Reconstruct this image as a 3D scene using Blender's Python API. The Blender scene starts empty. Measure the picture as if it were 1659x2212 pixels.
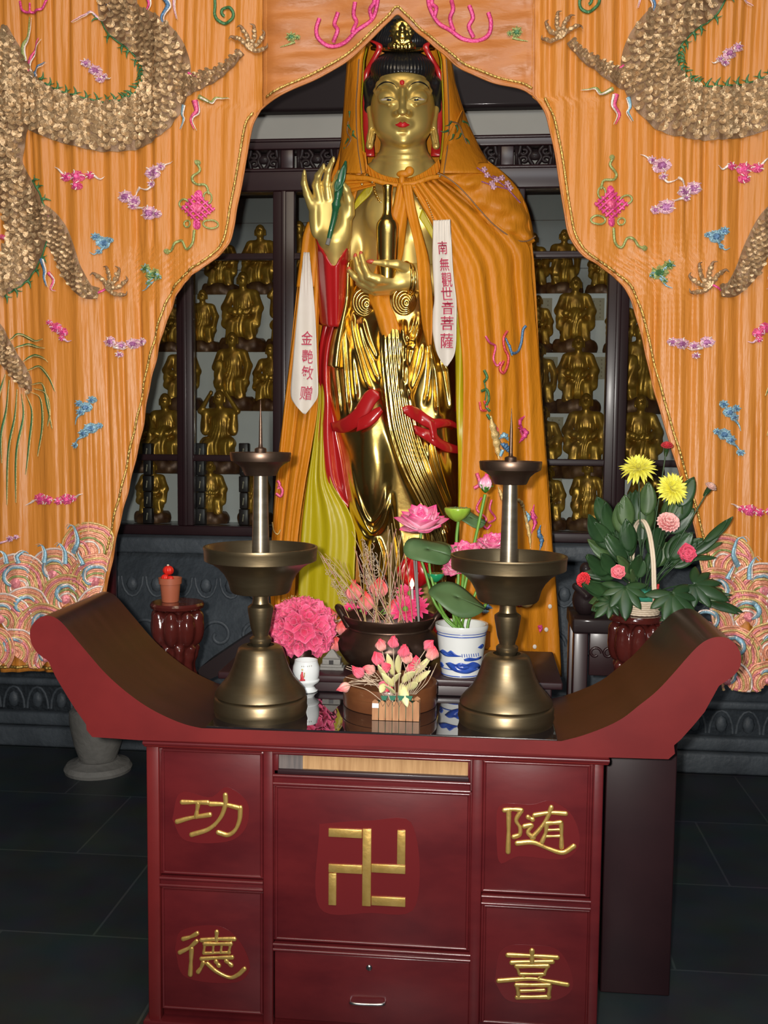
import bpy, math, random
import numpy as np
from mathutils import Vector, Matrix
random.seed(7); rng = np.random.default_rng(7)
SC = bpy.context.scene; COL = SC.collection
PI = math.pi
# ---------------------------------------------------------------- camera
F, CX, CY = 2200.0, 829.5, 1106.0
YAW, PIT, ROLL = math.radians(5.5), math.radians(4.57), 0.0095
CAM = np.array([0.0, 0.0, 1.6])
f0 = np.array([-math.sin(YAW)*math.cos(PIT), math.cos(YAW)*math.cos(PIT), -math.sin(PIT)])
r0 = np.array([math.cos(YAW), math.sin(YAW), 0.0])
u0 = np.cross(r0, f0)
R_ = r0*math.cos(ROLL)+u0*math.sin(ROLL); U_ = np.cross(R_, f0)
cam = bpy.data.objects.new('camera', bpy.data.cameras.new('camera')); COL.objects.link(cam)
cam.data.sensor_fit = 'VERTICAL'; cam.data.sensor_height = 36; cam.data.lens = F/2212*36
cam.data.clip_start = .05; cam.data.clip_end = 60
cam.matrix_world = Matrix(((R_[0], U_[0], -f0[0], CAM[0]), (R_[1], U_[1], -f0[1], CAM[1]), (R_[2], U_[2], -f0[2], CAM[2]), (0, 0, 0, 1)))
SC.camera = cam

def _dir(u, v):
    u = np.asarray(u, float); v = np.asarray(v, float)
    a = (u-CX)/F; b = -(v-CY)/F
    return f0 + a[..., None]*R_ + b[..., None]*U_
def P(u, v, Y):
    "point of the room on the plane y=Y"
    d = _dir(u, v); Y = np.asarray(Y, float)
    return CAM + d*((Y-CAM[1])/d[..., 1])[..., None]
def PZ(u, v, Z):
    d = _dir(u, v); return CAM + d*((Z-CAM[2])/d[..., 2])[..., None]
S4 = 4.0/F
def Q(u, v, d):
    "statue space: picture column/row at the statue's plane, d = how far it bulges to the front (in 1.8 mm units)"
    u, v, d = np.broadcast_arrays(np.asarray(u, float), np.asarray(v, float), np.asarray(d, float))
    return P(u, v, 4.0-d*S4)

# ---------------------------------------------------------------- splines
def spl(pts, n):
    p = np.asarray(pts, float)
    if len(p) < 3:
        t = np.linspace(0, 1, n)[:, None]; return p[0]*(1-t)+p[-1]*t
    seg = np.linalg.norm(np.diff(p, axis=0), axis=1)**.5; k = np.concatenate([[0], np.cumsum(seg+1e-9)])
    q = np.vstack([2*p[0]-p[1], p, 2*p[-1]-p[-2]])
    kk = np.concatenate([[-(k[1])], k, [2*k[-1]-k[-2]]])
    # resample by chord length
    L = np.concatenate([[0], np.cumsum(np.linalg.norm(np.diff(p, axis=0), axis=1))])
    tt = np.interp(np.linspace(0, L[-1], n), L, k)
    i = np.clip(np.searchsorted(k, tt, side='right')-1, 0, len(k)-2)
    h = (k[i+1]-k[i]); x = ((tt-k[i])/h)[:, None]
    m = (q[2:]-q[:-2])/(kk[2:]-kk[:-2])[:, None]
    h = h[:, None]
    return (2*x**3-3*x**2+1)*p[i] + (x**3-2*x**2+x)*h*m[i] + (-2*x**3+3*x**2)*p[i+1] + (x**3-x**2)*h*m[i+1]
def lerp_pts(xs, ys): return lambda x: np.interp(x, xs, ys)

# ---------------------------------------------------------------- mesh builder
def wloc(o):
    w = Vector((0, 0, 0))
    while o is not None:
        w = w + o.location; o = o.parent
    return w
class MB:
    def __init__(s): s.v = []; s.f = []; s.m = []; s.c = []; s.n = 0; s.usec = False
    def add(s, v, f, mi=0, c=None):
        v = np.asarray(v, float).reshape(-1, 3)
        s.v.append(v); o = s.n
        for q in f: s.f.append(tuple(int(i)+o for i in q))
        s.m += [mi]*len(f); s.n += len(v)
        if c is None: cc = np.ones((len(v), 3))
        else:
            cc = np.broadcast_to(np.asarray(c, float), (len(v), 3)); s.usec = True
        s.c.append(cc); return s
    def box(s, x0, x1, y0, y1, z0, z1, mi=0):
        v = [(x, y, z) for z in (z0, z1) for y in (y0, y1) for x in (x0, x1)]
        return s.add(v, [(0, 2, 3, 1), (4, 5, 7, 6), (0, 1, 5, 4), (2, 6, 7, 3), (0, 4, 6, 2), (1, 3, 7, 5)], mi)
    def grid(s, g, mi=0, c=None, wrap_j=False, flip=False):
        g = np.asarray(g, float); H, W = g.shape[:2]; f = []
        WW = W if wrap_j else W-1
        for i in range(H-1):
            for j in range(WW):
                a = i*W+j; b = i*W+(j+1) % W
                q = (a, b, b+W, a+W); f.append(q[::-1] if flip else q)
        return s.add(g.reshape(-1, 3), f, mi, None if c is None else (np.asarray(c).reshape(-1, 3) if np.ndim(c) > 1 else c))
    def lathe(s, prof, ctr=(0, 0, 0), n=40, mi=0, caps=True, c=None):
        prof = np.asarray(prof, float); a = np.arange(n)*2*PI/n
        g = np.stack([prof[:, 0, None]*np.cos(a)+ctr[0], prof[:, 0, None]*np.sin(a)+ctr[1], np.broadcast_to(prof[:, 1, None]+ctr[2], (len(prof), n))], -1)
        s.grid(g, mi, c, wrap_j=True)
        if caps:
            for k, rev in ((0, True), (len(prof)-1, False)):
                if prof[k, 0] > 1e-5: s.add(g[k], [tuple(range(n))[::-1] if rev else tuple(range(n))], mi, c)
        return s
    def tube(s, pts, r, n=7, mi=0, c=None, squash=None, closed=False, caps=True):
        p = np.asarray(pts, float); m = len(p)
        r = np.broadcast_to(np.asarray(r, float), (m,))
        t = np.gradient(p, axis=0) if not closed else (np.roll(p, -1, 0)-np.roll(p, 1, 0))
        t /= np.linalg.norm(t, axis=1)[:, None]+1e-12
        ref = np.array([0, 1, 0.]) if abs(t[0][1]) < .9 else np.array([1, 0, 0.])
        nn = np.cross(t[0], ref); nn /= np.linalg.norm(nn)
        rings = []; a = np.arange(n)*2*PI/n
        for i in range(m):
            nn = nn-t[i]*nn.dot(t[i]); nn /= np.linalg.norm(nn)+1e-12
            b = np.cross(t[i], nn)
            off = np.cos(a)[:, None]*nn+np.sin(a)[:, None]*b
            if squash is not None: off = off*np.asarray(squash)
            rings.append(p[i]+r[i]*off)
        if closed: rings.append(rings[0])
        g = np.array(rings); cc = None
        if c is not None: cc = np.broadcast_to(np.asarray(c, float)[:, None, :], g.shape) if np.ndim(c) == 2 else c
        s.grid(g, mi, cc, wrap_j=True)
        if caps and not closed:
            s.add(g[0], [tuple(range(n))[::-1]], mi, c if np.ndim(c) == 1 else (None if c is None else c[0]))
            s.add(g[-1], [tuple(range(n))], mi, c if np.ndim(c) == 1 else (None if c is None else c[-1]))
        return s
    def ell(s, ctr, rad, nu=14, nv=9, mi=0, c=None, rot=None):
        th = np.linspace(0.0, PI, nv); ph = np.arange(nu)*2*PI/nu
        g = np.stack([np.sin(th)[:, None]*np.cos(ph)*rad[0], np.sin(th)[:, None]*np.sin(ph)*rad[1], np.broadcast_to(np.cos(th)[:, None]*rad[2], (nv, nu))], -1)
        if rot is not None: g = g @ np.asarray(rot).T
        return s.grid(g+np.asarray(ctr), mi, c, wrap_j=True, flip=True)
    def prism(s, poly, y0, y1, mi_face=0, mi_side=0):
        "polygon in x,z drawn out from y0 (front) to y1"
        n = len(poly); a = [(x, y0, z) for x, z in poly]; b = [(x, y1, z) for x, z in poly]
        area = sum(poly[i][0]*poly[(i+1) % n][1]-poly[(i+1) % n][0]*poly[i][1] for i in range(n))
        fr = tuple(range(n)); bk = tuple(range(n, 2*n))
        if area > 0: faces = [fr, bk[::-1]]
        else: faces = [fr[::-1], bk]
        s.add(a+b, faces, mi_face)
        sides = []
        for i in range(n):
            j = (i+1) % n
            sides.append((i, i+n, j+n, j) if area > 0 else (i, j, j+n, i+n))
        return s.add(a+b, sides, mi_side)
    def petal(s, base, d, up, L, W, curl=.6, cup=.3, nu=6, nv=4, c0=None, c1=None, mi=0, pw=.8, tip=0.0, ruf=0):
        d = np.asarray(d, float); d = d/np.linalg.norm(d); up = np.asarray(up, float); up = up-d*up.dot(d); up = up/(np.linalg.norm(up)+1e-9)
        side = np.cross(d, up); t = np.linspace(0, 1, nu+1); k = curl if abs(curl) > 1e-3 else 1e-3
        ctr = np.asarray(base)+(L*np.sin(k*t)/k)[:, None]*d+(L*(1-np.cos(k*t))/k)[:, None]*up
        lu = -np.sin(k*t)[:, None]*d+np.cos(k*t)[:, None]*up
        w = W*np.maximum(np.sin(PI*np.clip(t, 0, 1)**pw), 0)**.75
        w[0] = W*.12; w[-1] = max(w[-1], W*tip+1e-5)
        sj = np.linspace(-1, 1, nv+1)
        g = ctr[:, None, :]+(w[:, None]*sj)[..., None]*side+(w[:, None]*cup*sj**2)[..., None]*lu[:, None, :]
        if ruf: g = g+lu[:, None, :]*(ruf*W*np.sin(sj*7+t[:, None]*3)*t[:, None])[..., None]
        c = None
        if c0 is not None:
            c0 = np.asarray(c0, float); c1 = c0 if c1 is None else np.asarray(c1, float)
            c = np.broadcast_to((c0+(c1-c0)*(t[:, None]**1.2))[:, None, :], g.shape)
        return s.grid(g, mi, c)
    def build(s, name, mats, parent=None, smooth=True, bevel=0, solid=0, sub=0, angle=None, off=0.0, label=None):
        me = bpy.data.meshes.new(name); v = np.vstack(s.v)
        if parent is not None: v = v-np.array(wloc(parent))
        me.from_pydata(v.tolist(), [], s.f)
        mats = mats if isinstance(mats, (list, tuple)) else [mats]
        for m in mats: me.materials.append(m)
        if len(mats) > 1: me.polygons.foreach_set('material_index', np.array(s.m, dtype=np.int32))
        if s.usec:
            at = me.color_attributes.new('Col', 'FLOAT_COLOR', 'POINT')
            at.data.foreach_set('color', np.hstack([np.vstack(s.c), np.ones((s.n, 1))]).astype(np.float32).ravel())
        me.polygons.foreach_set('use_smooth', np.full(len(me.polygons), bool(smooth)))
        me.validate(); me.update()
        if smooth and angle: me.set_sharp_from_angle(angle=math.radians(angle))
        o = bpy.data.objects.new(name, me); COL.objects.link(o)
        if parent is not None: o.parent = parent
        if solid:
            q = o.modifiers.new('solid', 'SOLIDIFY'); q.thickness = solid; q.offset = off
        if sub:
            q = o.modifiers.new('sub', 'SUBSURF'); q.levels = sub; q.render_levels = sub
        if bevel:
            q = o.modifiers.new('bevel', 'BEVEL'); q.width = bevel; q.segments = 2; q.limit_method = 'ANGLE'; q.angle_limit = math.radians(35)
        if label: o['label'] = label
        return o
def tag(o, label, cat, group=None, kind=None):
    o['label'] = label; o['category'] = cat
    if group: o['group'] = group
    if kind: o['kind'] = kind
    return o
def struct(o, label=None, cat=None):
    o['kind'] = 'structure'
    if label: o['label'] = label
    if cat: o['category'] = cat
    return o
def thing(name, loc, label, cat, group=None):
    o = bpy.data.objects.new(name, None); o.empty_display_size = .05; COL.objects.link(o)
    o.location = Vector([float(x) for x in loc]); return tag(o, label, cat, group)
def dup(root, loc, label, group=None, rotz=0, scale=None):
    def cp(o, par):
        c = o.copy(); COL.objects.link(c)
        if par is not None: c.parent = par
        for ch in o.children: cp(ch, c)
        return c
    r = cp(root, None); r.location = Vector([float(x) for x in loc]); r.rotation_euler = (0, 0, rotz)
    if scale is not None: r.scale = scale if isinstance(scale, (tuple, list)) else (scale,)*3
    r['label'] = label
    if group: r['group'] = group
    return r
def sheet(A, B, n, m, dfun=None, Y=None, swap=False):
    "cloth between the curves A (left) and B (right), rows along them; dfun(s,t,u,v) -> statue-space depth"
    a = spl(A, n); b = spl(B, n); s = np.linspace(0, 1, m)
    uv = a[:, None, :]*(1-s)[None, :, None]+b[:, None, :]*s[None, :, None]
    Sg, Tg = np.meshgrid(s, np.linspace(0, 1, n)); u, v = uv[..., 0], uv[..., 1]
    return Q(u, v, dfun(Sg, Tg, u, v)) if Y is None else P(u, v, Y(Sg, Tg, u, v))

# ---------------------------------------------------------------- implicit surfaces (smooth unions) -> surface nets
class SDF:
    def __init__(s, lo, hi, h):
        s.h = h; s.lo = np.asarray(lo, float)
        s.ax = [np.arange(lo[i], hi[i]+h, h) for i in range(3)]
        s.val = np.full([len(a) for a in s.ax], 1e3, np.float32)
    def _sub(s, lo, hi):
        sl = []
        for i in range(3):
            a = max(int((lo[i]-s.lo[i])/s.h)-1, 0); b = min(int((hi[i]-s.lo[i])/s.h)+3, len(s.ax[i])); sl.append(slice(a, max(b, a+1)))
        X, Y, Z = np.meshgrid(*[s.ax[i][sl[i]] for i in range(3)], indexing='ij', sparse=True)
        return tuple(sl), X, Y, Z
    def _mix(s, sl, d, k, sub):
        cur = s.val[sl]
        if sub: d = -d; x = np.clip(.5-.5*(cur-d)/k, 0, 1); s.val[sl] = cur*(1-x)+d*x+k*x*(1-x)
        else: x = np.clip(.5+.5*(cur-d)/k, 0, 1); s.val[sl] = cur*(1-x)+d*x-k*x*(1-x)
        return s
    def ell(s, c, r, k=6, sub=False, rot=None):
        R = max(r)*(1.0 if rot is not None else 1)
        rr = np.array([R]*3) if rot is not None else np.asarray(r, float)
        sl, X, Y, Z = s._sub(np.asarray(c)-rr-3*k-2*s.h, np.asarray(c)+rr+3*k+2*s.h)
        x, y, z = X-c[0], Y-c[1], Z-c[2]
        if rot is not None:
            M = np.asarray(rot); x, y, z = (M[0, 0]*x+M[1, 0]*y+M[2, 0]*z, M[0, 1]*x+M[1, 1]*y+M[2, 1]*z, M[0, 2]*x+M[1, 2]*y+M[2, 2]*z)
        k0 = np.sqrt((x/r[0])**2+(y/r[1])**2+(z/r[2])**2)+1e-9; k1 = np.sqrt((x/r[0]**2)**2+(y/r[1]**2)**2+(z/r[2]**2)**2)+1e-9
        return s._mix(sl, k0*(k0-1)/k1, k, sub)
    def cap(s, a, b, ra, rb=None, k=6, sub=False):
        rb = ra if rb is None else rb; a = np.asarray(a, float); b = np.asarray(b, float); R = max(ra, rb)+3*k+2*s.h
        sl, X, Y, Z = s._sub(np.minimum(a, b)-R, np.maximum(a, b)+R)
        ab = b-a; L = ab.dot(ab)+1e-9
        t = np.clip(((X-a[0])*ab[0]+(Y-a[1])*ab[1]+(Z-a[2])*ab[2])/L, 0, 1)
        d = np.sqrt((X-a[0]-t*ab[0])**2+(Y-a[1]-t*ab[1])**2+(Z-a[2]-t*ab[2])**2)-(ra+(rb-ra)*t)
        return s._mix(sl, d, k, sub)
    def chain(s, pts, rs, k=6, sub=False):
        for i in range(len(pts)-1): s.cap(pts[i], pts[i+1], rs[i], rs[i+1], k, sub)
        return s
    def mesh(s):
        v = s.val; ins = v < 0; n = np.array(v.shape)
        cnt = np.zeros(n-1, np.int8)
        cor = [(i, j, k) for i in (0, 1) for j in (0, 1) for k in (0, 1)]
        def cs(a, c): return a[c[0]:n[0]-1+c[0], c[1]:n[1]-1+c[1], c[2]:n[2]-1+c[2]]
        for c in cor: cnt += cs(ins, c)
        mask = (cnt > 0) & (cnt < 8); cells = np.argwhere(mask); idx = np.full(n-1, -1, np.int64); idx[mask] = np.arange(len(cells))
        acc = np.zeros((len(cells), 3)); num = np.zeros(len(cells))
        ci, cj, ck = cells.T
        for a in cor:
            for ax in range(3):
                if a[ax]: continue
                b = list(a); b[ax] = 1
                va = v[ci+a[0], cj+a[1], ck+a[2]]; vb = v[ci+b[0], cj+b[1], ck+b[2]]
                m = (va < 0) != (vb < 0); t = np.where(m, va/(va-vb+1e-12), 0)
                p = np.array(a, float)[None, :].repeat(len(cells), 0); p[:, ax] += t
                acc[m] += p[m]; num[m] += 1
        pos = (cells+acc/num[:, None])*s.h+s.lo
        faces = []
        for ax in range(3):
            b, c = [(1, 2), (2, 0), (0, 1)][ax]
            A = ins; sl0 = [slice(None)]*3; sl1 = [slice(None)]*3; sl0[ax] = slice(0, n[ax]-1); sl1[ax] = slice(1, n[ax])
            ch = A[tuple(sl0)] != A[tuple(sl1)]
            e = np.argwhere(ch); ok = (e[:, b] > 0) & (e[:, c] > 0) & (e[:, b] < n[b]-1) & (e[:, c] < n[c]-1); e = e[ok]
            q = []
            for db, dc in ((-1, -1), (0, -1), (0, 0), (-1, 0)):
                g = e.copy(); g[:, b] += db; g[:, c] += dc; q.append(idx[g[:, 0], g[:, 1], g[:, 2]])
            q = np.stack(q, 1); s_in = A[e[:, 0], e[:, 1], e[:, 2]]
            q[~s_in] = q[~s_in][:, ::-1]; faces.append(q)
        return pos, np.vstack(faces)
def add_sdf(mb, sdf, fmap=None, mi=0, flip=False):
    v, f = sdf.mesh()
    if fmap is not None: v = fmap(v)
    return mb.add(v, f[:, ::-1] if flip else f, mi)
Qmap = lambda v: Q(v[:, 0], v[:, 1], v[:, 2])

# ---------------------------------------------------------------- materials
def mat(name, col, rough=.5, metal=0.0, var=None, bump=None, coat=0, sheen=0, spec=.5, vc=False, stretch=(1, 1, 1), trans=0, emit=None, coatr=.08, aniso=0, alpha=None, sss=0):
    m = bpy.data.materials.new(name); m.use_nodes = True; nt = m.node_tree; N = nt.nodes; L = nt.links
    b = N['Principled BSDF']; ins = b.inputs
    ins['Base Color'].default_value = (*col, 1); ins['Roughness'].default_value = rough; ins['Metallic'].default_value = metal
    ins['Coat Weight'].default_value = coat; ins['Coat Roughness'].default_value = coatr
    ins['Sheen Weight'].default_value = sheen; ins['Specular IOR Level'].default_value = spec
    if trans: ins['Transmission Weight'].default_value = trans
    if emit: ins['Emission Color'].default_value = (*emit[0], 1); ins['Emission Strength'].default_value = emit[1]
    tc = N.new('ShaderNodeTexCoord'); mp = N.new('ShaderNodeMapping'); L.new(tc.outputs['Object'], mp.inputs[0]); mp.inputs['Scale'].default_value = stretch
    src = None
    if vc:
        at = N.new('ShaderNodeAttribute'); at.attribute_name = 'Col'; src = at.outputs['Color']; L.new(src, ins['Base Color'])
    if var:
        sc, amt, c2 = var
        nz = N.new('ShaderNodeTexNoise'); nz.inputs['Scale'].default_value = sc; nz.inputs['Detail'].default_value = 5; nz.inputs['Roughness'].default_value = .6
        L.new(mp.outputs[0], nz.inputs['Vector'])
        rp = N.new('ShaderNodeMapRange'); rp.inputs[1].default_value = .36; rp.inputs[2].default_value = .66; rp.inputs[3].default_value = 0; rp.inputs[4].default_value = amt
        L.new(nz.outputs['Fac'], rp.inputs[0])
        mx = N.new('ShaderNodeMix'); mx.data_type = 'RGBA'; L.new(rp.outputs[0], mx.inputs[0])
        if src is not None: L.new(src, mx.inputs[6])
        else: mx.inputs[6].default_value = (*col, 1)
        mx.inputs[7].default_value = (*c2, 1); L.new(mx.outputs[2], ins['Base Color'])
    if bump:
        bs, st, di = bump
        nz = N.new('ShaderNodeTexNoise'); nz.inputs['Scale'].default_value = bs; nz.inputs['Detail'].default_value = 4
        L.new(mp.outputs[0], nz.inputs['Vector'])
        bp = N.new('ShaderNodeBump'); bp.inputs['Strength'].default_value = st; bp.inputs['Distance'].default_value = di
        L.new(nz.outputs['Fac'], bp.inputs['Height']); L.new(bp.outputs[0], ins['Normal'])
    return m
def hx(s):
    "sRGB hex -> linear"
    c = [int(s[i:i+2], 16)/255 for i in (0, 2, 4)]
    return tuple(x/12.92 if x <= .04045 else ((x+.055)/1.055)**2.4 for x in c)

M = {}
M['silk'] = mat('orange_silk', (.56, .205, .030), .44, var=(9, .12, (.47, .15, .018)), stretch=(3.2, 3.2, .30), bump=(11, .8, .010))
M['silk2'] = mat('orange_cape_silk', (.60, .215, .010), .48, spec=.3, var=(5, .2, (.50, .135, .006)), stretch=(2.2, 2.2, .6), bump=(12, .6, .014))
M['valance'] = mat('orange_valance_silk', (.48, .17, .042), .45, var=(6, .5, (.38, .12, .026)), stretch=(1, 1, 3), bump=(9, .5, .012))
M['yellow'] = mat('lime_yellow_silk', (.46, .37, .006), .4, var=(6, .4, (.42, .34, .005)), stretch=(3, 3, .5), bump=(8, .4, .012))
M['gold_trim'] = mat('gold_braid', (.75, .52, .16), .35, .8, var=(160, .9, (.35, .2, .04)), bump=(220, .9, .003))
M['scale'] = mat('bronze_gold_thread', (.62, .43, .24), .32, .5, var=(140, .8, (.33, .19, .09)), bump=(260, .8, .002))
M['scale_base'] = mat('brown_thread', (.25, .14, .07), .5, .2, bump=(200, .6, .002))
def thread(n, c, c2=None): return mat(n, c, .42, .25, var=(190, .7, c2 or tuple(min(1, x*1.6+.15) for x in c)), bump=(240, .7, .002))
M['t_pink'] = thread('pink_thread', (.62, .05, .16)); M['t_mag'] = thread('magenta_thread', (.55, .02, .17)); M['t_purple'] = thread('purple_thread', (.26, .06, .2))
M['t_lilac'] = thread('lilac_thread', (.55, .3, .38)); M['t_white'] = thread('pale_pink_thread', (.68, .5, .44)); M['t_green'] = thread('green_thread', (.03, .14, .05), (.12, .25, .1))
M['t_olive'] = thread('olive_thread', (.22, .25, .06)); M['t_blue'] = thread('blue_thread', (.04, .13, .26)); M['t_sky'] = thread('sky_blue_thread', (.17, .32, .40)); M['t_gold'] = thread('gold_thread', (.5, .33, .1))
M['t_rose'] = thread('muted_rose_thread', (.58, .15, .17)); M['t_salmon'] = thread('salmon_thread', (.70, .25, .14)); M['t_red'] = thread('red_thread', (.5, .02, .03))
M['skin'] = mat('satin_gold', (.74, .55, .17), .40, .66, var=(5, .3, (.54, .38, .10)))
M['robe'] = mat('polished_gold', (.84, .60, .18), .23, 1.0, var=(8, .45, (.62, .34, .05)), bump=(16, .12, .01))
M['gold_bright'] = mat('bright_gold_leaf', (.86, .62, .18), .2, 1.0, bump=(60, .2, .004))
M['gold_paint'] = mat('gold_paint', (.86, .57, .17), .36, .75, var=(40, .5, (.65, .38, .08)), bump=(70, .3, .003))
M['hair'] = mat('black_hair_lacquer', (.010, .010, .012), .3, bump=(3, .2, .01), coat=.3)
M['redlac'] = mat('red_lacquer', (.42, .012, .014), .25, coat=.4, var=(4, .4, (.33, .008, .01)))
M['lip'] = mat('red_lip_paint', (.62, .015, .02), .4)
M['black'] = mat('black_paint', (.015, .012, .012), .4); M['eyewhite'] = mat('eye_white', (.55, .48, .38), .35)
M['altar'] = mat('dark_red_lacquer', (.125, .0125, .0145), .30, var=(5, .8, (.075, .007, .010)), stretch=(1, 1, 2.2), coat=.35, coatr=.18, bump=(40, .06, .002))
M['altar_red'] = mat('red_altar_edge', (.175, .0165, .0160), .36, var=(4, .7, (.115, .010, .011)), coat=.25, coatr=.2)
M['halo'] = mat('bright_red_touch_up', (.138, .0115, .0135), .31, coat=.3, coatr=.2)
M['brownwood'] = mat('polished_brown_wood', (.032, .0095, .0095), .33, var=(5, .9, (.016, .0055, .006)), stretch=(.6, 4, 1), coat=.08, coatr=.2, spec=.35)
M['darkwood'] = mat('dark_rosewood', (.028, .009, .011), .4, var=(5, .7, (.018, .006, .008)), coat=.2, coatr=.2)
M['blackwood'] = mat('black_wood', (.014, .007, .008), .62, spec=.25, coat=.15)
M['blackglass'] = mat('dark_glass_sheet', (.012, .010, .012), .03, spec=.7, coat=1, coatr=.01)
M['brass'] = mat('aged_brass', (.215, .165, .095), .38, .92, var=(7, .6, (.15, .105, .055)), stretch=(1, 1, 5), bump=(30, .08, .002))
M['brass_dark'] = mat('blackened_brass', (.15, .10, .07), .38, .9, var=(12, .6, (.09, .05, .04)))
M['tubemetal'] = mat('worn_steel_tube', (.36, .31, .24), .32, .9, var=(9, .6, (.2, .16, .1)), stretch=(1, 1, 5))
M['bronze'] = mat('dark_bronze', (.075, .040, .026), .34, .7, var=(7, .7, (.035, .022, .018)), bump=(30, .15, .004))
M['antique'] = mat('antique_gold', (.52, .30, .04), .36, .6, var=(11, .75, (.17, .065, .012)), bump=(40, .3, .004))
M['antique_red'] = mat('worn_red_gilt', (.16, .075, .025), .45, .3, var=(13, .9, (.06, .02, .010)), bump=(40, .3, .004))
M['tile'] = mat('pale_grey_tile', (.60, .61, .60), .4, var=(4, .4, (.50, .51, .51)))
M['wallpaint'] = mat('grey_white_plaster', (.36, .35, .32), .8, var=(3, .4, (.30, .29, .27)))
M['stone'] = mat('dark_blue_grey_stone', (.085, .10, .115), .55, var=(7, .8, (.045, .055, .066)), bump=(35, .5, .01))
M['palestone'] = mat('pale_worn_stone', (.22, .21, .19), .75, var=(8, .6, (.13, .125, .115)), bump=(30, .5, .01))
M['ribbon'] = mat('cream_satin', (.66, .60, .53), .5, var=(6, .4, (.55, .48, .40)), bump=(9, .4, .008))
M['inkred'] = mat('red_embroidery', (.45, .02, .07), .5)
M['vc'] = mat('petals', (1, 1, 1), .5, vc=True, sheen=.1)
M['vcgloss'] = mat('glossy_petals', (1, 1, 1), .32, vc=True)
M['leaf'] = mat('leaf_green', (.028, .070, .022), .42, var=(12, .8, (.012, .038, .014)))
M['leaflight'] = mat('pale_leaf_green', (.07, .125, .04), .42, var=(12, .7, (.03, .07, .022))); M['leafmatt'] = mat('lotus_leaf_green', (.085, .155, .06), .5, var=(9, .6, (.045, .10, .035)))
M['stem'] = mat('bright_green_stem', (.13, .30, .04), .4)
M['terracotta'] = mat('terracotta_plastic', (.36, .10, .05), .45)
M['porcelain'] = mat('white_porcelain', (.72, .74, .73), .15, coat=.5)
M['blueglaze'] = mat('cobalt_glaze', (.02, .06, .36), .15, coat=.5, var=(30, .6, (.06, .14, .5)))
M['stick'] = mat('incense_stick', (.45, .30, .13), .6); M['stickpink'] = mat('pink_incense_stick', (.50, .22, .2), .6); M['stickgrey'] = mat('ash_grey_incense_stick', (.22, .2, .19), .6)
M['dried'] = mat('bleached_dried_twig', (.55, .42, .30), .7)
M['pearl'] = mat('pearl_bead', (.75, .66, .52), .15, .3); M['bead'] = mat('gold_bead', (.8, .6, .25), .15, .9)
M['boxwood'] = mat('round_box_wood', (.155, .055, .02), .32, var=(5, .7, (.09, .028, .012)), stretch=(1, 1, 4), coat=.3)
M['fence'] = mat('picket_wood', (.42, .20, .085), .5, var=(14, .8, (.22, .085, .03)), stretch=(6, 6, .7))
M['felt'] = mat('green_felt', (.03, .14, .085), .9); M['white'] = mat('white_sticker', (.8, .8, .8), .5)
M['slotwood'] = mat('pale_wood_strip', (.50, .29, .13), .45, var=(26, .8, (.32, .16, .06)), stretch=(4, 1, .3))
M['slotgrey'] = mat('grey_wood_strip', (.16, .13, .12), .45, var=(26, .8, (.09, .08, .08)), stretch=(4, 1, .3))
M['wicker'] = mat('white_wicker', (.68, .56, .42), .6, bump=(60, .4, .004))
M['carved'] = mat('carved_red_lacquer', (.075, .013, .010), .16, coat=.6, var=(8, .6, (.06, .01, .009)), bump=(9, .5, .02))
M['foam'] = mat('green_floral_foam', (.02, .19, .12), .8)
M['paper'] = mat('cream_paper_label', (.33, .29, .2), .7); M['ink'] = mat('brown_ink', (.17, .13, .08), .7)
M['steel'] = mat('bright_steel', (.7, .7, .7), .2, 1.0)
M['willow'] = mat('dark_green_enamel', (.012, .10, .04), .4, coat=.2)
M['nail'] = mat('red_nail_paint', (.5, .07, .03), .35)
M['flame'] = mat('candle_flame', (1, .8, .5), .5, emit=((1, .75, .4), 6))
# ================================================================ altar
YF, YB = 2.5, 2.9                                   # front and back of the altar table
ZT = float(P(812, 1588, YF)[2])                     # flat table top
top_o = [(132,1342),(152,1366),(189,1410),(233,1460),(294,1511),(345,1542),(402,1566),(436,1573)]
top_r = [(1212,1601),(1262,1588),(1339,1556),(1382,1522),(1414,1498),(1457,1452),(1497,1406),(1523,1382)]
rollL = [(123,1333),(108,1327),(92,1328),(76,1338),(65,1353),(62,1369),(67,1393),(76,1408),(88,1419),(104,1427)]
rollR = [(1540,1376),(1561,1373),(1578,1379),(1592,1391),(1601,1408),(1604,1428),(1599,1447),(1587,1460),(1573,1468),(1553,1482)]
und = [(1543,1500),(1522,1538),(1499,1566),(1470,1598),(1456,1610),(1458,1628),(1444,1640),(1300,1636),(812,1612),(300,1599),(199,1592),(187,1577),(186,1565),(162,1531),(145,1504),(120,1462)]
def px2(pts, Y):
    a = np.array(pts, float); w = P(a[:, 0], a[:, 1], Y); return [(float(x), float(z)) for x, _, z in w]
def sm(pts, n):
    q = spl(np.array(pts, float), n)
    for _ in range(10): q[1:-1] = .25*q[:-2]+.5*q[1:-1]+.25*q[2:]
    return [tuple(p_) for p_ in q]
endR = sm(top_r+rollR, 80)[1:]; endL = sm(rollL[::-1]+top_o, 80)[:-1]
poly = endL+top_o[-1:]+top_r[:1]+endR+und
pw_ = px2(poly, YF)
altar = thing('altar_table', P(812, 1610, YF+.2), 'long dark red lacquered altar table with upturned scroll ends', 'altar table')
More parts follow.
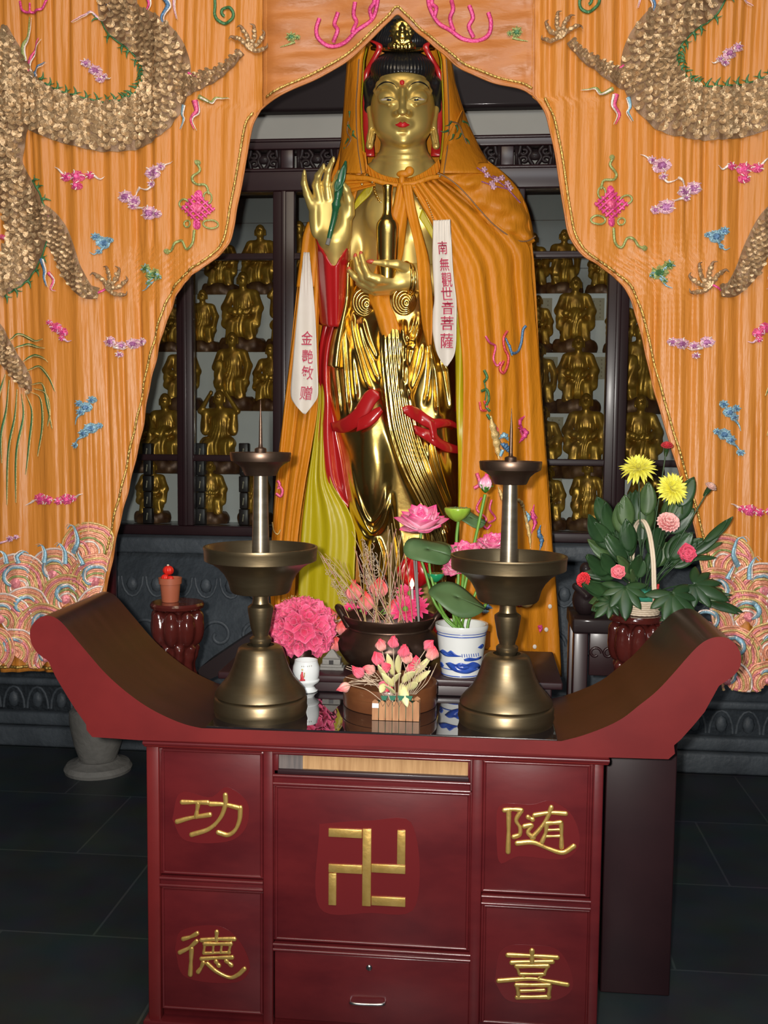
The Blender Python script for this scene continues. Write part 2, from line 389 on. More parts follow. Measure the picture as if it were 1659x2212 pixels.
# split the board: face pieces and rolled ends are one continuous table top
mb = MB(); mb.prism(pw_, YF, YB, 0, 1)
o = mb.build('table_top', [M['altar_red'], M['brownwood']], altar, smooth=True, bevel=.004, angle=30)
zap0 = float(P(812, 1614, YF)[2]); zap1 = float(P(812, 1634, YF)[2])
X = lambda u, v, Y=YF: float(P(u, v, Y)[0])
Zz = lambda u, v, Y=YF: float(P(u, v, Y)[2])
mb = MB(); mb.box(X(306, 1620), X(1318, 1636), YF+.012, YB-.02, zap1-.004, zap0+.02); mb.build('apron', M['altar_red'], altar, bevel=.004)
mb = MB(); mb.tube([(X(306, 1620), YF+.012, zap1+.008), (X(1318, 1636), YF+.012, zap1+.008)], .006, 10); mb.build('bead_moulding', M['altar'], altar)
# dark leg slab behind the right end of the cabinet, one more at the hidden left end
for uL, uR, nm in ((1298, 1447, 'leg_slab'),):
    xa, xb = float(P(uL, 1900, YB)[0]), float(P(uR, 1900, YB)[0]); zb = Zz(1380, 2170, YB)
    mb = MB(); mb.box(xa, xb, YB-.05, YB, max(zb, 0.0), zap0); mb.build('leg_slab', M['darkwood'], altar, bevel=.004)
    mb = MB(); mb.box(xa, xb-.01, YB-.02, YB+.02, 0, max(zb, 0.02)+.002); mb.build('foot', M['blackwood'], altar, bevel=.003)
xa, xb = float(P(330, 1900, YB)[0]), float(P(450, 1900, YB)[0])
mb = MB(); mb.box(xa, xb, YB-.05, YB, 0.0, zap0); mb.build('leg_slab', M['darkwood'], altar, bevel=.004)
# glass sheet on the flat part
gx0, gx1 = X(440, 1573)+.004, X(1208, 1601)-.004
glass = MB(); glass.box(gx0, gx1, YF+.006, YB-.004, ZT+.0005, ZT+.005)
zg0 = Zz(436, 1573); zg1 = Zz(1212, 1601)
glass = glass.build('glass_sheet', M['blackglass'], None, smooth=False, bevel=.0015); tag(glass, 'dark reflective glass sheet covering the flat middle of the altar', 'glass sheet')
ZG = ZT+.006

# ================================================================ offering cabinet below
YC = YF+.03
cab = thing('offering_cabinet', (X(812, 1900, YC), YC+.15, 0), 'dark red offering cabinet with gold carved characters under the altar top', 'cabinet')
cx0, cx1 = X(318, 1900, YC), X(1298, 1900, YC); ztop = zap1-.002
fr = .012                                            # stiles stand this much proud of the panels
mb = MB(); mb.box(cx0+.004, cx1-.004, YC+fr+.016, YB-.06, 0, ztop); mb.build('carcass', M['altar'], cab, bevel=.003)
def vert(ua, ub, nm='stile'):
    m = MB(); m.box(X(ua, 1900, YC), X(ub, 1900, YC), YC, YC+fr+.02, 0, ztop); m.build(nm, M['altar_red' if ua < 330 else 'altar'], cab, bevel=.0035)
for ua, ub in ((318, 345), (568, 590), (1016, 1040), (1276, 1298)): vert(ua, ub)
def rect(u0_, v0_, u1_, v1_, Y=YC):
    vm, um = (v0_+v1_)/2, (u0_+u1_)/2
    return X(u0_, vm, Y), X(u1_, vm, Y), Zz(um, v1_, Y), Zz(um, v0_, Y)
def panel(u0_, v0_, u1_, v1_, nm='panel'):
    a, b, c, d = rect(u0_, v0_, u1_, v1_)
    c = max(c, .03)
    m = MB(); m.box(a-.004, b+.004, YC+fr, YC+fr+.018, c, d); pn = m.build(nm, M['altar'], cab, bevel=.003)
    m = MB(); i = .006
    for q in (((a+i, d-i), (b-i, d-i)), ((a+i, c+i), (b-i, c+i)), ((a+i, c+i), (a+i, d-i)), ((b-i, c+i), (b-i, d-i))):
        m.tube([(q[0][0], YC+fr, q[0][1]), (q[1][0], YC+fr, q[1][1])], .0042, 8)
    m.build('bead_moulding', M['altar'], pn)
    return pn
def rail(u0_, v0_, u1_, v1_):
    a, b, c, d = rect(u0_, v0_, u1_, v1_)
    m = MB(); m.box(a, b, YC+.002, YC+fr+.02, c, d); m.build('rail', M['altar'], cab, bevel=.003)
    m = MB()
    for z in (d-.003, c+.003): m.tube([(a, YC+.001, z), (b, YC+.001, z)], .0045, 10)
    m.build('bead_moulding', M['altar'], cab)
pTL = panel(345, 1622, 568, 1898); pBL = panel(345, 1922, 568, 2192)
pC = panel(590, 1706, 1016, 2048); pTR = panel(1040, 1648, 1276, 1938); pBR = panel(1040, 1962, 1276, 2224)
rail(345, 1900, 568, 1920); rail(590, 1682, 1016, 1704); rail(590, 2050, 1016, 2066); rail(1040, 1940, 1276, 1960); rail(590, 1622, 1016, 1637)
# slot with a pale wooden strip seen inside
a, b, c, d = rect(590, 1637, 1016, 1682)
mb = MB(); mb.box(a, b, YC+.016, YC+.024, c, d); slot = mb.build('slot_back', M['slotwood'], cab, smooth=False)
mb = MB(); mb.box(a+.012, a+.075, YC+.0135, YC+.0165, c, d); mb.build('grey_strip', M['slotgrey'], slot, smooth=False)
mb = MB(); mb.box(a, b, YC+.004, YC+.02, c-.001, c+.013); mb.build('slot_sill', M['darkwood'], slot, bevel=.003)
mb = MB(); mb.box(a, a+.013, YC+.004, YC+.02, c, d); mb.box(b-.006, b, YC+.004, YC+.02, c, d); mb.build('slot_cheek', M['altar'], slot, bevel=.002)
# drawer
a, b, c, d = rect(592, 2068, 1014, 2260); c = max(c, .05)
mb = MB(); mb.box(a, b, YC+.004, YC+fr+.02, c, d); dr = mb.build('drawer', M['altar'], cab, bevel=.004)
lk = P(797, 2092, YC); mb = MB()
mb.lathe([(0, -.004), (.0085, -.004), (.0085, 0), (.006, .003), (0, .0035)], (0, 0, 0), 20)
v = mb.v; mb.v = [np.stack([q[:, 0]+lk[0], lk[1]+.003-q[:, 2], q[:, 1]+lk[2]], -1) for q in v]; lock = mb.build('lock', M['steel'], dr)
mb = MB(); mb.box(lk[0]-.0012, lk[0]+.0012, lk[1]-.0015, lk[1], lk[2]-.005, lk[2]+.003); mb.build('keyhole', M['black'], lock, smooth=False)
h0, h1 = P(756, 2163, YC), P(832, 2166, YC)
mb = MB(); mb.tube(spl([h0+[0, .004, 0], h0+[.004, -.010, .001], (h0+h1)/2+[0, -.012, 0], h1+[-.004, -.010, .001], h1+[0, .004, 0]], 20), .0036, 8); mb.build('handle', M['steel'], dr)
mb = MB(); mb.box(cx0-.012, cx1+.012, YC-.012, YC+.05, 0, .03); mb.build('plinth', M['altar'], cab, bevel=.004)

# carved gold characters (raised rounded strokes)
def strokes(lst, sc, ox, oy, par, nm, w=12, label=None):
    m = MB()
    for s_ in lst:
        wd = s_[1] if isinstance(s_[1], (int, float)) else w
        pts = s_[0] if isinstance(s_[1], (int, float)) else s_
        pts = [(ox+x/sc, oy+y/sc) for x, y in pts]; n = max(6, 5*len(pts)); q = spl(pts, n); t = np.linspace(0, 1, n)
        r = wd/2*.00115*(.72+.28*np.abs(np.cos(t*PI)))
        wv = P(q[:, 0], q[:, 1], YC+fr-.002)
        m.tube(wv, r, 10, squash=(1, .55, 1)); m.ell(wv[0], (r[0], r[0]*.55, r[0]), 10, 7); m.ell(wv[-1], (r[-1], r[-1]*.55, r[-1]), 10, 7)
    return m.build(nm, M['gold_paint'], par, label=label)
strokes([[(405,428),(470,428),(540,430)], [(490,435),(485,470),(480,505)], ([(378,532),(450,512),(552,495)], 12),
         [(555,437),(630,440),(712,460)], ([(716,458),(712,520),(690,575),(650,603),(598,590)], 12), ([(636,390),(636,440),(610,510),(550,570),(455,602)], 12)], 2.476, 230, 1560, pTL, 'carved_character', label='gold carved character with two halves side by side')
strokes([[(485,1130),(450,1148),(410,1160)], [(482,1172),(445,1205),(392,1232)], ([(455,1212),(452,1280),(448,1350)], 12),
         [(590,1122),(588,1165)], [(508,1166),(590,1160),(684,1160)], [(525,1186),(665,1186)], ([(526,1186),(520,1236)], 8), ([(664,1186),(654,1234)], 8), ([(572,1190),(570,1230)], 7), ([(616,1190),(612,1230)], 7), ([(522,1236),(658,1232)], 8),
         [(508,1266),(590,1260),(672,1258)], [(518,1286),(505,1315),(490,1336)], ([(540,1292),(590,1335),(660,1366),(705,1350),(738,1320)], 11), [(586,1280),(602,1302)], [(640,1276),(668,1300)]], 2.476, 230, 1560, pBL, 'carved_character', w=11, label='gold carved character with many small strokes')
strokes([([(435,415),(434,520),(432,612)], 12), [(414,416),(455,412),(496,416)], [(496,416),(470,462),(488,498),(486,530),(458,542)], [(526,448),(548,460)], [(508,492),(545,487),(525,520),(552,545)],
         ([(475,572),(550,568),(620,596),(690,616),(742,586)], 12), [(556,440),(630,428),(704,432)], [(636,402),(618,450),(585,500),(545,545)], [(614,478),(682,474)], ([(682,474),(684,530),(684,590)], 11), [(614,480),(610,520),(592,566)], ([(616,510),(676,508)], 7), ([(614,540),(674,538)], 7)], 2.186, 900, 1560, pTR, 'carved_character', w=11, label='gold carved character with a long foot stroke')
strokes([([(545,1080),(545,1132)], 13), [(430,1100),(545,1104),(664,1112)], [(448,1136),(545,1132),(642,1132)], [(470,1152),(620,1152)], ([(472,1152),(486,1190)], 8), ([(620,1152),(602,1190)], 8), ([(486,1190),(604,1190)], 8), ([(502,1196),(512,1212)], 8), ([(592,1194),(574,1212)], 8),
         ([(386,1222),(540,1212),(620,1224),(712,1240)], 11), [(470,1242),(630,1242)], [(474,1242),(482,1300)], [(630,1242),(622,1300)], [(474,1300),(625,1298)], ([(492,1270),(602,1266)], 8)], 2.186, 900, 1560, pBR, 'carved_character', w=11, label='gold carved character of stacked horizontal strokes')
mb = MB()
for u0_, v0_, u1_, v1_ in ((783,1790,802,1956), (710,1867,782.6,1885), (802.4,1867,876,1885), (710,1790,782.6,1808), (858,1793,876,1866.5), (710,1885.5,727,1954), (802.4,1937,876,1956)):
    a, b, c, d = rect(u0_, v0_, u1_, v1_, YC+fr); mb.box(a, b, YC+fr-.005, YC+fr+.004, c, d)
mb.build('gold_emblem', M['gold_paint'], pC, bevel=.0012, label='gold Buddhist cross emblem in the middle panel')
# slightly brighter repainted ground around characters: touch-up paint with its own shape
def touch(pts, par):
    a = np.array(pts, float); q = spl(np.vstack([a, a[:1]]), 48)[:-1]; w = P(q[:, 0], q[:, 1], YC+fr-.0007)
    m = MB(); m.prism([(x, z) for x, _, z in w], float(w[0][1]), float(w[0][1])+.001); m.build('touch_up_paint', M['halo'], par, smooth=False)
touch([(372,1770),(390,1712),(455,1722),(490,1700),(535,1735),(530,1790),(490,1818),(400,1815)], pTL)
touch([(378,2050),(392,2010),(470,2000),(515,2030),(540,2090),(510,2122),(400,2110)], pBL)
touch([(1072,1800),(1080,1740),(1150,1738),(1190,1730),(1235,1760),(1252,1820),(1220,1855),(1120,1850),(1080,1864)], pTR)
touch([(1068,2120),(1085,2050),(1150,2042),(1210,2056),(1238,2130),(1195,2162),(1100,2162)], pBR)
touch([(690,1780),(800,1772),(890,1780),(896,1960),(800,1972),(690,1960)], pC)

# ================================================================ candlesticks
def candlestick(cu, vb_side, Yc, name, label, k=1.0):
    # profile heights are read on the axis, radii as widths at the axis depth
    s = Yc/F/math.cos(YAW)
    base = P(cu, vb_side, Yc)
    root = thing('candlestick', (base[0], base[1], ZG), label, 'candlestick', 'brass pricket candlesticks on the altar')
    z = lambda v: float(P(cu, v, Yc)[2])
    zb = ZG
    def pr(lst): return [(r*s, z(v)) for r, v in lst]
    C = (base[0], base[1], 0)
    dv = vb_side-1571                                     # shift of this stick's profile in picture rows
    sh = lambda lst: [(r, v+dv) for r, v in lst]
    m = MB(); m.lathe([(0, zb), (97*s, zb)]+pr(sh([(99,1568),(103,1550),(104.5,1545),(103,1541),(103.5,1526),(101,1522),(95,1519),(101,1516),(98,1508),(86,1494),(74,1481),(64,1462),(58,1446),(53,1428),(49,1418),(42,1413),(30,1411)])), C, 64, caps=False)
    m.build('bell_base', M['brass'], root, angle=40)
    m = MB(); m.lathe(pr(sh([(20,1413),(21,1409),(24,1404),(24,1397),(21,1394),(17,1391),(18,1386),(22,1374),(25,1356),(28.5,1336),(28.5,1329),(25,1326),(19,1322),(17.5,1314),(18,1304),(22,1300),(40,1297)])), C, 40, caps=False)
    m.build('baluster_stem', M['brass'], root, angle=40)
    m = MB(); m.lathe(pr(sh([(18,1300),(62,1298),(66,1293),(71,1274),(80,1258),(93,1244),(108,1234),(117,1231),(123,1228),(124,1207),(125.5,1202),(124.5,1199),(120,1199),(116,1206),(108,1226),(80,1240),(20,1244)])), C, 64, caps=False)
    m.build('drip_pan', M['brass'], root, angle=35)
    m = MB(); m.lathe(pr(sh([(19,1244),(19,1205),(16,1064),(15.5,1044)])), C, 32, caps=False)
    m.build('tube_stem', M['tubemetal'], root)
    m = MB(); m.lathe(pr(sh([(15,1047),(34,1046),(36,1043),(42,1030),(52,1021),(64,1015),(65.5,1010),(67,998),(66,996),(62,996),(58,1001),(20,1005)])), C, 48, caps=False)
    m.build('drip_cup', M['brass_dark'], root, angle=35)
    m = MB(); m.lathe(pr(sh([(20,1005),(13,1004),(13,989),(11.5,987),(5,985),(4,978),(3.2,930),(.4,882)])), C, 20, caps=False)
    m.build('pricket_spike', M['brass_dark'], root)
    return root
candlestick(563, 1552, 2.645, 'candlestick', 'brass candlestick on the altar next to the white cup')
candlestick(1092, 1571, 2.645, 'candlestick', 'brass candlestick on the altar in front of the blue and white pot')
# ================================================================ the hall
def tiles_mat():
    m = bpy.data.materials.new('dark_stone_floor_tiles'); m.use_nodes = True; nt = m.node_tree; N = nt.nodes; L = nt.links; b = N['Principled BSDF']
    tc = N.new('ShaderNodeTexCoord'); br = N.new('ShaderNodeTexBrick'); br.offset = 0.5
    L.new(tc.outputs['Object'], br.inputs['Vector']); br.inputs['Scale'].default_value = 1.0
    br.inputs['Brick Width'].default_value = .6; br.inputs['Row Height'].default_value = .6; br.inputs['Mortar Size'].default_value = .004
    br.inputs['Color1'].default_value = (.040, .050, .058, 1); br.inputs['Color2'].default_value = (.030, .038, .044, 1); br.inputs['Mortar'].default_value = (.075, .085, .09, 1)
    nz = N.new('ShaderNodeTexNoise'); nz.inputs['Scale'].default_value = 6; nz.inputs['Detail'].default_value = 6; L.new(tc.outputs['Object'], nz.inputs['Vector'])
    mx = N.new('ShaderNodeMix'); mx.data_type = 'RGBA'; mx.blend_type = 'MULTIPLY'; mx.inputs[0].default_value = .7
    L.new(br.outputs['Color'], mx.inputs[6]); L.new(nz.outputs['Color'], mx.inputs[7]); L.new(mx.outputs[2], b.inputs['Base Color'])
    b.inputs['Roughness'].default_value = .42; return m
mb = MB(); mb.box(-4, 4, -6, 7.0, -.1, 0); struct(mb.build('floor', tiles_mat(), None, smooth=False))
mb = MB(); mb.box(-4, 4, 6.5, 6.6, 0, 4.6); struct(mb.build('wall_back', M['wallpaint'], None, smooth=False))
# carved stone dais under the display cabinet
YP = 4.88; zp = float(P(700, 1166, YP)[2])
dais = thing('stone_dais', (0, YP+.5, 0), 'long dark grey stone dais with carved bands under the display cabinet', 'dais')
mb = MB(); mb.box(-3.2, 3.2, YP, 6.48, 0, zp-.08); mb.build('body', M['stone'], dais)
mb = MB(); mb.box(-3.2, 3.2, YP-.05, 6.48, zp-.078, zp); mb.build('cap_slab', M['stone'], dais, bevel=.012)
for k, (za, zb_, pr_) in enumerate(((0, .10, .07), (.102, .17, .045), (.30, .34, .03))):
    mb = MB(); mb.box(-3.2, 3.2, YP-pr_, YP+.02, za, zb_); mb.build('moulding', M['stone'], dais, bevel=.014)
mb = MB()
for x in np.arange(-3.1, 3.2, .125):                       # carved lotus petal bands
    for z0, hgt, w in ((.18, .11, .055), (zp-.20, -.10, .055)):
        a = np.linspace(0, PI, 9)
        pts = np.stack([x+w*np.cos(a), np.full(9, YP+.002), z0+hgt*np.sin(a)], -1); mb.tube(pts, .008, 6)
        mb.ell((x, YP, z0+hgt*.4), (w*.55, .018, abs(hgt)*.38), 8, 5)
mb.build('carved_petals', M['stone'], dais)['kind'] = 'stuff'
mb = MB()
for x in np.arange(-3.0, 3.1, .36):                         # scrolling cloud relief between the bands
    for sgn in (-1, 1):
        t = np.linspace(0, 2.2*PI, 26); r = .085*(1-t/(2.6*PI))
        pts = np.stack([x+sgn*(.09+r*np.cos(t)), np.full(26, YP+.002), .58+r*np.sin(t)], -1); mb.tube(pts, .011, 6)
mb.build('carved_scrolls', M['stone'], dais)['kind'] = 'stuff'

# red column on a stone drum, left
colc = P(212, 1640, 4.52)
cr = 46*4.52/F
mb = MB(); mb.lathe([(cr, .30), (cr, 4.5)], (colc[0], colc[1], 0), 32); struct(mb.build('column', M['altar'], None), 'dark red round wooden column behind the left drape', 'column')
drum = thing('column_base', (colc[0], colc[1], 0), 'pale worn stone drum carrying the wooden column at the left', 'column base')
sc_ = 4.52/F
mb = MB(); mb.lathe([(0, 0), (74*sc_, 0), (76*sc_, .015), (70*sc_, .035), (52*sc_, .045), (46*sc_, .055)], (colc[0], colc[1], 0), 40); mb.build('foot', M['palestone'], drum, angle=40)
mb = MB(); mb.lathe([(40*sc_, .053), (45*sc_, .08), (53*sc_, .13), (60*sc_, .20), (63*sc_, .25), (62*sc_, .285), (54*sc_, .30), (0, .30)], (colc[0], colc[1], 0), 40); mb.build('drum', M['palestone'], drum, angle=40)

# ---------------------------------------------------------------- display cabinet
YD = 4.95
Xd = lambda u, v, Y=YD: float(P(u, v, Y)[0])
Zd = lambda u, v, Y=YD: float(P(u, v, Y)[2])
case = thing('display_cabinet', (-.3, YD+.5, zp), 'tall dark red wooden glazed display cabinet across the back', 'display cabinet')
zs0, zs1 = Zd(640, 1168), Zd(640, 1140)
zl = [Zd(640, y) for y in (412, 362, 322, 298)]
mb = MB(); mb.box(-2.6, 2.2, YD, YD+.10, zp+.001, zs1); mb.build('sill', M['darkwood'], case, bevel=.006)
for u_, w_ in ((-60, 44), (398, 34), (612, 46), (1333, 46), (1560, 34), (1790, 46), (180, 44), (870, 40), (1110, 34)):
    x0, x1 = Xd(u_-w_/2, 800), Xd(u_+w_/2, 800); mb = MB(); mb.box(x0, x1, YD+.002, YD+.07, zs1+.0005, zl[0]-.0005)
    ps = mb.build('post', M['darkwood'], case, bevel=.004)
    mb = MB(); xm = (x0+x1)/2; mb.box(xm-.012, xm+.012, YD-.006, YD+.004, zs1+.0005, zl[0]-.0005); mb.build('bead', M['darkwood'], ps, bevel=.003)
for va, vb in ((985, 999), (545, 559)):
    mb = MB(); mb.box(-2.6, 2.2, YD+.012, YD+.045, Zd(640, vb), Zd(640, va)); mb.build('rail', M['darkwood'], case, bevel=.004)
for za, zb_, dp in ((zl[0], zl[1], .09), (zl[2], zl[3], .08)):
    mb = MB(); mb.box(-2.6, 2.2, YD, YD+dp, za, zb_); mb.build('lintel_rail', M['darkwood'], case, bevel=.006)
    mb = MB(); mb.tube([(-2.6, YD, zb_-.012), (2.2, YD, zb_-.012)], .007, 8); mb.build('bead', M['darkwood'], case)
# fretwork between the lintel rails
fz0, fz1 = zl[1], zl[2]
def fret(ua, ub):
    x0, x1 = Xd(ua, 340), Xd(ub, 340); h = fz1-fz0; y = YD+.02; m = MB()
    m.box(x0, x0+.016, y-.012, y+.012, fz0, fz1); m.box(x1-.016, x1, y-.012, y+.012, fz0, fz1)
    W = x1-x0; xc = (x0+x1)/2; zc = (fz0+fz1)/2
    for sx in (-1, 1):
        for sz in (-1, 1):
            t = np.linspace(0, 1.7*PI, 22); r = h*.24*(1-t/(3*PI))
            pts = np.stack([xc+sx*(W*.27+r*np.cos(t)), np.full(22, y), zc+sz*(h*.22-r*np.sin(t)*.8)], -1); m.tube(pts, .009, 6)
        m.tube(spl([(xc+sx*W*.05, y, fz0), (xc+sx*W*.16, y, zc-h*.1), (xc+sx*W*.10, y, zc+h*.2), (xc+sx*W*.2, y, fz1)], 14), .010, 6)
        m.tube(spl([(xc+sx*W*.5, y, zc), (xc+sx*W*.40, y, zc+h*.1), (xc+sx*W*.36, y, fz1)], 10), .012, 6)
        m.tube(spl([(xc+sx*W*.5, y, zc-.01), (xc+sx*W*.41, y, zc-h*.15), (xc+sx*W*.37, y, fz0)], 10), .012, 6)
    m.ell((xc, y, zc), (.03, .014, .022), 12, 8)
    m.build('fretwork_panel', M['blackwood'], case)
    m = MB(); m.box(x1, x1+.06, y-.012, y+.03, fz0, fz1); m.build('fret_block', M['darkwood'], case, bevel=.003)
for ua, ub in ((418, 510), (530, 606), (640, 726), (756, 845), (875, 960), (990, 1082), (1112, 1200), (1230, 1318)): fret(ua, ub)
# plain board behind upper lintel, the dark beam and pale band above
mb = MB(); mb.box(-2.6, 2.2, YD+.3, 6.45, zl[3]+.002, zl[3]+.03); mb.build('roof_board', M['blackwood'], case)
zb0, zb1 = float(P(640, 240, 5.3)[2]), float(P(640, 118, 5.3)[2])
mb = MB(); mb.box(-3.2, 3.2, 5.36, 5.40, zl[3]+.031, zb0+.1); struct(mb.build('wall_upper', M['wallpaint'], None, smooth=False))
mb = MB(); mb.box(-2.6, 2.2, YD+.13, YD+.135, zl[1]-.001, zl[2]+.001); mb.build('fret_backing', M['wallpaint'], case, smooth=False)
mb = MB(); mb.box(-3.2, 3.2, 5.3, 5.7, zb0, zb1+.6); struct(mb.build('beam', M['blackwood'], None, bevel=.02), 'dark wooden beam high across the back of the hall', 'beam')
# tiers with pale tiled risers
TIER = {5: (1138, 5.16), 4: (1028, 5.34), 3: (891, 5.52), 2: (764, 5.70), 1: (640, 5.88)}
TZ = {k: float(P(860, v, Y)[2]) for k, (v, Y) in TIER.items()}
for k, (v, Y) in TIER.items():
    y0 = Y-.10; z0 = zp+.001 if k == 5 else TZ[k+1]-.0
    mb = MB(); mb.box(-2.55, 2.15, y0, 6.2, z0 if k == 5 else TZ[k+1], TZ[k]); mb.build('tier', M['tile'], case, bevel=.003)
mb = MB(); mb.box(-2.55, 2.15, 6.201, 6.24, zp, zl[3]); mb.build('back_panel', M['tile'], case)
mb = MB()
for z in np.arange(TZ[1]+.2, zl[3], .28): mb.box(-2.55, 2.15, 6.197, 6.2015, z, z+.004)
mb.build('tile_joint', M['slotgrey'], case, smooth=False)['kind'] = 'stuff'
def glassmat():
    m = bpy.data.materials.new('cabinet_glass'); m.use_nodes = True; nt = m.node_tree; N = nt.nodes; L = nt.links
    N.remove(N['Principled BSDF']); t = N.new('ShaderNodeBsdfTransparent'); g = N.new('ShaderNodeBsdfGlossy'); g.inputs['Roughness'].default_value = .02
    fr = N.new('ShaderNodeFresnel'); fr.inputs[0].default_value = 1.5; mx = N.new('ShaderNodeMixShader'); L.new(fr.outputs[0], mx.inputs[0]); L.new(t.outputs[0], mx.inputs[1]); L.new(g.outputs[0], mx.inputs[2])
    t.inputs[0].default_value = (.93, .95, .94, 1); L.new(mx.outputs[0], N['Material Output'].inputs[0]); return m
GM = glassmat()
for ua, ub in ((204, 380), (416, 588), (636, 849), (1128, 1309), (1357, 1542)):
    mb = MB(); mb.box(Xd(ua, 800), Xd(ub, 800), YD+.026, YD+.031, zs1+.001, zl[0]-.001); mb.build('glass_pane', GM, case, smooth=False)

# ---------------------------------------------------------------- gilded statuettes, figures about 0.34 m
def folds(v, z0, z1, amp, k):
    a = np.arctan2(v[:, 1], v[:, 0]); f = np.clip((z1-v[:, 2])/.03, 0, 1)*np.clip((v[:, 2]-z0)/.03, 0, 1)
    r = amp*np.sin(k*a+4*np.sin(v[:, 2]*22))*f; o = v.copy(); o[:, 0] += r*np.cos(a); o[:, 1] += r*np.sin(a); return o
def head(s, c, k=.010, r=.030):
    x, y, z = c
    s.ell((x, y, z), (r*.82, r*.92, r*1.12), k); s.ell((x, y-.004, z-.012), (r*.68, r*.72, r*.75), k)
    s.cap((x, y-r*.9, z+.004), (x, y-r*1.12, z-.007), .0035, .0055, .004)
    s.ell((x-.012, y-r*.78, z+.006), (.008, .005, .005), .003, True); s.ell((x+.012, y-r*.78, z+.006), (.008, .005, .005), .003, True)
    s.ell((x, y-r*.84, z-.020), (.010, .004, .003), .002, True)
    for q in (-1, 1): s.cap((x+q*r*.86, y+.003, z+.006), (x+q*r*.88, y+.002, z-.022), .006, .007, .003)
    s.cap((x, y, z-.02), (x, y+.006, z-.055), .018, .022, .008)
def st_monk(raise_=False, belly=False, tablet=False):
    s = SDF((-.15, -.13, -.005), (.15, .12, .40), .0052)
    s.ell((0, .01, .225), (.062, .046, .075), .012)                 # chest
    s.ell((0, .005, .15), (.066, .055, .06), .02)
    if belly: s.ell((0, -.026, .155), (.055, .046, .050), .012)
    s.cap((-.055, .008, .272), (.055, .008, .272), .024, None, .018)
    head(s, (0, -.006, .35), r=.038)
    # lap and draped legs
    s.cap((-.075, -.028, .105), (.075, -.028, .105), .034, None, .02); s.ell((0, .0, .07), (.088, .062, .062), .02)
    s.cap((-.052, -.052, .10), (-.058, -.058, .02), .030, .034, .014); s.cap((.052, -.052, .10), (.058, -.058, .02), .030, .034, .014)
    if raise_:
        for q in (-1, 1):
            s.chain([(q*.068, .005, .272), (q*.115, -.012, .278), (q*.052, -.018, .37)], [.022, .015, .010], .008)
            s.cap((q*.088, -.004, .262), (q*.088, -.008, .17), .022, .026, .01)
            s.ell((q*.046, -.018, .378), (.011, .008, .014), .005)
    elif tablet:
        s.chain([(-.07, .005, .265), (-.092, -.03, .19), (-.03, -.065, .165)], [.026, .024, .016], .01)
        s.chain([(.07, .005, .265), (.096, -.01, .20), (.088, -.05, .12)], [.026, .024, .018], .01)
        s.cap((-.06, -.068, .20), (-.062, -.07, .09), .03, .034, .008)
    else:
        for q in (-1, 1):
            s.chain([(q*.07, .005, .265), (q*.098, -.02, .19), (q*.030, -.066, .160)], [.027, .026, .017], .010)
            s.cap((q*.094, -.02, .185), (q*.088, -.045, .10), .022, .028, .012)
        if not belly: s.ell((0, -.068, .165), (.018, .014, .024), .008)
    v, f = s.mesh(); v = folds(v, .0, .24, .0026, 17)
    v[:, 2] = np.maximum(v[:, 2], 0.004)
    return v, f
def rock():
    s = SDF((-.16, -.14, -.02), (.16, .13, .11), .008)
    for i in range(16):
        a = i*2*PI/16; s.ell((.10*math.cos(a), .082*math.sin(a), .035+.012*math.sin(i*2.3)), (.042, .036, .048), .012)
    s.ell((0, 0, .045), (.11, .09, .045), .012)
    v, f = s.mesh(); v[:, 2] = np.clip(v[:, 2], 0, .085); return v, f
PROTO = {}
vr, fr_ = rock()
for nm, kw in (('monk', {}), ('belly', dict(belly=True)), ('arms', dict(raise_=True)), ('tablet', dict(tablet=True))):
    root = thing('arhat_statuette', (0, 0, 0), 'gilded statuette', 'statuette', 'gilded statuettes on the cabinet tiers')
    v, f = st_monk(**kw); v = v.copy(); v[:, 2] += .062
    body = MB().add(v, f).build('seated_figure', M['antique'], root)
    MB().add(vr, fr_).build('rock_pedestal', M['antique_red'], root)
    if nm == 'arms':
        m = MB(); m.box(-.012, .012, -.075, -.07, .1, .102)
    PROTO[nm] = root
used = set()
def statuette(kind, u, vtop, tier, label, turn=0.0):
    v, Y = TIER[tier]; b = P(u, v, Y); loc = (b[0], b[1]+.0, TZ[tier]+.0005)
    H = float(P(u, vtop, Y)[2])-TZ[tier]; sc = H/.447
    sc = min(max(sc, .55), 1.15)
    if kind not in used:
        r = PROTO[kind]; used.add(kind); r.location = Vector([float(x) for x in loc]); r.rotation_euler = (0, 0, turn); r.scale = (sc*.98, sc*.85, sc); r['label'] = label; return r
    return dup(PROTO[kind], loc, label, rotz=turn, scale=(sc*.98, sc*.85, sc))
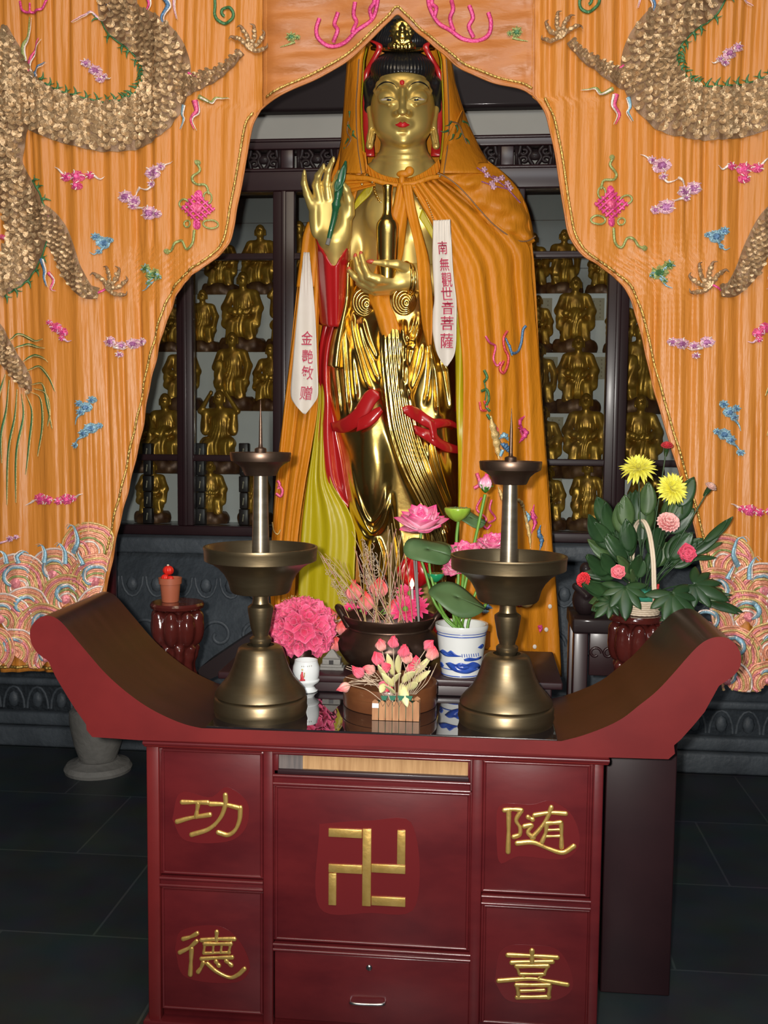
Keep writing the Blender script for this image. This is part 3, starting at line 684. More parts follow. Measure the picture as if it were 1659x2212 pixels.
L_ = [('arms', 475, 846, 4, 'gilded statuette with both arms raised to its head'),
 ('belly', 358, 852, 4, 'bare-bellied gilded statuette left of the one with raised arms'),
 ('belly', 330, 998, 5, 'ribbed-chest gilded statuette on the lowest tier, farthest left'),
 ('monk', 455, 998, 5, 'gilded statuette on the lowest tier below the one with raised arms'),
 ('tablet', 552, 1000, 5, 'gilded statuette on the lowest tier behind the left candlestick'),
 ('tablet', 502, 720, 3, 'gilded statuette in a sash right behind the one with raised arms'),
 ('monk', 394, 735, 3, 'gilded statuette partly behind the thin left cabinet post, third tier up'),
 ('monk', 584, 745, 3, 'sliver of a gilded statuette beside the thick left post, third tier up'),
 ('monk', 525, 590, 2, 'tall gilded statuette with clasped hands near the upper left rail'),
 ('tablet', 438, 628, 2, 'gilded statuette seen from its side just right of the thin left post'),
 ('belly', 372, 640, 2, 'gilded statuette half hidden by the left drape, fourth tier up'),
 ('arms', 622, 600, 2, 'gilded statuette hidden by the thick left post, fourth tier up'),
 ('monk', 562, 488, 1, 'dark gilded statuette looking over the upper left rail'),
 ('belly', 478, 500, 1, 'dark gilded statuette under the bend of the left drape'),
 ('tablet', 646, 480, 1, 'gilded statuette between the thick post and the raised golden hand'),
 ('belly', 300, 860, 4, 'gilded statuette at the edge of the left drape, second tier up'),
 ('tablet', 1216, 498, 1, 'gilded statuette with a square bag under the bend of the right drape'),
 ('monk', 1150, 505, 1, 'gilded statuette touching the shoulder of the orange cape'),
 ('belly', 1300, 520, 1, 'dark gilded statuette behind the upper right post'),
 ('belly', 1240, 600, 2, 'frowning gilded statuette with a bright round belly, fourth tier right'),
 ('monk', 1160, 640, 2, 'sliver of a gilded statuette by the cape, fourth tier right'),
 ('monk', 1340, 640, 2, 'gilded statuette mostly behind the right post, fourth tier'),
 ('belly', 1246, 728, 3, 'calm gilded statuette with a necklace and shiny belly, third tier right'),
 ('tablet', 1164, 745, 3, 'sliver of a gilded statuette by the cape, third tier right'),
 ('tablet', 1378, 700, 3, 'thin-faced gilded statuette right of the right post'),
 ('belly', 1262, 852, 4, 'bearded gilded statuette with open mouth, second tier right'),
 ('monk', 1172, 880, 4, 'sliver of a gilded statuette by the cape, second tier right'),
 ('monk', 1380, 855, 4, 'gilded statuette just above the yellow chrysanthemums'),
 ('tablet', 1266, 1000, 5, 'gilded statuette with a staff on the lowest right tier'),
 ('monk', 1184, 1010, 5, 'sliver of a gilded statuette by the cape on the lowest right tier'),
 ('belly', 1392, 1005, 5, 'gilded statuette behind the leaves of the flower basket')]
for i, (k, u, vt, ti, lb) in enumerate(L_): statuette(k, u, vt, ti, lb, turn=((i*37) % 7-3)*.07)
# cream paper labels on the risers
pl = 0
for u, v, ti, lb in ((1176, 668, 2, 'upper left of the two below the bag-carrying statuette'), (1289, 668, 2, 'upper right one beside the right post'), (1188, 795, 3, 'left one on the third tier right'), (1292, 795, 3, 'right one on the third tier beside the post'),
                 (1200, 925, 4, 'one left of the bearded statuette'), (1400, 925, 4, 'one right of the right post'), (1197, 1058, 5, 'lowest one right of the orange cape')):
    Y = 5.0+.0 if False else TIER[max(ti-1, 1)][1]-.102 if ti > 1 else 5.8
    a = P(u-17, v+24, Y); b = P(u+17, v-24, Y)
    m = MB(); m.box(a[0], b[0], Y-.0015, Y, a[2], b[2]); r = m.build('paper_label', M['paper'], None, smooth=False); tag(r, 'cream paper label with brown writing, '+lb, 'paper label', 'paper labels on the tiers')
    m = MB(); w = b[0]-a[0]; h = b[2]-a[2]
    for cx_ in (.28, .72):
        for j in range(5):
            x = a[0]+w*cx_; z = b[2]-h*(.14+.18*j)
            m.box(x-.005, x+.005, Y-.0025, Y-.0016, z-.001, z+.001); m.box(x-.001, x+.001, Y-.0025, Y-.0016, z-.005, z+.005)
    m.build('writing', M['ink'], r, smooth=False)['kind'] = 'stuff'
# black lacquer pillars inlaid with pale figures, standing just inside the glass
for i, (u, lb) in enumerate(((320, 'black lacquer pillar inlaid with pale figures, nearest the left drape'), (434, 'black lacquer pillar inlaid with pale figures, just right of the thin left post'), (527, 'black lacquer pillar inlaid with pale figures, behind the left candlestick'))):
    b = P(u, 1139, 5.022); r = thing('lacquer_pillar', (b[0], b[1], zs1), lb, 'pillar', 'black lacquer pillars in the cabinet')
    r.location.y = 5.03
    H = float(P(u, 957, 5.03)[2])-zs1; w = 10.5*5.03/F; s4 = H/5
    for k in range(5):
        z0 = zs1+k*s4; m = MB(); ww = w*(1.0 if k % 2 == 0 else .86); m.box(b[0]-ww, b[0]+ww, 5.03-ww*.8, 5.03+ww*.8, z0+.0015, z0+s4-.0005); blk = m.build('pillar_block', M['black'], r, bevel=.004)
        m = MB(); m.ell((b[0], 5.03-ww*.8, z0+s4*.62), (.004, .0015, .006), 8, 6); m.tube([(b[0]-.001, 5.03-ww*.8, z0+s4*.55), (b[0]-.004, 5.03-ww*.8, z0+s4*.25)], .003, 6); m.build('inlay_figure', M['paper'], blk)
# ================================================================ embroidered curtain, a plane of cloth at y = 3.45
YK = 3.45
XM = float(P(866, 500, YK)[0])
XV0, XV1 = float(P(575, 120, YK)[0]), float(P(1150, 110, YK)[0])
def fold(x, z):
    w = x+.012*np.sin(z*2.1+x*3)
    a = 1.05*(.0030+.0022*np.sin(x*7+z*1.7))*np.sin(w*109+1.6*np.sin(z*1.3+x*4))+1.05*(.0022+.0018*np.sin(x*11-z*2.3))*np.sin(w*197+1.3+1.8*np.sin(z*.9+x*6))+.006*np.sin(w*47+.9*np.sin(z*1.1))+.012*np.sin(w*15+.4*z)
    val = np.clip((x-XV0+.03)/.06, 0, 1)*np.clip((XV1+.03-x)/.06, 0, 1)*np.clip((z-2.28)/.12, 0, 1)
    b = .006*np.sin(z*55+x*9)+.004*np.sin(z*90-x*14)+.006*np.sin(x*21)
    return a*(1-val)+b*val
def onC(w, off=0.0):
    w = np.asarray(w, float).copy(); w[..., 1] = YK+fold(w[..., 0], w[..., 2])-off; return w
cur = thing('temple_curtain', (XM, YK, 2.9), 'large orange silk curtain with embroidered dragons parted before the golden statue', 'curtain')
edgeL = [(560,236),(545,262),(538,290),(530,340),(520,400),(510,450),(504,490),(494,525),(470,553),(430,585),(398,615),(376,650),(355,710),(335,780),(318,850),(300,940),(280,1040),(258,1130),(240,1220),(224,1300),(212,1380),(200,1452)]
edgeR = [(1162,213),(1180,250),(1190,290),(1200,340),(1209,400),(1219,460),(1230,510),(1258,550),(1300,577),(1340,607),(1361,640),(1381,700),(1400,780),(1420,860),(1445,950),(1466,1020),(1490,1100),(1512,1190),(1545,1310),(1572,1395),(1590,1448)]
arch = [(552,243),(575,224),(640,190),(700,160),(750,130),(800,88),(840,46),(858,30),(875,42),(905,70),(950,110),(1000,150),(1060,175),(1120,190),(1150,205),(1168,224)]
# left panel
def panel_sheet(rows_v, xl, xr, n=150, vfun=None):
    g = []
    s = np.linspace(0, 1, n)
    for v in rows_v:
        u = xl(v)+(xr(v)-xl(v))*s; g.append(P(u, np.full(n, v) if vfun is None else vfun(u, v), YK))
    return onC(np.array(g))
eL = np.array(edgeL, float); eR = np.array(edgeR, float)
rows = np.concatenate([np.linspace(-90, 236, 26), np.linspace(246, 1452, 90)])
gl = panel_sheet(rows, lambda v: np.interp(v, [-90, 700, 1100, 1300, 1452], [-135, -105, -50, -18, 1]), lambda v: 575.0 if v < 232 else float(np.interp(v, eL[:, 1], eL[:, 0])))
pL = MB().grid(gl).build('curtain_panel', M['silk'], cur, solid=.003)
def vr_(u, v):
    t = np.clip((v-900)/(1452-900), 0, 1); hem = np.interp(u, [1560, 1590, 1640, 1680, 1745], [1436, 1447, 1478, 1490, 1496]); return v+t*(hem-1452)
gr = panel_sheet(rows, lambda v: 1150.0 if v < 213 else float(np.interp(v, eR[:, 1], eR[:, 0])), lambda v: 1748.0, vfun=vr_)
pR = MB().grid(gr).build('curtain_panel', M['silk'], cur, solid=.003)
ar = spl(arch, 90); aru = np.linspace(566, 1156, 110); arv = np.interp(aru, ar[:, 0], ar[:, 1])
gv = np.array([P(aru, -90+(arv+90)*t, YK) for t in np.linspace(0, 1, 44)]); gv = onC(gv); gv[..., 1] -= .002
pV = MB().grid(gv).build('valance', M['valance'], cur, solid=.003)
def braid(pts, r, par, n=400, off=.006):
    w = onC(P(*spl(pts, n).T, YK), off); t = np.arange(n); m = MB()
    rr = r*(.75+.35*np.abs(np.sin(t*.55))); m.tube(w, rr, 6); return m.build('gold_braid', M['gold_trim'], par)
insL = [(u-13, v-2) for u, v in edgeL]; insR = [(u+13, v-1) for u, v in edgeR]
braid([(545,240)]+insL[1:], .0048, pL, 700); braid([(1176,214)]+insR[1:], .0048, pR, 700)
braid([(u, v-13) for u, v in arch[1:-1]], .0048, pV, 460)
braid([(2,1440),(60,1441),(120,1443),(195,1444)], .006, pL, 160); braid([(1585,1436),(1640,1468),(1690,1482),(1740,1486)], .006, pR, 160)
# narrow piped hem outside the braid
for pts, par in ((edgeL, pL), (edgeR, pR), (arch, pV)):
    w = onC(P(*spl(pts, 300).T, YK), .001); MB().tube(w, .0035, 6).build('piped_hem', M['valance'], par)
w = onC(np.stack([np.full(40, XV0), np.full(40, YK), np.linspace(float(P(575, 212, YK)[2]), 3.1, 40)], -1), .003); MB().tube(w, .0016, 5).build('seam', M['silk'], pL)
w = onC(np.stack([np.full(40, XV1), np.full(40, YK), np.linspace(float(P(1150, 192, YK)[2]), 3.1, 40)], -1), .003); MB().tube(w, .0016, 5).build('seam', M['silk'], pR)

# ---------------------------------------------------------------- embroidery: drawn once for the left side, mirrored for the right
SIDES = ((pL, False), (pR, True))
def E(pts, off, mir):
    a = np.asarray(pts, float); w = P(a[..., 0], a[..., 1], YK)
    if mir: w[..., 0] = 2*XM-w[..., 0]
    return onC(w, off)
PXW = YK/F
def stroke(m, pts, wpx, off, mir, mi=0, n=None, taper=None, nn=6):
    q = spl(pts, n or max(8, 5*len(pts))); r = wpx/2*PXW*np.ones(len(q))
    if taper == 'tip': r = r*np.linspace(1, .15, len(q))
    if taper == 'both': r = r*np.maximum(np.sin(np.linspace(.05, PI-.05, len(q))), .12)
    m.tube(E(q, off, mir), r, nn, mi, squash=(1, .45, 1))
def blob(m, c, r, off, mir, mi=0, ry=None, h=.005, n=14):
    ry = ry or r; a = np.arange(n)*2*PI/n; rings = []
    for k, hh in ((1, 0), (.75, .7), (.4, 1)):
        p = np.stack([c[0]+r*k*np.cos(a)*(1+.1*np.sin(3*a+c[0])), c[1]+ry*k*np.sin(a)], -1); rings.append(E(p, off+h*hh, mir))
    g = np.array(rings); m.grid(g, mi, wrap_j=True, flip=not mir); m.add(g[-1], [tuple(range(n)) if mir else tuple(range(n))[::-1]], mi)
def ring(m, c, r, w, off, mir, mi=0, ry=None):
    a = np.linspace(0, 2*PI, 25); ry = ry or r
    stroke(m, np.stack([c[0]+r*np.cos(a), c[1]+ry*np.sin(a)], -1), w, off, mir, mi, n=28)
# --- dragon bodies
loop = [(262,-70,36),(252,0,42),(262,38,44),(310,72,48),(348,112,52),(362,160,54),(346,214,56),(295,262,56),(210,272,54),(110,246,52),(48,206,52),(10,150,52),(-30,80,52)]
neck = [(30,225,44),(18,290,38),(10,350,36),(24,400,44),(52,455,48),(60,515,46),(30,572,42),(-20,612,40)]
leg = [(70,455,28),(112,490,28),(140,540,26),(160,590,23),(188,628,17),(214,634,12)]
arm = [(385,195,26),(425,182,19),(466,160,13),(498,136,10),(522,112,8)]
tail = [(-40,690,30),(-8,735,26),(26,785,20),(50,820,15),(62,846,4)]
limb2 = [(-30,560,20),(10,520,18)]
def body(path, mir, par, nm, step=17.5):
    p = spl(np.array(path, float), max(30, int(len(path)*14))); c = p[:, :2]; hw = p[:, 2]
    t = np.gradient(c, axis=0); t /= np.linalg.norm(t, axis=1)[:, None]; nrm = np.stack([-t[:, 1], t[:, 0]], -1)
    s = np.linspace(-1, 1, 9); uv = c[:, None, :]+nrm[:, None, :]*(hw[:, None]*s)[..., None]
    off = .003+.010*np.sqrt(np.clip(1-s**2*.96, 0, 1))
    m = MB(); m.grid(E(uv, np.broadcast_to(off, uv.shape[:2]), mir), 0, flip=mir)
    o = m.build(nm, M['scale_base'], par)
    # overlapping raised scales
    L = np.concatenate([[0], np.cumsum(np.linalg.norm(np.diff(c, axis=0), axis=1))]); m = MB(); k = 0
    for d in np.arange(0, L[-1], step*.70):
        i = np.interp(d, L, np.arange(len(L))); ci = np.array([np.interp(i, np.arange(len(L)), c[:, j]) for j in (0, 1)]); h = np.interp(i, np.arange(len(L)), hw)
        ti = t[int(i)]; ni = nrm[int(i)]; nx = max(1, int(round(2*h/step)))
        for j in range(nx):
            q = (j+.5+(.5 if k % 2 else 0))/nx*2-1
            if abs(q) > .97: continue
            ctr = ci+ni*h*q+rng.normal(0, .8, 2); a = np.linspace(-PI*.62, PI*.62, 7); R = step*.55*rng.uniform(.9, 1.08)
            rim = ctr+np.stack([np.cos(a)*ti[0]+np.sin(a)*ni[0], np.cos(a)*ti[1]+np.sin(a)*ni[1]], -1)*R
            pts = np.vstack([ctr-ti*R*.7, ctr+ti*R*.25, rim]); oo = np.concatenate([[.002], [.0075], .0135+.004*np.sin(a+rng.uniform(0, 6))])+.010*math.sqrt(max(0, 1-q*q))+rng.normal(0, .0012)
            w = E(pts, oo, mir); f = []
            for b in range(7-1): f.append((1, 2+b, 3+b) if not mir else (1, 3+b, 2+b))
            f += [(0, 1, 2), (0, 8, 1)] if mir else [(0, 2, 1), (0, 1, 8)]
            m.add(w, f)
        k += 1
    sc = m.build('sequin_scales', M['scale'], o, smooth=False); sc['kind'] = 'stuff'
    return o, (c, nrm, hw)
def spines(side, frm, to, cpath, mir, par, k=1):
    c, nrm, hw = cpath; m = MB(); n = len(c); ed = c+nrm*(hw*side)[:, None]; i0, i1 = int(frm*n), int(to*n)
    stroke(m, ed[i0:i1:4], 4, .006, mir)
    for i in np.linspace(i0, i1-1, int((i1-i0)/5.2)).astype(int):
        b = ed[i]; d = nrm[i]*side; tt = c[min(i+1, n-1)]-c[max(i-1, 0)]; tt = tt/np.linalg.norm(tt)
        stroke(m, [b, b+d*9+tt*2, b+d*17+tt*8], 8, .006, mir, taper='tip'); stroke(m, [b+tt*3, b+d*8-tt*4, b+d*11-tt*9], 5, .006, mir, taper='tip')
    m.build('green_spines', M['t_green'], par)
def claw(c, ang, mir, par, sc=1.0):
    m = MB()
    for i, da in enumerate((-1.3, -.65, -.1, .5, 1.25)):
        a = ang+da; L = (46, 52, 56, 52, 44)[i]*sc; e = (c[0]+math.cos(a)*L, c[1]+math.sin(a)*L); k = (c[0]+math.cos(a+.25)*L*.55, c[1]+math.sin(a+.25)*L*.55)
        stroke(m, [c, k, e], 10*sc, .010, mir, n=14, nn=8)
        for t in (.35, .6, .85): blob(m, (c[0]+(e[0]-c[0])*t+(k[0]-(c[0]+e[0])/2)*1.0*(1-abs(2*t-1)), c[1]+(e[1]-c[1])*t+(k[1]-(c[1]+e[1])/2)*(1-abs(2*t-1))), 7*sc, .012, mir, 0, h=.006, n=9)
        ta = a-.5; stroke(m, [e, (e[0]+math.cos(ta)*8*sc, e[1]+math.sin(ta)*8*sc), (e[0]+math.cos(ta-.6)*15*sc, e[1]+math.sin(ta-.6)*15*sc)], 10*sc, .012, mir, 1, taper='tip')
    m.build('dragon_claw', [M['scale'], M['scale_base']], par)
def flame(pts, w, key, mir, par):
    m = MB(); stroke(m, pts, w, .007, mir, 0, taper='tip', n=22); stroke(m, [(x+w*.35, y+2) for x, y in pts], w*.5, .009, mir, 1, taper='tip', n=22); m.build('flame_streamer', [M[key], M['t_white']], par)
def cloud(lobes, cc, rc, wc, mir, par, tails=()):
    m = MB()
    for t in tails: stroke(m, t, 7, .005, mir, 2, taper='tip', n=16)
    for (x, y, r) in lobes:
        blob(m, (x, y), r*1.05, .003, mir, 1, h=.007, ry=r*.88); blob(m, (x, y+r*.05), r*.68, .008, mir, 0, h=.004, ry=r*.5)
        for k in range(7):
            b = k*.9+x; q0 = (x+r*.45*math.cos(b), y+r*.4*math.sin(b)); q1 = (x+r*1.12*math.cos(b+.35), y+r*.95*math.sin(b+.35)); stroke(m, [q0, ((q0[0]+q1[0])/2+1.5, (q0[1]+q1[1])/2-1.5), q1], 2.6, .010, mir, 2 if k % 2 else 1, n=8)
    m.build('embroidered_cloud', [M[cc], M[rc], M[wc]], par)
for par, mir in SIDES:
    neckp, cn = body(neck, mir, par, 'dragon_body'); loopp, cl = body(loop, mir, par, 'dragon_body')
    legp, _ = body(leg, mir, par, 'dragon_leg', 13); armp, _ = body(arm, mir, par, 'dragon_leg', 11); tailp, _ = body(tail, mir, par, 'dragon_tail', 12)
    spines(1, .12, .80, cl, mir, loopp); spines(-1, .45, .98, cn, mir, neckp)
    claw((536, 104), -1.2, mir, armp, .82); claw((232, 625), -.9, mir, legp, .82)
    m = MB(); stroke(m, [(85,470),(98,466),(112,474),(122,500),(140,540),(152,585),(172,618),(200,637),(232,622)], 5, .010, mir); m.build('magenta_outline', M['t_mag'], legp)
    m = MB(); stroke(m, [(410,162),(430,172),(450,164),(480,150),(500,138)], 5, .010, mir); m.build('magenta_outline', M['t_mag'], armp)
    for pts, w, k in (([(60,185),(66,160),(62,140),(90,88)], 14, 't_pink'), ([(52,130),(50,100),(62,75),(66,38)], 12, 't_olive'), ([(72,195),(80,165),(76,158),(102,138)], 11, 't_blue'),
                      ([(235,30),(215,40),(196,28),(160,54)], 9, 't_lilac'), ([(238,-10),(232,15),(240,35),(238,60)], 13, 't_blue'), ([(318,-12),(322,8),(316,22)], 14, 't_mag'), ([(352,-10),(366,15),(352,40),(358,62)], 15, 't_blue'), ([(380,-10),(378,15),(384,45)], 9, 't_lilac'),
                      ([(425,222),(428,245),(416,262),(424,284)], 14, 't_pink'), ([(400,230),(396,250),(400,260),(390,280)], 9, 't_sky'), ([(432,212),(455,222),(466,212),(494,212)], 10, 't_olive'),
                      ([(0,510),(20,520),(10,535),(28,512)], 12, 't_pink'), ([(40,510),(30,530),(36,545),(20,552)], 10, 't_blue'), ([(92,560),(100,585),(98,600),(104,620)], 12, 't_blue'), ([(108,590),(118,605),(112,625),(122,628)], 9, 't_pink')):
        flame(pts, w, k, mir, par)
    # spiral antenna, tail hair
    m = MB(); t = np.linspace(0, 2.3*PI, 34); r = 24*(1-t/(3.1*PI)); stroke(m, [(462,-30),(464,10)]+[(487-r_*math.cos(a), 28+r_*math.sin(a)*1.05) for a, r_ in zip(t, r)], 7, .006, mir, n=60); m.build('green_spiral', M['t_green'], par)
    m = MB(); m2 = MB()
    for e in (((20,735),(40,722),(72,736),(92,732)), ((30,752),(56,744),(80,750),(98,752)), ((46,780),(70,768),(95,774),(105,782)), ((54,800),(84,792),(108,815),(120,845)), ((62,830),(92,830),(104,870),(114,925)),
              ((60,845),(86,860),(92,915),(78,985)), ((52,850),(66,890),(60,960),(52,1025)), ((44,850),(48,900),(36,980),(34,1085)), ((36,840),(32,900),(18,980),(14,1090)), ((20,820),(14,880),(4,940),(4,1000)), ((10,808),(0,850),(-12,900),(-14,960)), ((68,838),(100,850),(110,890),(104,920))):
        stroke(m, e, 6.5, .006, mir, n=30, taper='both'); stroke(m2, [(x+2.5, y+1) for x, y in e], 2.2, .009, mir, n=30)
    th = m.build('tail_hair', M['t_green'], tailp); m2.build('gold_outline', M['t_gold'], th)
    # clouds
    P_, L2, W_ = 't_mag', 't_pink', 't_white'
    cloud([(146,384,11),(171,384,14),(196,380,9),(170,404,11)], P_, L2, W_, mir, par, [[(140,380),(130,368),(120,362)], [(204,380),(214,386),(224,380)]])
    cloud([(332,374,17),(350,362,9),(328,398,8)], 't_purple', 't_lilac', W_, mir, par, [[(350,366),(362,356),(374,350)], [(328,400),(318,410),(298,404)]])
    cloud([(270,424,15),(288,432,13),(284,444,8)], 't_purple', 't_lilac', W_, mir, par, [[(300,404),(292,412),(288,426)]])
    cloud([(322,460,17),(341,464,10)], 't_purple', 't_lilac', W_, mir, par, [[(292,446),(304,448),(312,446)]])
    cloud([(188,138,10),(206,152,13),(224,164,7),(214,170,8)], 't_purple', 't_lilac', W_, mir, par, [[(226,166),(236,170),(240,168)]])
    cloud([(208,512,9),(224,524,15),(240,520,6),(214,544,5)], 't_blue', 't_sky', 't_sky', mir, par, [[(222,534),(206,550),(196,546)]])
    cloud([(314,580,11),(332,594,16),(345,600,6),(322,612,6)], 't_green', 't_olive', 't_sky', mir, par, [[(330,606),(318,622),(306,628)]])
    cloud([(110,698,6),(124,708,12),(138,718,11),(136,732,6)], P_, L2, 't_lilac', mir, par, [[(140,732),(148,738),(158,736)]])
    cloud([(238,738,13),(262,746,10),(286,742,13),(304,738,10),(258,766,7)], 't_purple', 't_lilac', W_, mir, par, [[(246,750),(266,754),(276,750)]])
    cloud([(176,872,8),(190,880,12),(202,864,9),(180,890,9)], 't_blue', 't_sky', 't_sky', mir, par, [[(178,895),(170,905),(166,918)]])
    cloud([(200,925,13),(186,936,10),(216,920,7),(166,962,7)], 't_blue', 't_sky', 't_sky', mir, par, [[(186,942),(172,950),(164,966)]])
    cloud([(86,1078,14),(104,1080,11),(128,1082,9),(146,1078,13),(160,1076,8)], P_, L2, W_, mir, par, [[(70,1082),(60,1088),(52,1092)], [(166,1074),(176,1068),(184,1066)]])
    cloud([(22,1164,7),(36,1160,5)], 't_purple', 't_lilac', 't_lilac', mir, par, [[(-10,1176),(10,1170),(44,1160)]])
    cloud([(630,82,11),(644,84,5)], 't_green', 't_olive', 't_olive', mir, pV, [[(638,92),(624,98),(606,104)]])
    # endless knot with looped cords
    m = MB()
    for a in np.linspace(-1, 1, 5):
        stroke(m, [(430+a*14-20, 452+a*14+16), (430+a*14+20, 452+a*14-16)], 6, .006, mir, 0); stroke(m, [(430+a*14+18, 452-a*14+18), (430+a*14-18, 452-a*14-18)], 6, .008, mir, 0)
    blob(m, (432,424), 8, .004, mir, 0, ry=12); blob(m, (428,486), 7, .004, mir, 0, ry=12); blob(m, (430,452), 9, .010, mir, 2)
    ring(m, (400,442), 11, 4.5, .006, mir, 1, ry=9); ring(m, (456,485), 15, 4.5, .006, mir, 1, ry=9); ring(m, (450,428), 8, 4, .006, mir, 1, ry=12); ring(m, (408,486), 7, 4, .006, mir, 1)
    stroke(m, [(430,358),(434,370),(420,388),(426,400),(446,402),(452,420)], 6, .006, mir, 1, n=30); stroke(m, [(424,500),(420,530),(406,540),(396,522),(382,526),(372,540),(360,546)], 6, .006, mir, 1, n=36)
    blob(m, (430,354), 6, .006, mir, 1); blob(m, (362,544), 6, .006, mir, 1)
    m.build('embroidered_knot', [M['t_mag'], M['t_olive'], M['t_pink']], par)
    # trident-like magenta figures on the valance
    m = MB()
    for q in ([(690,40),(684,62),(688,84),(712,98),(744,92),(772,70),(800,48),(816,14),(818,-20)], [(730,26),(722,50),(730,68),(720,90)], [(768,8),(764,32),(770,48),(762,74)], [(806,-14),(810,10),(800,24),(804,44)]): stroke(m, q, 9, .006, mir, n=36)
    m.build('trident_motif', M['t_mag'], pV)
    m = MB(); stroke(m, [(40,0),(48,22),(68,28),(96,24),(106,4)], 6, .006, mir, n=24); stroke(m, [(66,8),(66,26)], 5, .006, mir); m.build('magenta_outline', M['t_mag'], par)
    # wave border at the bottom
    cols = ['t_white', 't_salmon', 't_gold', 't_rose', 't_gold', 't_salmon', 't_olive']
    wv = [(196,1190,62,2),(170,1196,30,3),(120,1248,64,0),(40,1268,72,0),(214,1262,66,1),(150,1300,60,2),(60,1322,54,0),(230,1318,56,0),(10,1342,62,0),(100,1364,62,2),(180,1372,60,1),(36,1408,52,0),(110,1424,44,1),(190,1428,50,0),(-10,1400,52,1)]
    for i, (x, y, r, ph) in enumerate(wv):
        m = MB(); off = .003+i*.0024; nr = int(r/8)
        if True:
            a = np.linspace(PI*1.25, -PI*.25, 31); fill = []
            for kk in np.linspace(0.02, 1, 9):
                row = [(x+r*kk*math.cos(b), min(y-r*kk*math.sin(b), 1442)) for b in a]; fill.append([(min(p_[0], float(np.interp(p_[1], eL[:, 1], eL[:, 0]))-5), p_[1]) for p_ in row])
            m.grid(E(np.array(fill), off, mir), 1, flip=not mir)
        for j in range(nr):
            rr = r-j*8; q = [(x+rr*math.cos(b), y-rr*math.sin(b)) for b in a]; q = [(min(p_[0], float(np.interp(p_[1], eL[:, 1], eL[:, 0]))-6), min(p_[1], 1440)) for p_ in q]
            stroke(m, q, 5.5, off+.003, mir, (j+ph) % 7, n=20, nn=5)
        o = m.build('embroidered_wave', [M[k] for k in cols], par)
        if i not in (0, 1):
            m = MB(); t = np.linspace(0, 1.5*PI, 16); rs = r*.42*(1-t/(2.6*PI)); q = [(x-r*.1+rs_*math.cos(b+.4), y-r*.25-rs_*math.sin(b+.4)) for b, rs_ in zip(t, rs)]
            stroke(m, q, 12, off+.005, mir, 0, n=22, taper='both'); stroke(m, [(p_[0]+3, p_[1]-3) for p_ in q], 4, off+.008, mir, 1, n=22); blob(m, (x-r*.05, y-r*.12), r*.16, off+.005, mir, 2); m.build('wave_curl', [M['t_sky'], M['t_white'], M['t_rose']], o)
    for q in ([(170,1190),(182,1168),(176,1140),(164,1132),(156,1140)], [(150,1215),(150,1190),(140,1172),(132,1178)], [(106,1212),(108,1190),(100,1176),(88,1178)], [(24,1215),(20,1196),(8,1188),(-2,1194)], [(48,1214),(46,1200),(58,1190),(68,1194)], [(192,1216),(186,1200),(182,1190)]):
        m = MB(); stroke(m, q, 13, .040, mir, 0, n=20, taper='tip'); stroke(m, [(p_[0]-4, p_[1]-3) for p_ in q], 4, .043, mir, 1, n=20, taper='tip'); m.build('wave_crest', [M['t_sky'], M['t_white']], par)
# ================================================================ the standing golden figure at y = 4
HC = 870.0
def head_sdf(s):
    s.ell((HC, 222, -18), (68, 92, 84), 8)                       # cranium
    s.ell((HC, 236, 8), (66, 74, 62), 14)                        # face mass
    s.ell((HC, 276, 12), (59, 47, 55), 14)                       # full lower face
    s.ell((836, 262, 34), (24, 30, 24), 14); s.ell((904, 262, 34), (24, 30, 24), 14)   # cheeks
    s.ell((HC, 302, 48), (19, 14, 17), 10)                       # chin
    s.ell((HC, 172, 34), (50, 26, 32), 14)                       # forehead
    for q in (-1, 1):
        s.chain([(HC+q*60, 196, 29), (HC+q*50, 183, 46), (HC+q*34, 177, 57), (HC+q*18, 187, 63), (HC+q*8, 206, 66)], [4, 5.5, 6, 5.5, 5], 11)   # brow ridge flowing into the nose
        s.ell((HC+q*31, 202, 82), (22, 13, 13), 10, True)        # socket
        s.ell((HC+q*31, 210, 52), (24, 18, 18), 5)              # lidded eyeball
        s.chain([(HC+q*12, 217, 70), (HC+q*30, 214, 74), (HC+q*48, 216, 62)], [1.6, 3.4, 1.6], 2, True)              # slit of the eye
        s.chain([(HC+q*12, 220, 66), (HC+q*30, 226, 68.5), (HC+q*48, 219, 58)], [2.6, 3.4, 2.4], 4)   # lower lid
        s.cap((HC-1+q*11, 243, 80), (HC-1+q*16, 246, 70), 7, 6, 5)  # nostril wing
        s.ell((HC-1+q*7, 251, 82), (4, 2.4, 5), 2, True)
    s.chain([(HC, 194, 70), (HC-.5, 220, 81), (HC-1, 239, 92)], [7, 7, 9], 7); s.ell((HC-1, 241, 93), (10, 8, 9), 5)
    s.cap((HC-1, 252, 78), (HC-1, 259, 76), 3.0, None, 3, True)     # philtrum
    s.ell((HC, 268, 64), (20, 9, 11), 8)                         # mouth mound
    s.ell((HC, 287, 68), (11, 3.5, 5), 5, True)                    # hollow under the lip
    # ears with long lobes
    for q in (-1, 1):
        s.chain([(HC+q*67, 205, -12), (HC+q*70, 235, -10), (HC+q*66, 268, -6), (HC+q*69, 296, -1), (HC+q*72, 315, 3)], [8, 9, 8, 8, 8.5], 5)
        s.cap((HC+q*66, 280, 2), (HC+q*71, 308, 8), 2.5, None, 3, True)
    # neck
    s.cap((HC+1, 300, -14), (HC+2, 360, -16), 47, 52, 12)
    for v in (336, 349): s.ell((HC+1, v, -16), (53, 5.5, 55), 6)
    for q in (-1, 1): s.cap((HC+q*40, 350, -10), (HC+q*60, 372, -14), 18, 22, 14)
    return s
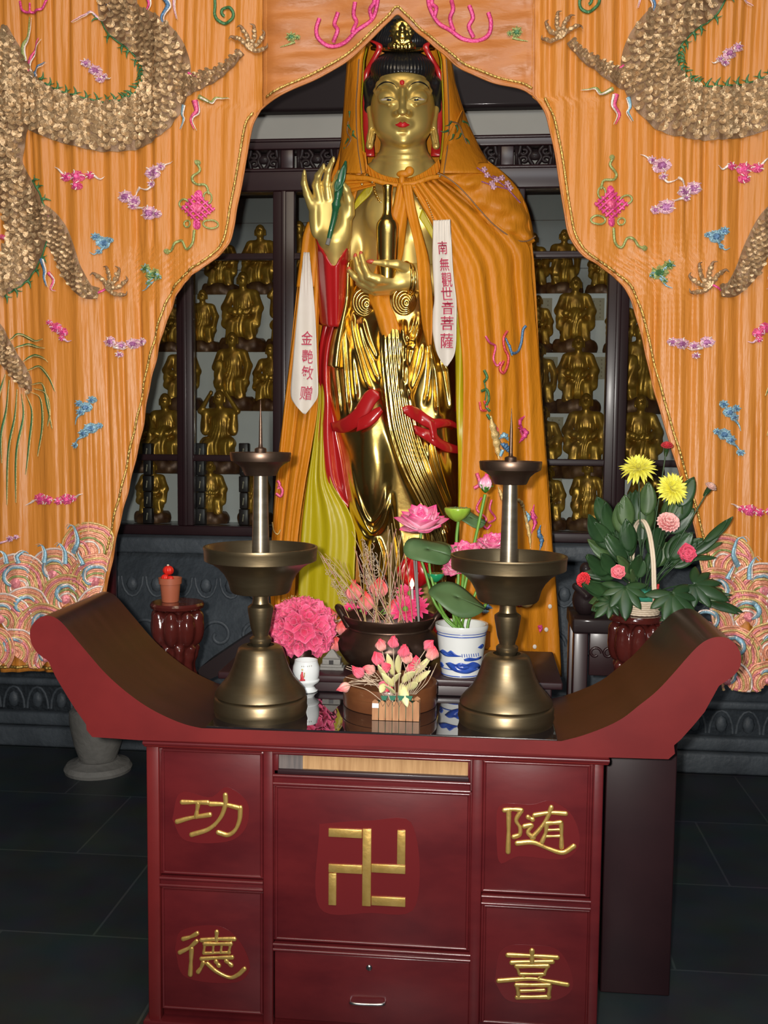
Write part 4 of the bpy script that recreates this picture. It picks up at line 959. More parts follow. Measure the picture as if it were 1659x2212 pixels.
def torso_sdf(s):
    s.cap((HC+2, 340, -16), (HC+2, 378, -18), 50, 60, 20)
    s.ell((874, 470, -24), (104, 118, 84), 20); s.ell((874, 590, -20), (98, 92, 84), 30)
    s.cap((800, 412, -30), (950, 412, -30), 44, None, 24)
    s.ell((836, 462, 36), (46, 48, 26), 20); s.ell((916, 462, 36), (46, 48, 26), 20)
    s.cap((874, 400, 52), (874, 520, 62), 3, 4, 10, True)
    return s
def finger(s, pts, r0, r1, k=4):
    n = len(pts); s.chain(pts, list(np.linspace(r0, r1, n)), k)
def right_hand(s):
    s.cap((800, 418, -40), (712, 640, -6), 40, 32, 16); s.cap((712, 640, -6), (724, 590, 36), 30, 27, 14)
    # palm with heel, thenar pad, wrist running down into the sleeve
    s.ell((712, 462, 66), (42, 48, 17), 12); s.ell((722, 500, 66), (34, 44, 20), 14)
    s.ell((744, 470, 74), (17, 50, 18), 10); s.ell((681, 470, 72), (13, 44, 14), 9)
    s.cap((722, 515, 62), (724, 600, 36), 33, 27, 16)
    s.ell((712, 462, 88), (21, 40, 8), 10, True)                # hollow of the palm
    finger(s, [(674, 446, 72), (664, 420, 76), (657, 396, 82), (657, 376, 92)], 10.5, 5.2)        # little finger, bent outwards
    finger(s, [(690, 432, 70), (683, 400, 76), (687, 380, 86), (698, 362, 96)], 11.5, 5.6)        # ring
    finger(s, [(708, 426, 70), (705, 396, 78), (709, 368, 86), (719, 346, 96)], 11.5, 5.6)        # middle
    finger(s, [(727, 428, 70), (724, 402, 84), (729, 384, 100), (733, 372, 112)], 11, 5.6)        # index
    finger(s, [(754, 462, 78), (754, 432, 88), (748, 410, 98), (741, 398, 106)], 13, 6.5, 5)      # thumb closing on the branch
    return s
def left_hand(s):
    s.cap((950, 418, -40), (990, 628, -30), 38, 30, 16); s.cap((990, 628, -30), (962, 614, 40), 30, 32, 12)
    s.chain([(962, 614, 40), (930, 604, 78), (895, 597, 96)], [32, 32, 29], 10)                   # forearm
    s.ell((868, 600, 104), (40, 27, 19), 12); s.ell((842, 612, 106), (34, 17, 17), 10)
    finger(s, [(884, 582, 112), (858, 571, 128), (832, 569, 136), (806, 566, 136)], 12.5, 5.4)    # thumb over the vase
    finger(s, [(850, 606, 112), (818, 604, 128), (796, 596, 132), (787, 576, 128), (780, 550, 122)], 12.5, 5.2)   # index turned up
    finger(s, [(846, 614, 108), (806, 612, 118), (784, 600, 118), (774, 580, 114), (768, 556, 108)], 12, 5)
    finger(s, [(842, 620, 104), (806, 622, 110), (782, 612, 108), (764, 596, 104), (754, 584, 100)], 12, 5)
    finger(s, [(842, 626, 96), (812, 630, 98), (790, 625, 96), (772, 612, 92)], 11.5, 5)
    return s
base = Q(HC, 1320, 0)
sta = thing('guanyin_statue', (base[0], base[1], 1.02), 'tall golden standing figure with black hair, red lips and a polished robe', 'statue')
mb = MB(); sb = SDF((640, 128, -125), (1045, 690, 160), 1.75)
for fn in (torso_sdf, head_sdf, right_hand, left_hand): fn(sb)
add_sdf(mb, sb, Qmap, flip=True)
def skin_d(u, v):
    "how far the skin reaches to the front at this place of the face"
    i = int(round((u-sb.lo[0])/sb.h)); j = int(round((v-sb.lo[1])/sb.h)); col = sb.val[i-1:i+2, j-1:j+2].mean((0, 1)); k = np.where(col < 0)[0][-1]
    return sb.lo[2]+(k+col[k]/(col[k]-col[k+1]))*sb.h
body_ = mb.build('body', M['skin'], sta, label='satin gold head, chest and hands')
q = body_.modifiers.new('smooth', 'SMOOTH'); q.factor = .5; q.iterations = 2
# face details
def surf_line(m, pts, w, mi=0, n=24, taper='both'):
    q = spl(np.array(pts, float), n); r = w/2*S4*np.maximum(np.sin(np.linspace(.08, PI-.08, n)), .15) if taper else w/2*S4*np.ones(n)
    m.tube(Q(q[:, 0], q[:, 1], q[:, 2]), r, 7, mi)
mb = MB()
for q in (-1, 1): surf_line(mb, [(HC+q*u, v, skin_d(HC+q*u, v)+.4) for u, v in ((59,196),(55,188.5),(49,182.5),(42,178.6),(35,177),(28,177.6),(21,180.6),(15,186),(11,192))], 3.2, n=40)
mb.build('eyebrows', M['black'], sta)
for q in (-1, 1):
    m = MB(); m.ell(Q(HC+q*30, 215.6, 62), (17*S4, 7*S4, 3.9*S4), 20, 12); ey = m.build('eye', M['eyewhite'], sta)
    m = MB(); m.ell(Q(HC+q*29, 215.4, 67.6), (5.5*S4, 2*S4, 3.2*S4), 16, 10); m.build('pupil', M['black'], ey)
    m = MB(); surf_line(m, [(HC+q*12, 216, 68), (HC+q*29, 210.5, 73), (HC+q*49, 214, 61)], 1.8); m.build('lash_line', M['black'], ey)
mb = MB()
g = []
for t in np.linspace(0, 1, 9):
    u = np.linspace(-16.5, 16.5, 19); x = u/16.5
    up = 264.5-2.6*np.exp(-((np.abs(x)-.28)/.25)**2)+1.2*np.exp(-(x/.14)**2)+4.2*np.abs(x)**1.6; lo = 276.0-6.5*np.abs(x)**2.2
    v = up+(lo-up)*t; d = 79.5-9*np.abs(x)**2.2+3.4*math.sin(PI*t)*np.clip(1-x*x, 0, 1)-(2.6*math.exp(-((t-.46)/.08)**2)); d = np.where((t == 0) | (t == 1), d-7, d)
    g.append(Q(HC-.5+u, v, d))
mb.grid(g); mb.build('lips', M['lip'], sta)
mb = MB(); mb.ell(Q(HC-1.5, 178, 67), (5*S4, 3*S4, 5*S4), 14, 9); mb.build('brow_dot', M['lip'], sta)
# hair: swept-back cap, side locks, top knot with combed ridges
def comb(s, nm, f):
    v, fc = s.mesh(); a = np.arctan2(v[:, 0]-HC, v[:, 2]+30); r = f(v, a); n = v-np.array([HC, 215, -40]); n /= np.linalg.norm(n, axis=1)[:, None]; v = v+n*r[:, None]
    return MB().add(Qmap(v), fc[:, ::-1]).build(nm, M['hair'], sta)
s = SDF((770, 92, -150), (972, 312, 80), 1.8)
s.ell((HC, 200, -38), (83, 94, 84), 6); s.ell((HC, 150, 2), (70, 42, 62), 12)
for q in (-1, 1): s.chain([(HC+q*70, 180, -4), (HC+q*75, 235, -20), (HC+q*70, 296, -34)], [15, 13, 9], 10)
s.ell((HC, 214, 34), (65, 62, 70), 4, True); s.ell((HC, 270, 20), (63, 70, 64), 4, True)
comb(s, 'hair_cap', lambda v, a: 0.8*np.sin(a*72+v[:, 1]*.03)*np.clip((185-v[:, 1])/40, 0, 1))
s = SDF((785, 40, -100), (955, 125, 50), 1.8)
s.ell((HC, 88, -30), (66, 32, 52), 6); s.ell((HC, 66, -30), (50, 26, 44), 12); s.cap((HC-58, 84, -20), (HC-40, 60, -20), 14, 18, 10); s.cap((HC+58, 84, -20), (HC+40, 60, -20), 14, 18, 10)
comb(s, 'top_knot', lambda v, a: 0.8*np.sin(a*64+v[:, 1]*.05))
mb = MB(); 
for t in np.linspace(-1, 1, 2): pass
q_ = np.linspace(-1, 1, 24); mb.tube(Q(HC+q_*66, 108-4*np.abs(q_)**2, 34-52*np.abs(q_)**2), 4.5*S4, 8); mb.build('hair_band', M['gold_bright'], sta)
# red ribbons falling beside the hair
for q in (-1, 1):
    m = MB(); w = spl([(HC+q*70, 88, 10), (HC+q*50, 100, 22), (HC+q*62, 128, 16), (HC+q*79, 160, 2), (HC+q*84, 200, -4), (HC+q*80, 250, -8), (HC+q*76, 300, -10), (HC+q*74, 338, -6)], 50); t = np.linspace(0, 1, 50)
    wd = 6+7*np.clip((t-.55)/.4, 0, 1); g = np.stack([Q(w[:, 0]+o*wd, w[:, 1], w[:, 2]-abs(o)*3) for o in (-1, -.4, .4, 1)], 1); m.grid(g, flip=False); m.build('hair_ribbon', M['redlac'], sta, solid=.006)
# crown ornament: little seated figure before a flaming halo on a lotus base
crown = None
s = SDF((830, 36, -10), (908, 118, 90), 1.3)
s.ell((HC-2, 74, 30), (22, 32, 6), 4); s.ell((HC-2, 104, 30), (31, 8, 22), 4); s.ell((HC-2, 92, 36), (24, 8, 18), 4)
s.ell((HC-1, 78, 40), (11, 14, 10), 4); s.ell((HC-1, 60, 42), (7.5, 8.5, 8), 3); s.ell((HC-1, 51, 41), (3.5, 4, 4), 2); s.cap((HC-14, 88, 46), (HC+13, 88, 46), 6, None, 4)
for q in (-1, 1): s.chain([(HC-1+q*10, 70, 40), (HC-1+q*15, 81, 44), (HC-1+q*3, 86, 52)], [4.5, 4, 3], 3)
for i in range(9): s.ell((HC-2+26*math.sin((i-4)*.36), 101-1.5*abs(i-4)*.4, 30+24*math.cos((i-4)*.36)), (5, 7, 4), 2)
for i in range(11):
    a = PI*(i/10); s.cap((HC-2+21*math.cos(a), 74-28*math.sin(a), 28), (HC-2+27*math.cos(a+.12), 74-36*math.sin(a+.12), 28), 4, 1.5, 3)
m = MB(); add_sdf(m, s, Qmap, flip=True); crown = m.build('crown_ornament', M['gold_bright'], sta)

# ---------------------------------------------------------------- the robe: a full-round shell with carved folds
RV = [585, 620, 650, 700, 750, 800, 850, 900, 950, 1000, 1050, 1100, 1150, 1200, 1250, 1330]
RL = [752, 742, 738, 722, 709, 703, 705, 714, 726, 737, 743, 750, 764, 772, 778, 774]
RR = [988, 988, 988, 990, 991, 992, 993, 994, 995, 996, 996, 996, 992, 986, 982, 984]
RD = [70, 78, 80, 82, 84, 84, 82, 80, 78, 76, 72, 68, 66, 66, 66, 68]
def ridge(U, V, pts, w, h):
    p = spl(np.array(pts, float), 40); best = np.full(U.shape, 1e9); tt = np.zeros(U.shape)
    for i in range(len(p)-1):
        a, b = p[i], p[i+1]; ab = b-a; L = ab.dot(ab)+1e-9; t = np.clip(((U-a[0])*ab[0]+(V-a[1])*ab[1])/L, 0, 1)
        d = (U-a[0]-t*ab[0])**2+(V-a[1]-t*ab[1])**2; k = d < best; best[k] = d[k]; tt[k] = ((i+t)/(len(p)-1))[k]
    fade = np.clip(np.minimum(tt, 1-tt)*7, 0, 1)
    return h*np.exp(-best/(w*w))*fade
FOLDS = []
for L, w, h in (([(757,668),(762,720),(774,770),(790,825),(806,846)], 6, 13), ([(772,690),(784,740),(802,790),(818,830)], 5, 11), ([(780,684),(794,735),(814,778)], 5, 9), ([(748,655),(738,710),(742,780),(748,860),(752,905)], 7, 12),
                ([(731,650),(714,720),(706,790),(714,850),(722,905)], 7, 14), ([(727,700),(722,770),(730,850),(736,905)], 5, 9), ([(760,740),(764,810),(770,870)], 6, 8),
                ([(910,670),(900,730),(888,780),(874,858)], 6, 12), ([(918,740),(906,800),(882,862)], 5, 11), ([(900,676),(884,730),(872,790),(866,840)], 5, 10), ([(934,750),(944,830),(948,900)], 7, 13), ([(964,780),(974,840),(980,892)], 7, 13), ([(950,690),(958,760),(962,800)], 6, 9), ([(925,690),(930,760),(926,840),(916,880)], 5, 8),
                ([(868,690),(876,720),(892,735),(908,700)], 5, 9), ([(866,705),(876,742),(896,752)], 4, 8),
                ([(742,985),(760,1070),(790,1136),(806,1152),(828,1130),(846,1060)], 6, 12), ([(752,985),(772,1070),(800,1128),(826,1100),(838,1040)], 5, 7), ([(734,1010),(750,1090),(784,1154),(808,1166)], 5, 9), ([(808,1156),(800,1200),(788,1260)], 6, 10), ([(812,1156),(826,1200),(830,1260)], 6, 10), ([(846,1060),(850,1120),(862,1190),(866,1280)], 6, 9),
                ([(930,920),(948,1000),(972,1070),(992,1110)], 6, 12), ([(918,930),(932,1010),(960,1085),(986,1130)], 5, 11), ([(978,985),(984,1050),(992,1090)], 5, 8), ([(905,1090),(930,1160),(940,1280)], 7, 9), ([(960,1130),(966,1200),(964,1290)], 7, 9)): FOLDS.append((L, w, h))
for i in range(7):
    o = i-3; FOLDS.append(([(846+o*8.5,690),(850+o*9,770),(858+o*9,850),(872+o*10,930),(898+o*10,1010),(930+o*9,1080),(958+o*8,1140),(974+o*7,1200)], 3.4, 9))
def robeD(U, V):
    U, V = np.broadcast_arrays(np.asarray(U, float), np.asarray(V, float))
    l, r, D = np.interp(V, RV, RL), np.interp(V, RV, RR), np.interp(V, RV, RD)
    x = np.clip((U-(l+r)/2)/((r-l)/2), -1, 1); d = D*(np.maximum(1-np.abs(x)**2.6, 0))**.5
    edge = np.clip((1-np.abs(x))*6, 0, 1); h = np.zeros(U.shape)
    h += 24*np.exp(-(((U-797)/44)**2+((V-1015)/105)**2)**1.5)+22*np.exp(-(((U-944)/40)**2+((V-985)/90)**2)**1.5)+14*np.exp(-(((U-864)/60)**2+((V-700)/70)**2))
    sw = np.interp(V, [690, 770, 850, 930, 1010, 1080, 1140, 1210], [846, 850, 858, 872, 898, 930, 958, 976]); h += 16*np.exp(-((U-sw)/33)**4)*np.clip((V-690)/40, 0, 1)*np.clip((1215-V)/30, 0, 1)
    for L, w, hh in FOLDS: h += ridge(U, V, L, w, hh)
    return d+h*edge
vv = np.linspace(590, 1330, 300); m = MB(); gg = []
for v in vv:
    l, r, D = np.interp(v, RV, RL), np.interp(v, RV, RR), np.interp(v, RV, RD)
    x = -np.cos(np.linspace(0, PI, 150)); gg.append((l+r)/2+(r-l)/2*x)
U_f = np.array(gg); V_f = np.repeat(vv[:, None], 150, 1); front = Q(U_f, V_f, robeD(U_f, V_f))
xb = U_f[:, ::-6]; back = Q(xb, np.repeat(vv[:, None], xb.shape[1], 1), -np.interp(vv, RV, RD)[:, None]*np.sqrt(np.maximum(1-((xb-xb.mean(1, keepdims=True))/(np.ptp(xb, axis=1)[:, None]/2))**2, 0)))
g = np.concatenate([front, back[:, 1:-1]], 1); m.grid(g, wrap_j=True); m.add(g[0], [tuple(range(g.shape[1]))[::-1]]); m.add(g[-1], [tuple(range(g.shape[1]))])
robe = m.build('robe', M['robe'], sta, label='polished gold robe with carved folds')
# coiled knots at the waist
for cu_, cv_ in ((786, 655), (872, 652)):
    m = MB()
    for j in range(5):
        a = np.linspace(0, 2*PI, 26)[:-1]; r = 27-j*5.4
        m.tube(Q(cu_+r*.85*np.cos(a)+j*1.5, cv_-2+r*np.sin(a)*1.05+j*1.2, robeD(np.full(25, cu_), cv_)[0]+6+j*4.2), 3.6*S4, 8, closed=True)
    m.ell(Q(cu_+7, cv_+4, robeD(cu_, cv_)+20), (5*S4, 5*S4, 5*S4)); m.ell(Q(cu_+2, cv_, robeD(cu_, cv_)+2), (25*S4, 8*S4, 28*S4), 18, 12); m.build('waist_knot', M['robe'], robe)
# red turned-back facings
def facing(up, lo, off, nm, n=40, m_=9):
    a, b = spl(np.array(up, float), n), spl(np.array(lo, float), n); s_ = np.linspace(0, 1, m_); uv = a[:, None]*(1-s_)[None, :, None]+b[:, None]*s_[None, :, None]
    d = robeD(uv[..., 0], uv[..., 1]); k = np.ones(7)/7
    for ax in (0, 1):
        for _ in range(2): d = np.apply_along_axis(lambda z: np.convolve(np.pad(z, 3, mode='edge'), k, 'valid'), ax, d)
    m = MB(); m.grid(Q(uv[..., 0], uv[..., 1], d+off+4*np.sin(PI*s_)[None, :]), flip=True); return m.build(nm, M['redlac'], robe, solid=.010)
facing([(716,914),(740,906),(764,888),(778,866),(790,848),(804,841),(818,850)], [(720,930),(746,934),(772,922),(792,900),(802,886),(810,872),(820,858)], 9, 'red_facing')
facing([(776,904),(796,894),(810,884),(822,880)], [(770,932),(796,922),(814,908),(826,888)], 11, 'red_facing')
facing([(868,882),(884,876),(904,884),(924,898),(940,908)], [(874,892),(892,906),(912,918),(930,926),(944,930)], 9, 'red_facing')
facing([(934,906),(952,906),(970,908),(990,918)], [(938,926),(954,922),(972,920),(990,926)], 10, 'red_facing')
facing([(894,920),(914,926),(936,934),(956,952),(992,966)], [(898,936),(920,950),(944,966),(966,976),(994,980)], 9, 'red_facing')
facing([(926,904),(932,908),(938,912)], [(930,946),(938,950),(946,950)], 12, 'red_facing')
# front of the sleeve, opening in a V at the wrist
g = sheet([(682,508),(690,528),(704,552),(722,574),(738,552),(750,530),(757,510)], [(690,700),(702,704),(714,706),(724,706),(734,704),(744,700),(752,694)], 50, 26, lambda s, t, u, v: 30+64*np.sin(PI*t)**.6+2*np.sin(t*24)-30*s)
MB().grid(g).build('red_sleeve', M['redlac'], sta, solid=.008)
# red-lined sleeve falling at the left of the robe
g = sheet([(688,512),(702,560),(712,620),(704,680),(692,750),(690,810),(694,860),(686,920),(684,970),(694,1030),(722,1072),(754,1096)], [(752,560),(746,610),(738,660),(726,710),(716,750),(712,800),(716,860),(726,930),(738,990),(746,1040),(752,1075),(760,1100)], 90, 22,
          lambda s, t, u, v: -2+30*np.sqrt(np.clip(1-(1-s)**2, 0, 1))*(.55+.45*np.sin(PI*np.clip(t*1.1, 0, 1)))+5*np.sin(s*9+t*5)+26*np.clip(1-t*5, 0, 1))
MB().grid(g, flip=True).build('red_sleeve_lining', M['redlac'], sta, solid=.012)
g = sheet([(744,575),(738,640),(728,690),(716,740),(710,790)], [(760,560),(762,640),(752,700),(744,760),(740,800)], 40, 14, lambda s, t, u, v: 46+22*np.sin(PI*s)+16*np.clip(1-t*3, 0, 1))
MB().grid(g, flip=True).build('sleeve_fold', M['robe'], sta, solid=.010)
g = sheet([(975,800),(984,850),(990,890)], [(992,790),(998,850),(998,892)], 20, 8, lambda s, t, u, v: 30-20*s)
MB().grid(g, flip=True).build('red_sleeve_lining', M['redlac'], sta, solid=.010)
# wristlet, necklace
t = np.linspace(0, 2*PI, 30)[:-1]; m = MB()
for o in (0, 8): m.tube(np.stack([Q(878+o+12*np.sin(a), 600-34*np.cos(a)+o*.5, 100+30*np.sin(a)) for a in t]), 3*S4, 7, closed=True)
m.build('bracelet', M['gold_bright'], sta)
m = MB()
for p_ in spl([(796,372,26),(806,396,42),(812,420,52),(824,438,56),(846,452,58)], 16): m.ell(Q(*p_), (3.4*S4,)*3, 8, 6)
for p_ in spl([(934,380,30),(918,410,50),(902,450,58),(872,478,62),(866,500,64)], 18): m.ell(Q(*p_), (3.2*S4,)*3, 8, 6)
m.build('bead_necklace', M['gold_bright'], sta)
m = MB()
for u, v, d, ru, rv in ((657.5, 373, 96, 3.6, 7), (699, 360, 100, 4, 7), (720, 345, 100, 4, 7)): m.ell(Q(u, v, d), (ru*S4, 2*S4, rv*S4), 10, 7)
m.build('fingernails', M['skin'], sta)
m = MB(); m.ell(Q(801, 565, 138), (10*S4, 4*S4, 4.5*S4), 12, 8); m.build('thumbnail', M['nail'], sta, label='red painted thumbnail')
m = MB()
for u, v, d, w in ((779.5, 549, 124, 4), (767.5, 554, 110, 4), (754, 583, 101, 5)): m.ell(Q(u, v, d), (w*S4, 2.5*S4, 7*S4), 10, 7)
m.build('fingernails', M['nail'], sta)
# lotus pedestal hidden behind the offerings
pb = Q(878, 1335, 0); m = MB(); m.lathe([(0, 0), (.36, 0), (.36, .06), (.30, .09), (.30, .72), (.36, .78), (.36, .84), (0, .84)], (pb[0], pb[1], 0), 48)
zt_ped = .84
ped = thing('statue_pedestal', (pb[0], pb[1], 0), 'dark red round pedestal under the golden figure, mostly behind the cape', 'pedestal')
m.build('drum', M['altar'], ped, angle=40); zr = float(Q(878, 1330, 0)[2])
m = MB()
for i in range(20):
    a = i*2*PI/20; m.ell((pb[0]+.27*math.cos(a), pb[1]+.27*math.sin(a), (zt_ped+zr)/2), (.05, .05, (zr-zt_ped)/2), 10, 8)
m.lathe([(0, zt_ped+.001), (.26, zt_ped+.001), (.28, zr-.002), (0, zr-.002)], (pb[0], pb[1], 0), 40); m.build('lotus_petals', M['redlac'], ped)

# ---------------------------------------------------------------- vase and willow branch held in the hands
def Ql(u, v, d): return Q(u, v, d)
vc = Q(837, 500, 112); s_v = (vc[1]-CAM[1])/F/math.cos(YAW)
zv = lambda v: float(Q(837, v, 112)[2])
vase = thing('ambrosia_vase', (vc[0], vc[1], zv(603)), 'slim golden bottle vase held upright in the figure\'s level hand', 'vase')
m = MB(); m.lathe([(0, zv(603)), (20*s_v, zv(603)), (21*s_v, zv(597)), (22.5*s_v, zv(560)), (24*s_v, zv(510)), (24.3*s_v, zv(494)), (23*s_v, zv(484)), (20*s_v, zv(478))], (vc[0], vc[1], 0), 40, caps=False); m.build('vase_body', M['robe'], vase, angle=50)
m = MB(); m.lathe([(20*s_v, zv(478)), (13*s_v, zv(468)), (10*s_v, zv(460)), (9.5*s_v, zv(440)), (9.5*s_v, zv(415)), (11*s_v, zv(406)), (12*s_v, zv(402)), (9.5*s_v, zv(400)), (7*s_v, zv(408))], (vc[0], vc[1], 0), 40, caps=False); m.build('vase_neck', M['gold_bright'], vase)
wp = [(747,348,106),(744,362,107),(738,384,108),(732,410,110),(727,440,108),(722,470,100),(715,498,96),(711,515,95)]
wl = thing('willow_branch', Q(*wp[-1]), 'dark green painted branch held upright in the raised golden hand', 'branch')
w_ = spl(wp, 60); rr = np.interp(np.linspace(0, 1, 60), [0, .1, .18, .3, .42, .5, .56, .64, .8, 1], [2, 6, 7, 8.5, 9, 6.5, 10, 7, 6, 5]); m = MB(); m.tube(Q(*w_.T), rr*S4, 9); m.build('branch', M['willow'], wl)
m = MB(); m.petal(Q(738, 384, 114), Q(724, 420, 118)-Q(738, 384, 114), (0, -1, 0), .06, .016, .3, .3); m.petal(Q(733, 405, 114), Q(744, 360, 120)-Q(733, 405, 114), (0, -1, 0), .085, .014, .2, .3); m.build('leaves', M['willow'], wl, solid=.003)
m = MB(); m.tube(Q(*np.array([(712,513,95),(709,522,94),(707,529,94)]).T), 4.6*S4, 8); m.build('cut_end', M['palestone'], wl)
# ================================================================ orange silk cape with hood, draped over the statue
cb = Q(900, 1300, -40)
cape = thing('silk_cape', Q(880, 1450, 0), 'orange silk hooded cape with yellow lining draped over the golden statue', 'cape')
def nrm_fold(t, s, k, a, ph=0): return a*np.sin(s*k*2*PI+ph+1.2*np.sin(t*4+s*3))
# hood: a band of cloth running round the head, row by row
rowsV = [60, 95, 130, 180, 225, 275, 325, 372]
hood_in_L = [815, 792, 784, 781, 778, 779, 783, 790]; hood_out_L = [800, 768, 752, 748, 745, 741, 738, 734]
hood_in_R = [925, 945, 955, 958, 960, 961, 957, 950]; hood_out_R = [940, 962, 974, 982, 995, 1012, 1035, 1062]
def hood_row(v):
    iL, oL, iR, oR = (np.interp(v, rowsV, a) for a in (hood_in_L, hood_out_L, hood_in_R, hood_out_R))
    dd = np.interp(v, [60, 130, 300, 372], [0, 14, 26, 60])
    pts = [(iL, dd), (iL-4, dd+9), ((iL*.6+oL*.4), dd+6), (oL, dd-34), (oL+3, -70), (oL+25, -112), (HC, -138), (oR-25, -112), (oR-3, -70), (oR, dd-34), ((iR*.6+oR*.4), dd+6), (iR+4, dd+9), (iR, dd)]
    q = spl(np.array(pts, float), 96); s = np.linspace(0, 1, 96)
    fl = 2.6*np.sin(s*70+v*.02)*np.clip(1-np.abs(s-.5)*2, .3, 1)
    return Q(q[:, 0], np.full(96, v), q[:, 1]+fl)
g = np.array([hood_row(v) for v in np.linspace(60, 374, 70)]); MB().grid(g).build('hood', M['silk2'], cape, solid=.004)
for inn, q in ((hood_in_L, -1), (hood_in_R, 1)):     # cord along the hood's seam
    vv_ = np.linspace(128, 376, 60); m = MB(); m.tube(Q(np.interp(vv_, rowsV, inn)-q*(-9), vv_, np.interp(vv_, [60, 130, 300, 372], [0, 14, 26, 60])+10.5), 1.6*S4, 5); m.build('dark_cord', M['scale_base'], cape)
    vv_ = np.linspace(100, 345, 40); w_in = 5
    m = MB(); m.grid(np.stack([Q(np.interp(vv_, rowsV, inn)+o*q*-1, vv_, np.interp(vv_, [60, 130, 300, 372], [0, 14, 26, 60])-8-abs(o)*3) for o in (-3, 1, 5)], 1)); m.build('yellow_lining', M['yellow'], cape, solid=.003)
# shoulder mantle, right side of the picture: flares over the shoulder to a curved hem
up = [(950,366),(962,330),(985,270),(1000,255),(1030,322),(1056,352),(1084,370),(1112,398),(1134,436),(1147,478),(1153,516)]
up = [(944,376),(968,368),(1000,362),(1035,352),(1060,354),(1084,370),(1112,398),(1134,436),(1147,478),(1153,516)]
lo = [(944,384),(962,392),(984,408),(1010,434),(1036,464),(1062,492),(1090,514),(1118,530),(1140,530),(1156,520)]
g = sheet(up, lo, 90, 34, lambda s, t, u, v: 52+12*np.sin(PI*s)-58*t**1.6-26*(1-s)**2*t+3.2*np.sin(s*14+t*22)*np.clip(t*3, 0, 1)*np.clip((1-t)*4, 0, 1)+2.2*np.sin(t*40+s*5)); MB().grid(g, flip=True).build('mantle', M['silk2'], cape, solid=.004)
g = sheet([(948,384),(956,340),(966,300),(985,262),(998,238)], [(1075,366),(1062,356),(1044,335),(1020,292),(999,240)], 40, 26, lambda s, t, u, v: 56-80*s**1.3-18*t+2.5*np.sin(s*22+t*6)); MB().grid(g).build('mantle', M['silk2'], cape, solid=.004)
h = spl(np.array(lo, float), 80); tt = np.linspace(0, 1, 80); m = MB(); m.tube(Q(h[:, 0]+1, h[:, 1]-10, 64-58*tt**1.6+3), 1.5*S4, 5); m.build('dark_cord', M['scale_base'], cape)
# left shoulder piece behind the raised hand
g = sheet([(738,300),(728,345),(706,400),(690,450),(668,500),(650,545)], [(790,330),(792,372),(776,400),(762,450),(752,500),(742,545)], 50, 26, lambda s, t, u, v: -10+56*np.sin(PI*.5*s)+2.5*np.sin(s*26+t*5)-12*t); MB().grid(g, flip=True).build('mantle', M['silk2'], cape, solid=.004)
# gathered neck ruffle and the tied yoke
g = sheet([(786,346),(800,362),(822,376),(846,383),(868,385),(892,382),(918,370),(938,354),(948,342)], [(790,372),(806,384),(828,392),(850,396),(870,398),(892,396),(916,390),(940,378),(952,366)], 110, 10, lambda s, t, u, v: 34+26*np.sin(PI*t)+4*np.sin(t*120)*(.4+.6*s)+6*s)
MB().grid(g).build('neck_ruffle', M['silk2'], cape, solid=.003)
m = MB()
for a in ([(744,384,44),(772,384,58),(800,387,68),(836,397,74),(870,401,76)], [(870,401,76),(900,395,74),(930,384,68),(952,382,60)]): w = spl(a, 40); m.tube(Q(*w.T), np.interp(np.linspace(0, 1, 40), [0, .2, .8, 1], [9, 6, 5, 4])*S4, 8, squash=(1, .7, 1))
m.ell(Q(872, 376, 72), (15*S4, 8*S4, 8*S4)); m.ell(Q(884, 370, 72), (10*S4, 7*S4, 10*S4)); m.ell(Q(868, 390, 74), (7*S4, 8*S4, 11*S4)); m.build('tied_bow', M['silk2'], cape)
# fan of gathers to the left of the yoke
g = sheet([(744,380),(742,392),(744,404),(748,418)], [(806,384),(806,390),(808,394),(812,400)], 22, 20, lambda s, t, u, v: 44+24*s+2.6*np.sin(t*20)); MB().grid(g, flip=True).build('gathers', M['silk2'], cape, solid=.003)
g = sheet([(800,396),(786,410),(772,428),(763,446)], [(808,402),(800,420),(782,438),(764,456)], 24, 6, lambda s, t, u, v: 44-12*t+0*s); MB().grid(g, flip=True).build('yellow_lining', M['yellow'], cape, solid=.003)
# hanging tie ends
g = sheet([(858,398),(850,440),(838,490),(818,560),(796,632),(812,684),(828,738)], [(880,398),(882,440),(878,490),(868,560),(842,640),(858,692),(876,750)], 80, 12, lambda s, t, u, v: 76+6*np.sin(PI*s)+3*np.sin(s*9+t*6)+26*np.clip((t-.5)*3, 0, 1)+14*np.clip((t-.3)*4, 0, 1)*np.clip((.66-t)*4, 0, 1)); 
MB().grid(g, flip=True).build('tie_end', M['silk2'], cape, solid=.003)
g = sheet([(868,400),(876,450),(890,505),(900,560),(906,640),(912,700),(922,748)], [(888,398),(898,450),(912,505),(926,560),(934,640),(934,700),(932,745)], 80, 12, lambda s, t, u, v: 80+5*np.sin(PI*s)+3*np.sin(s*8+t*5)+52*np.clip((t-.2)*2.6, 0, 1)-22*np.clip((t-.7)*3, 0, 1)); 
MB().grid(g, flip=True).build('tie_end', M['silk2'], cape, solid=.003)
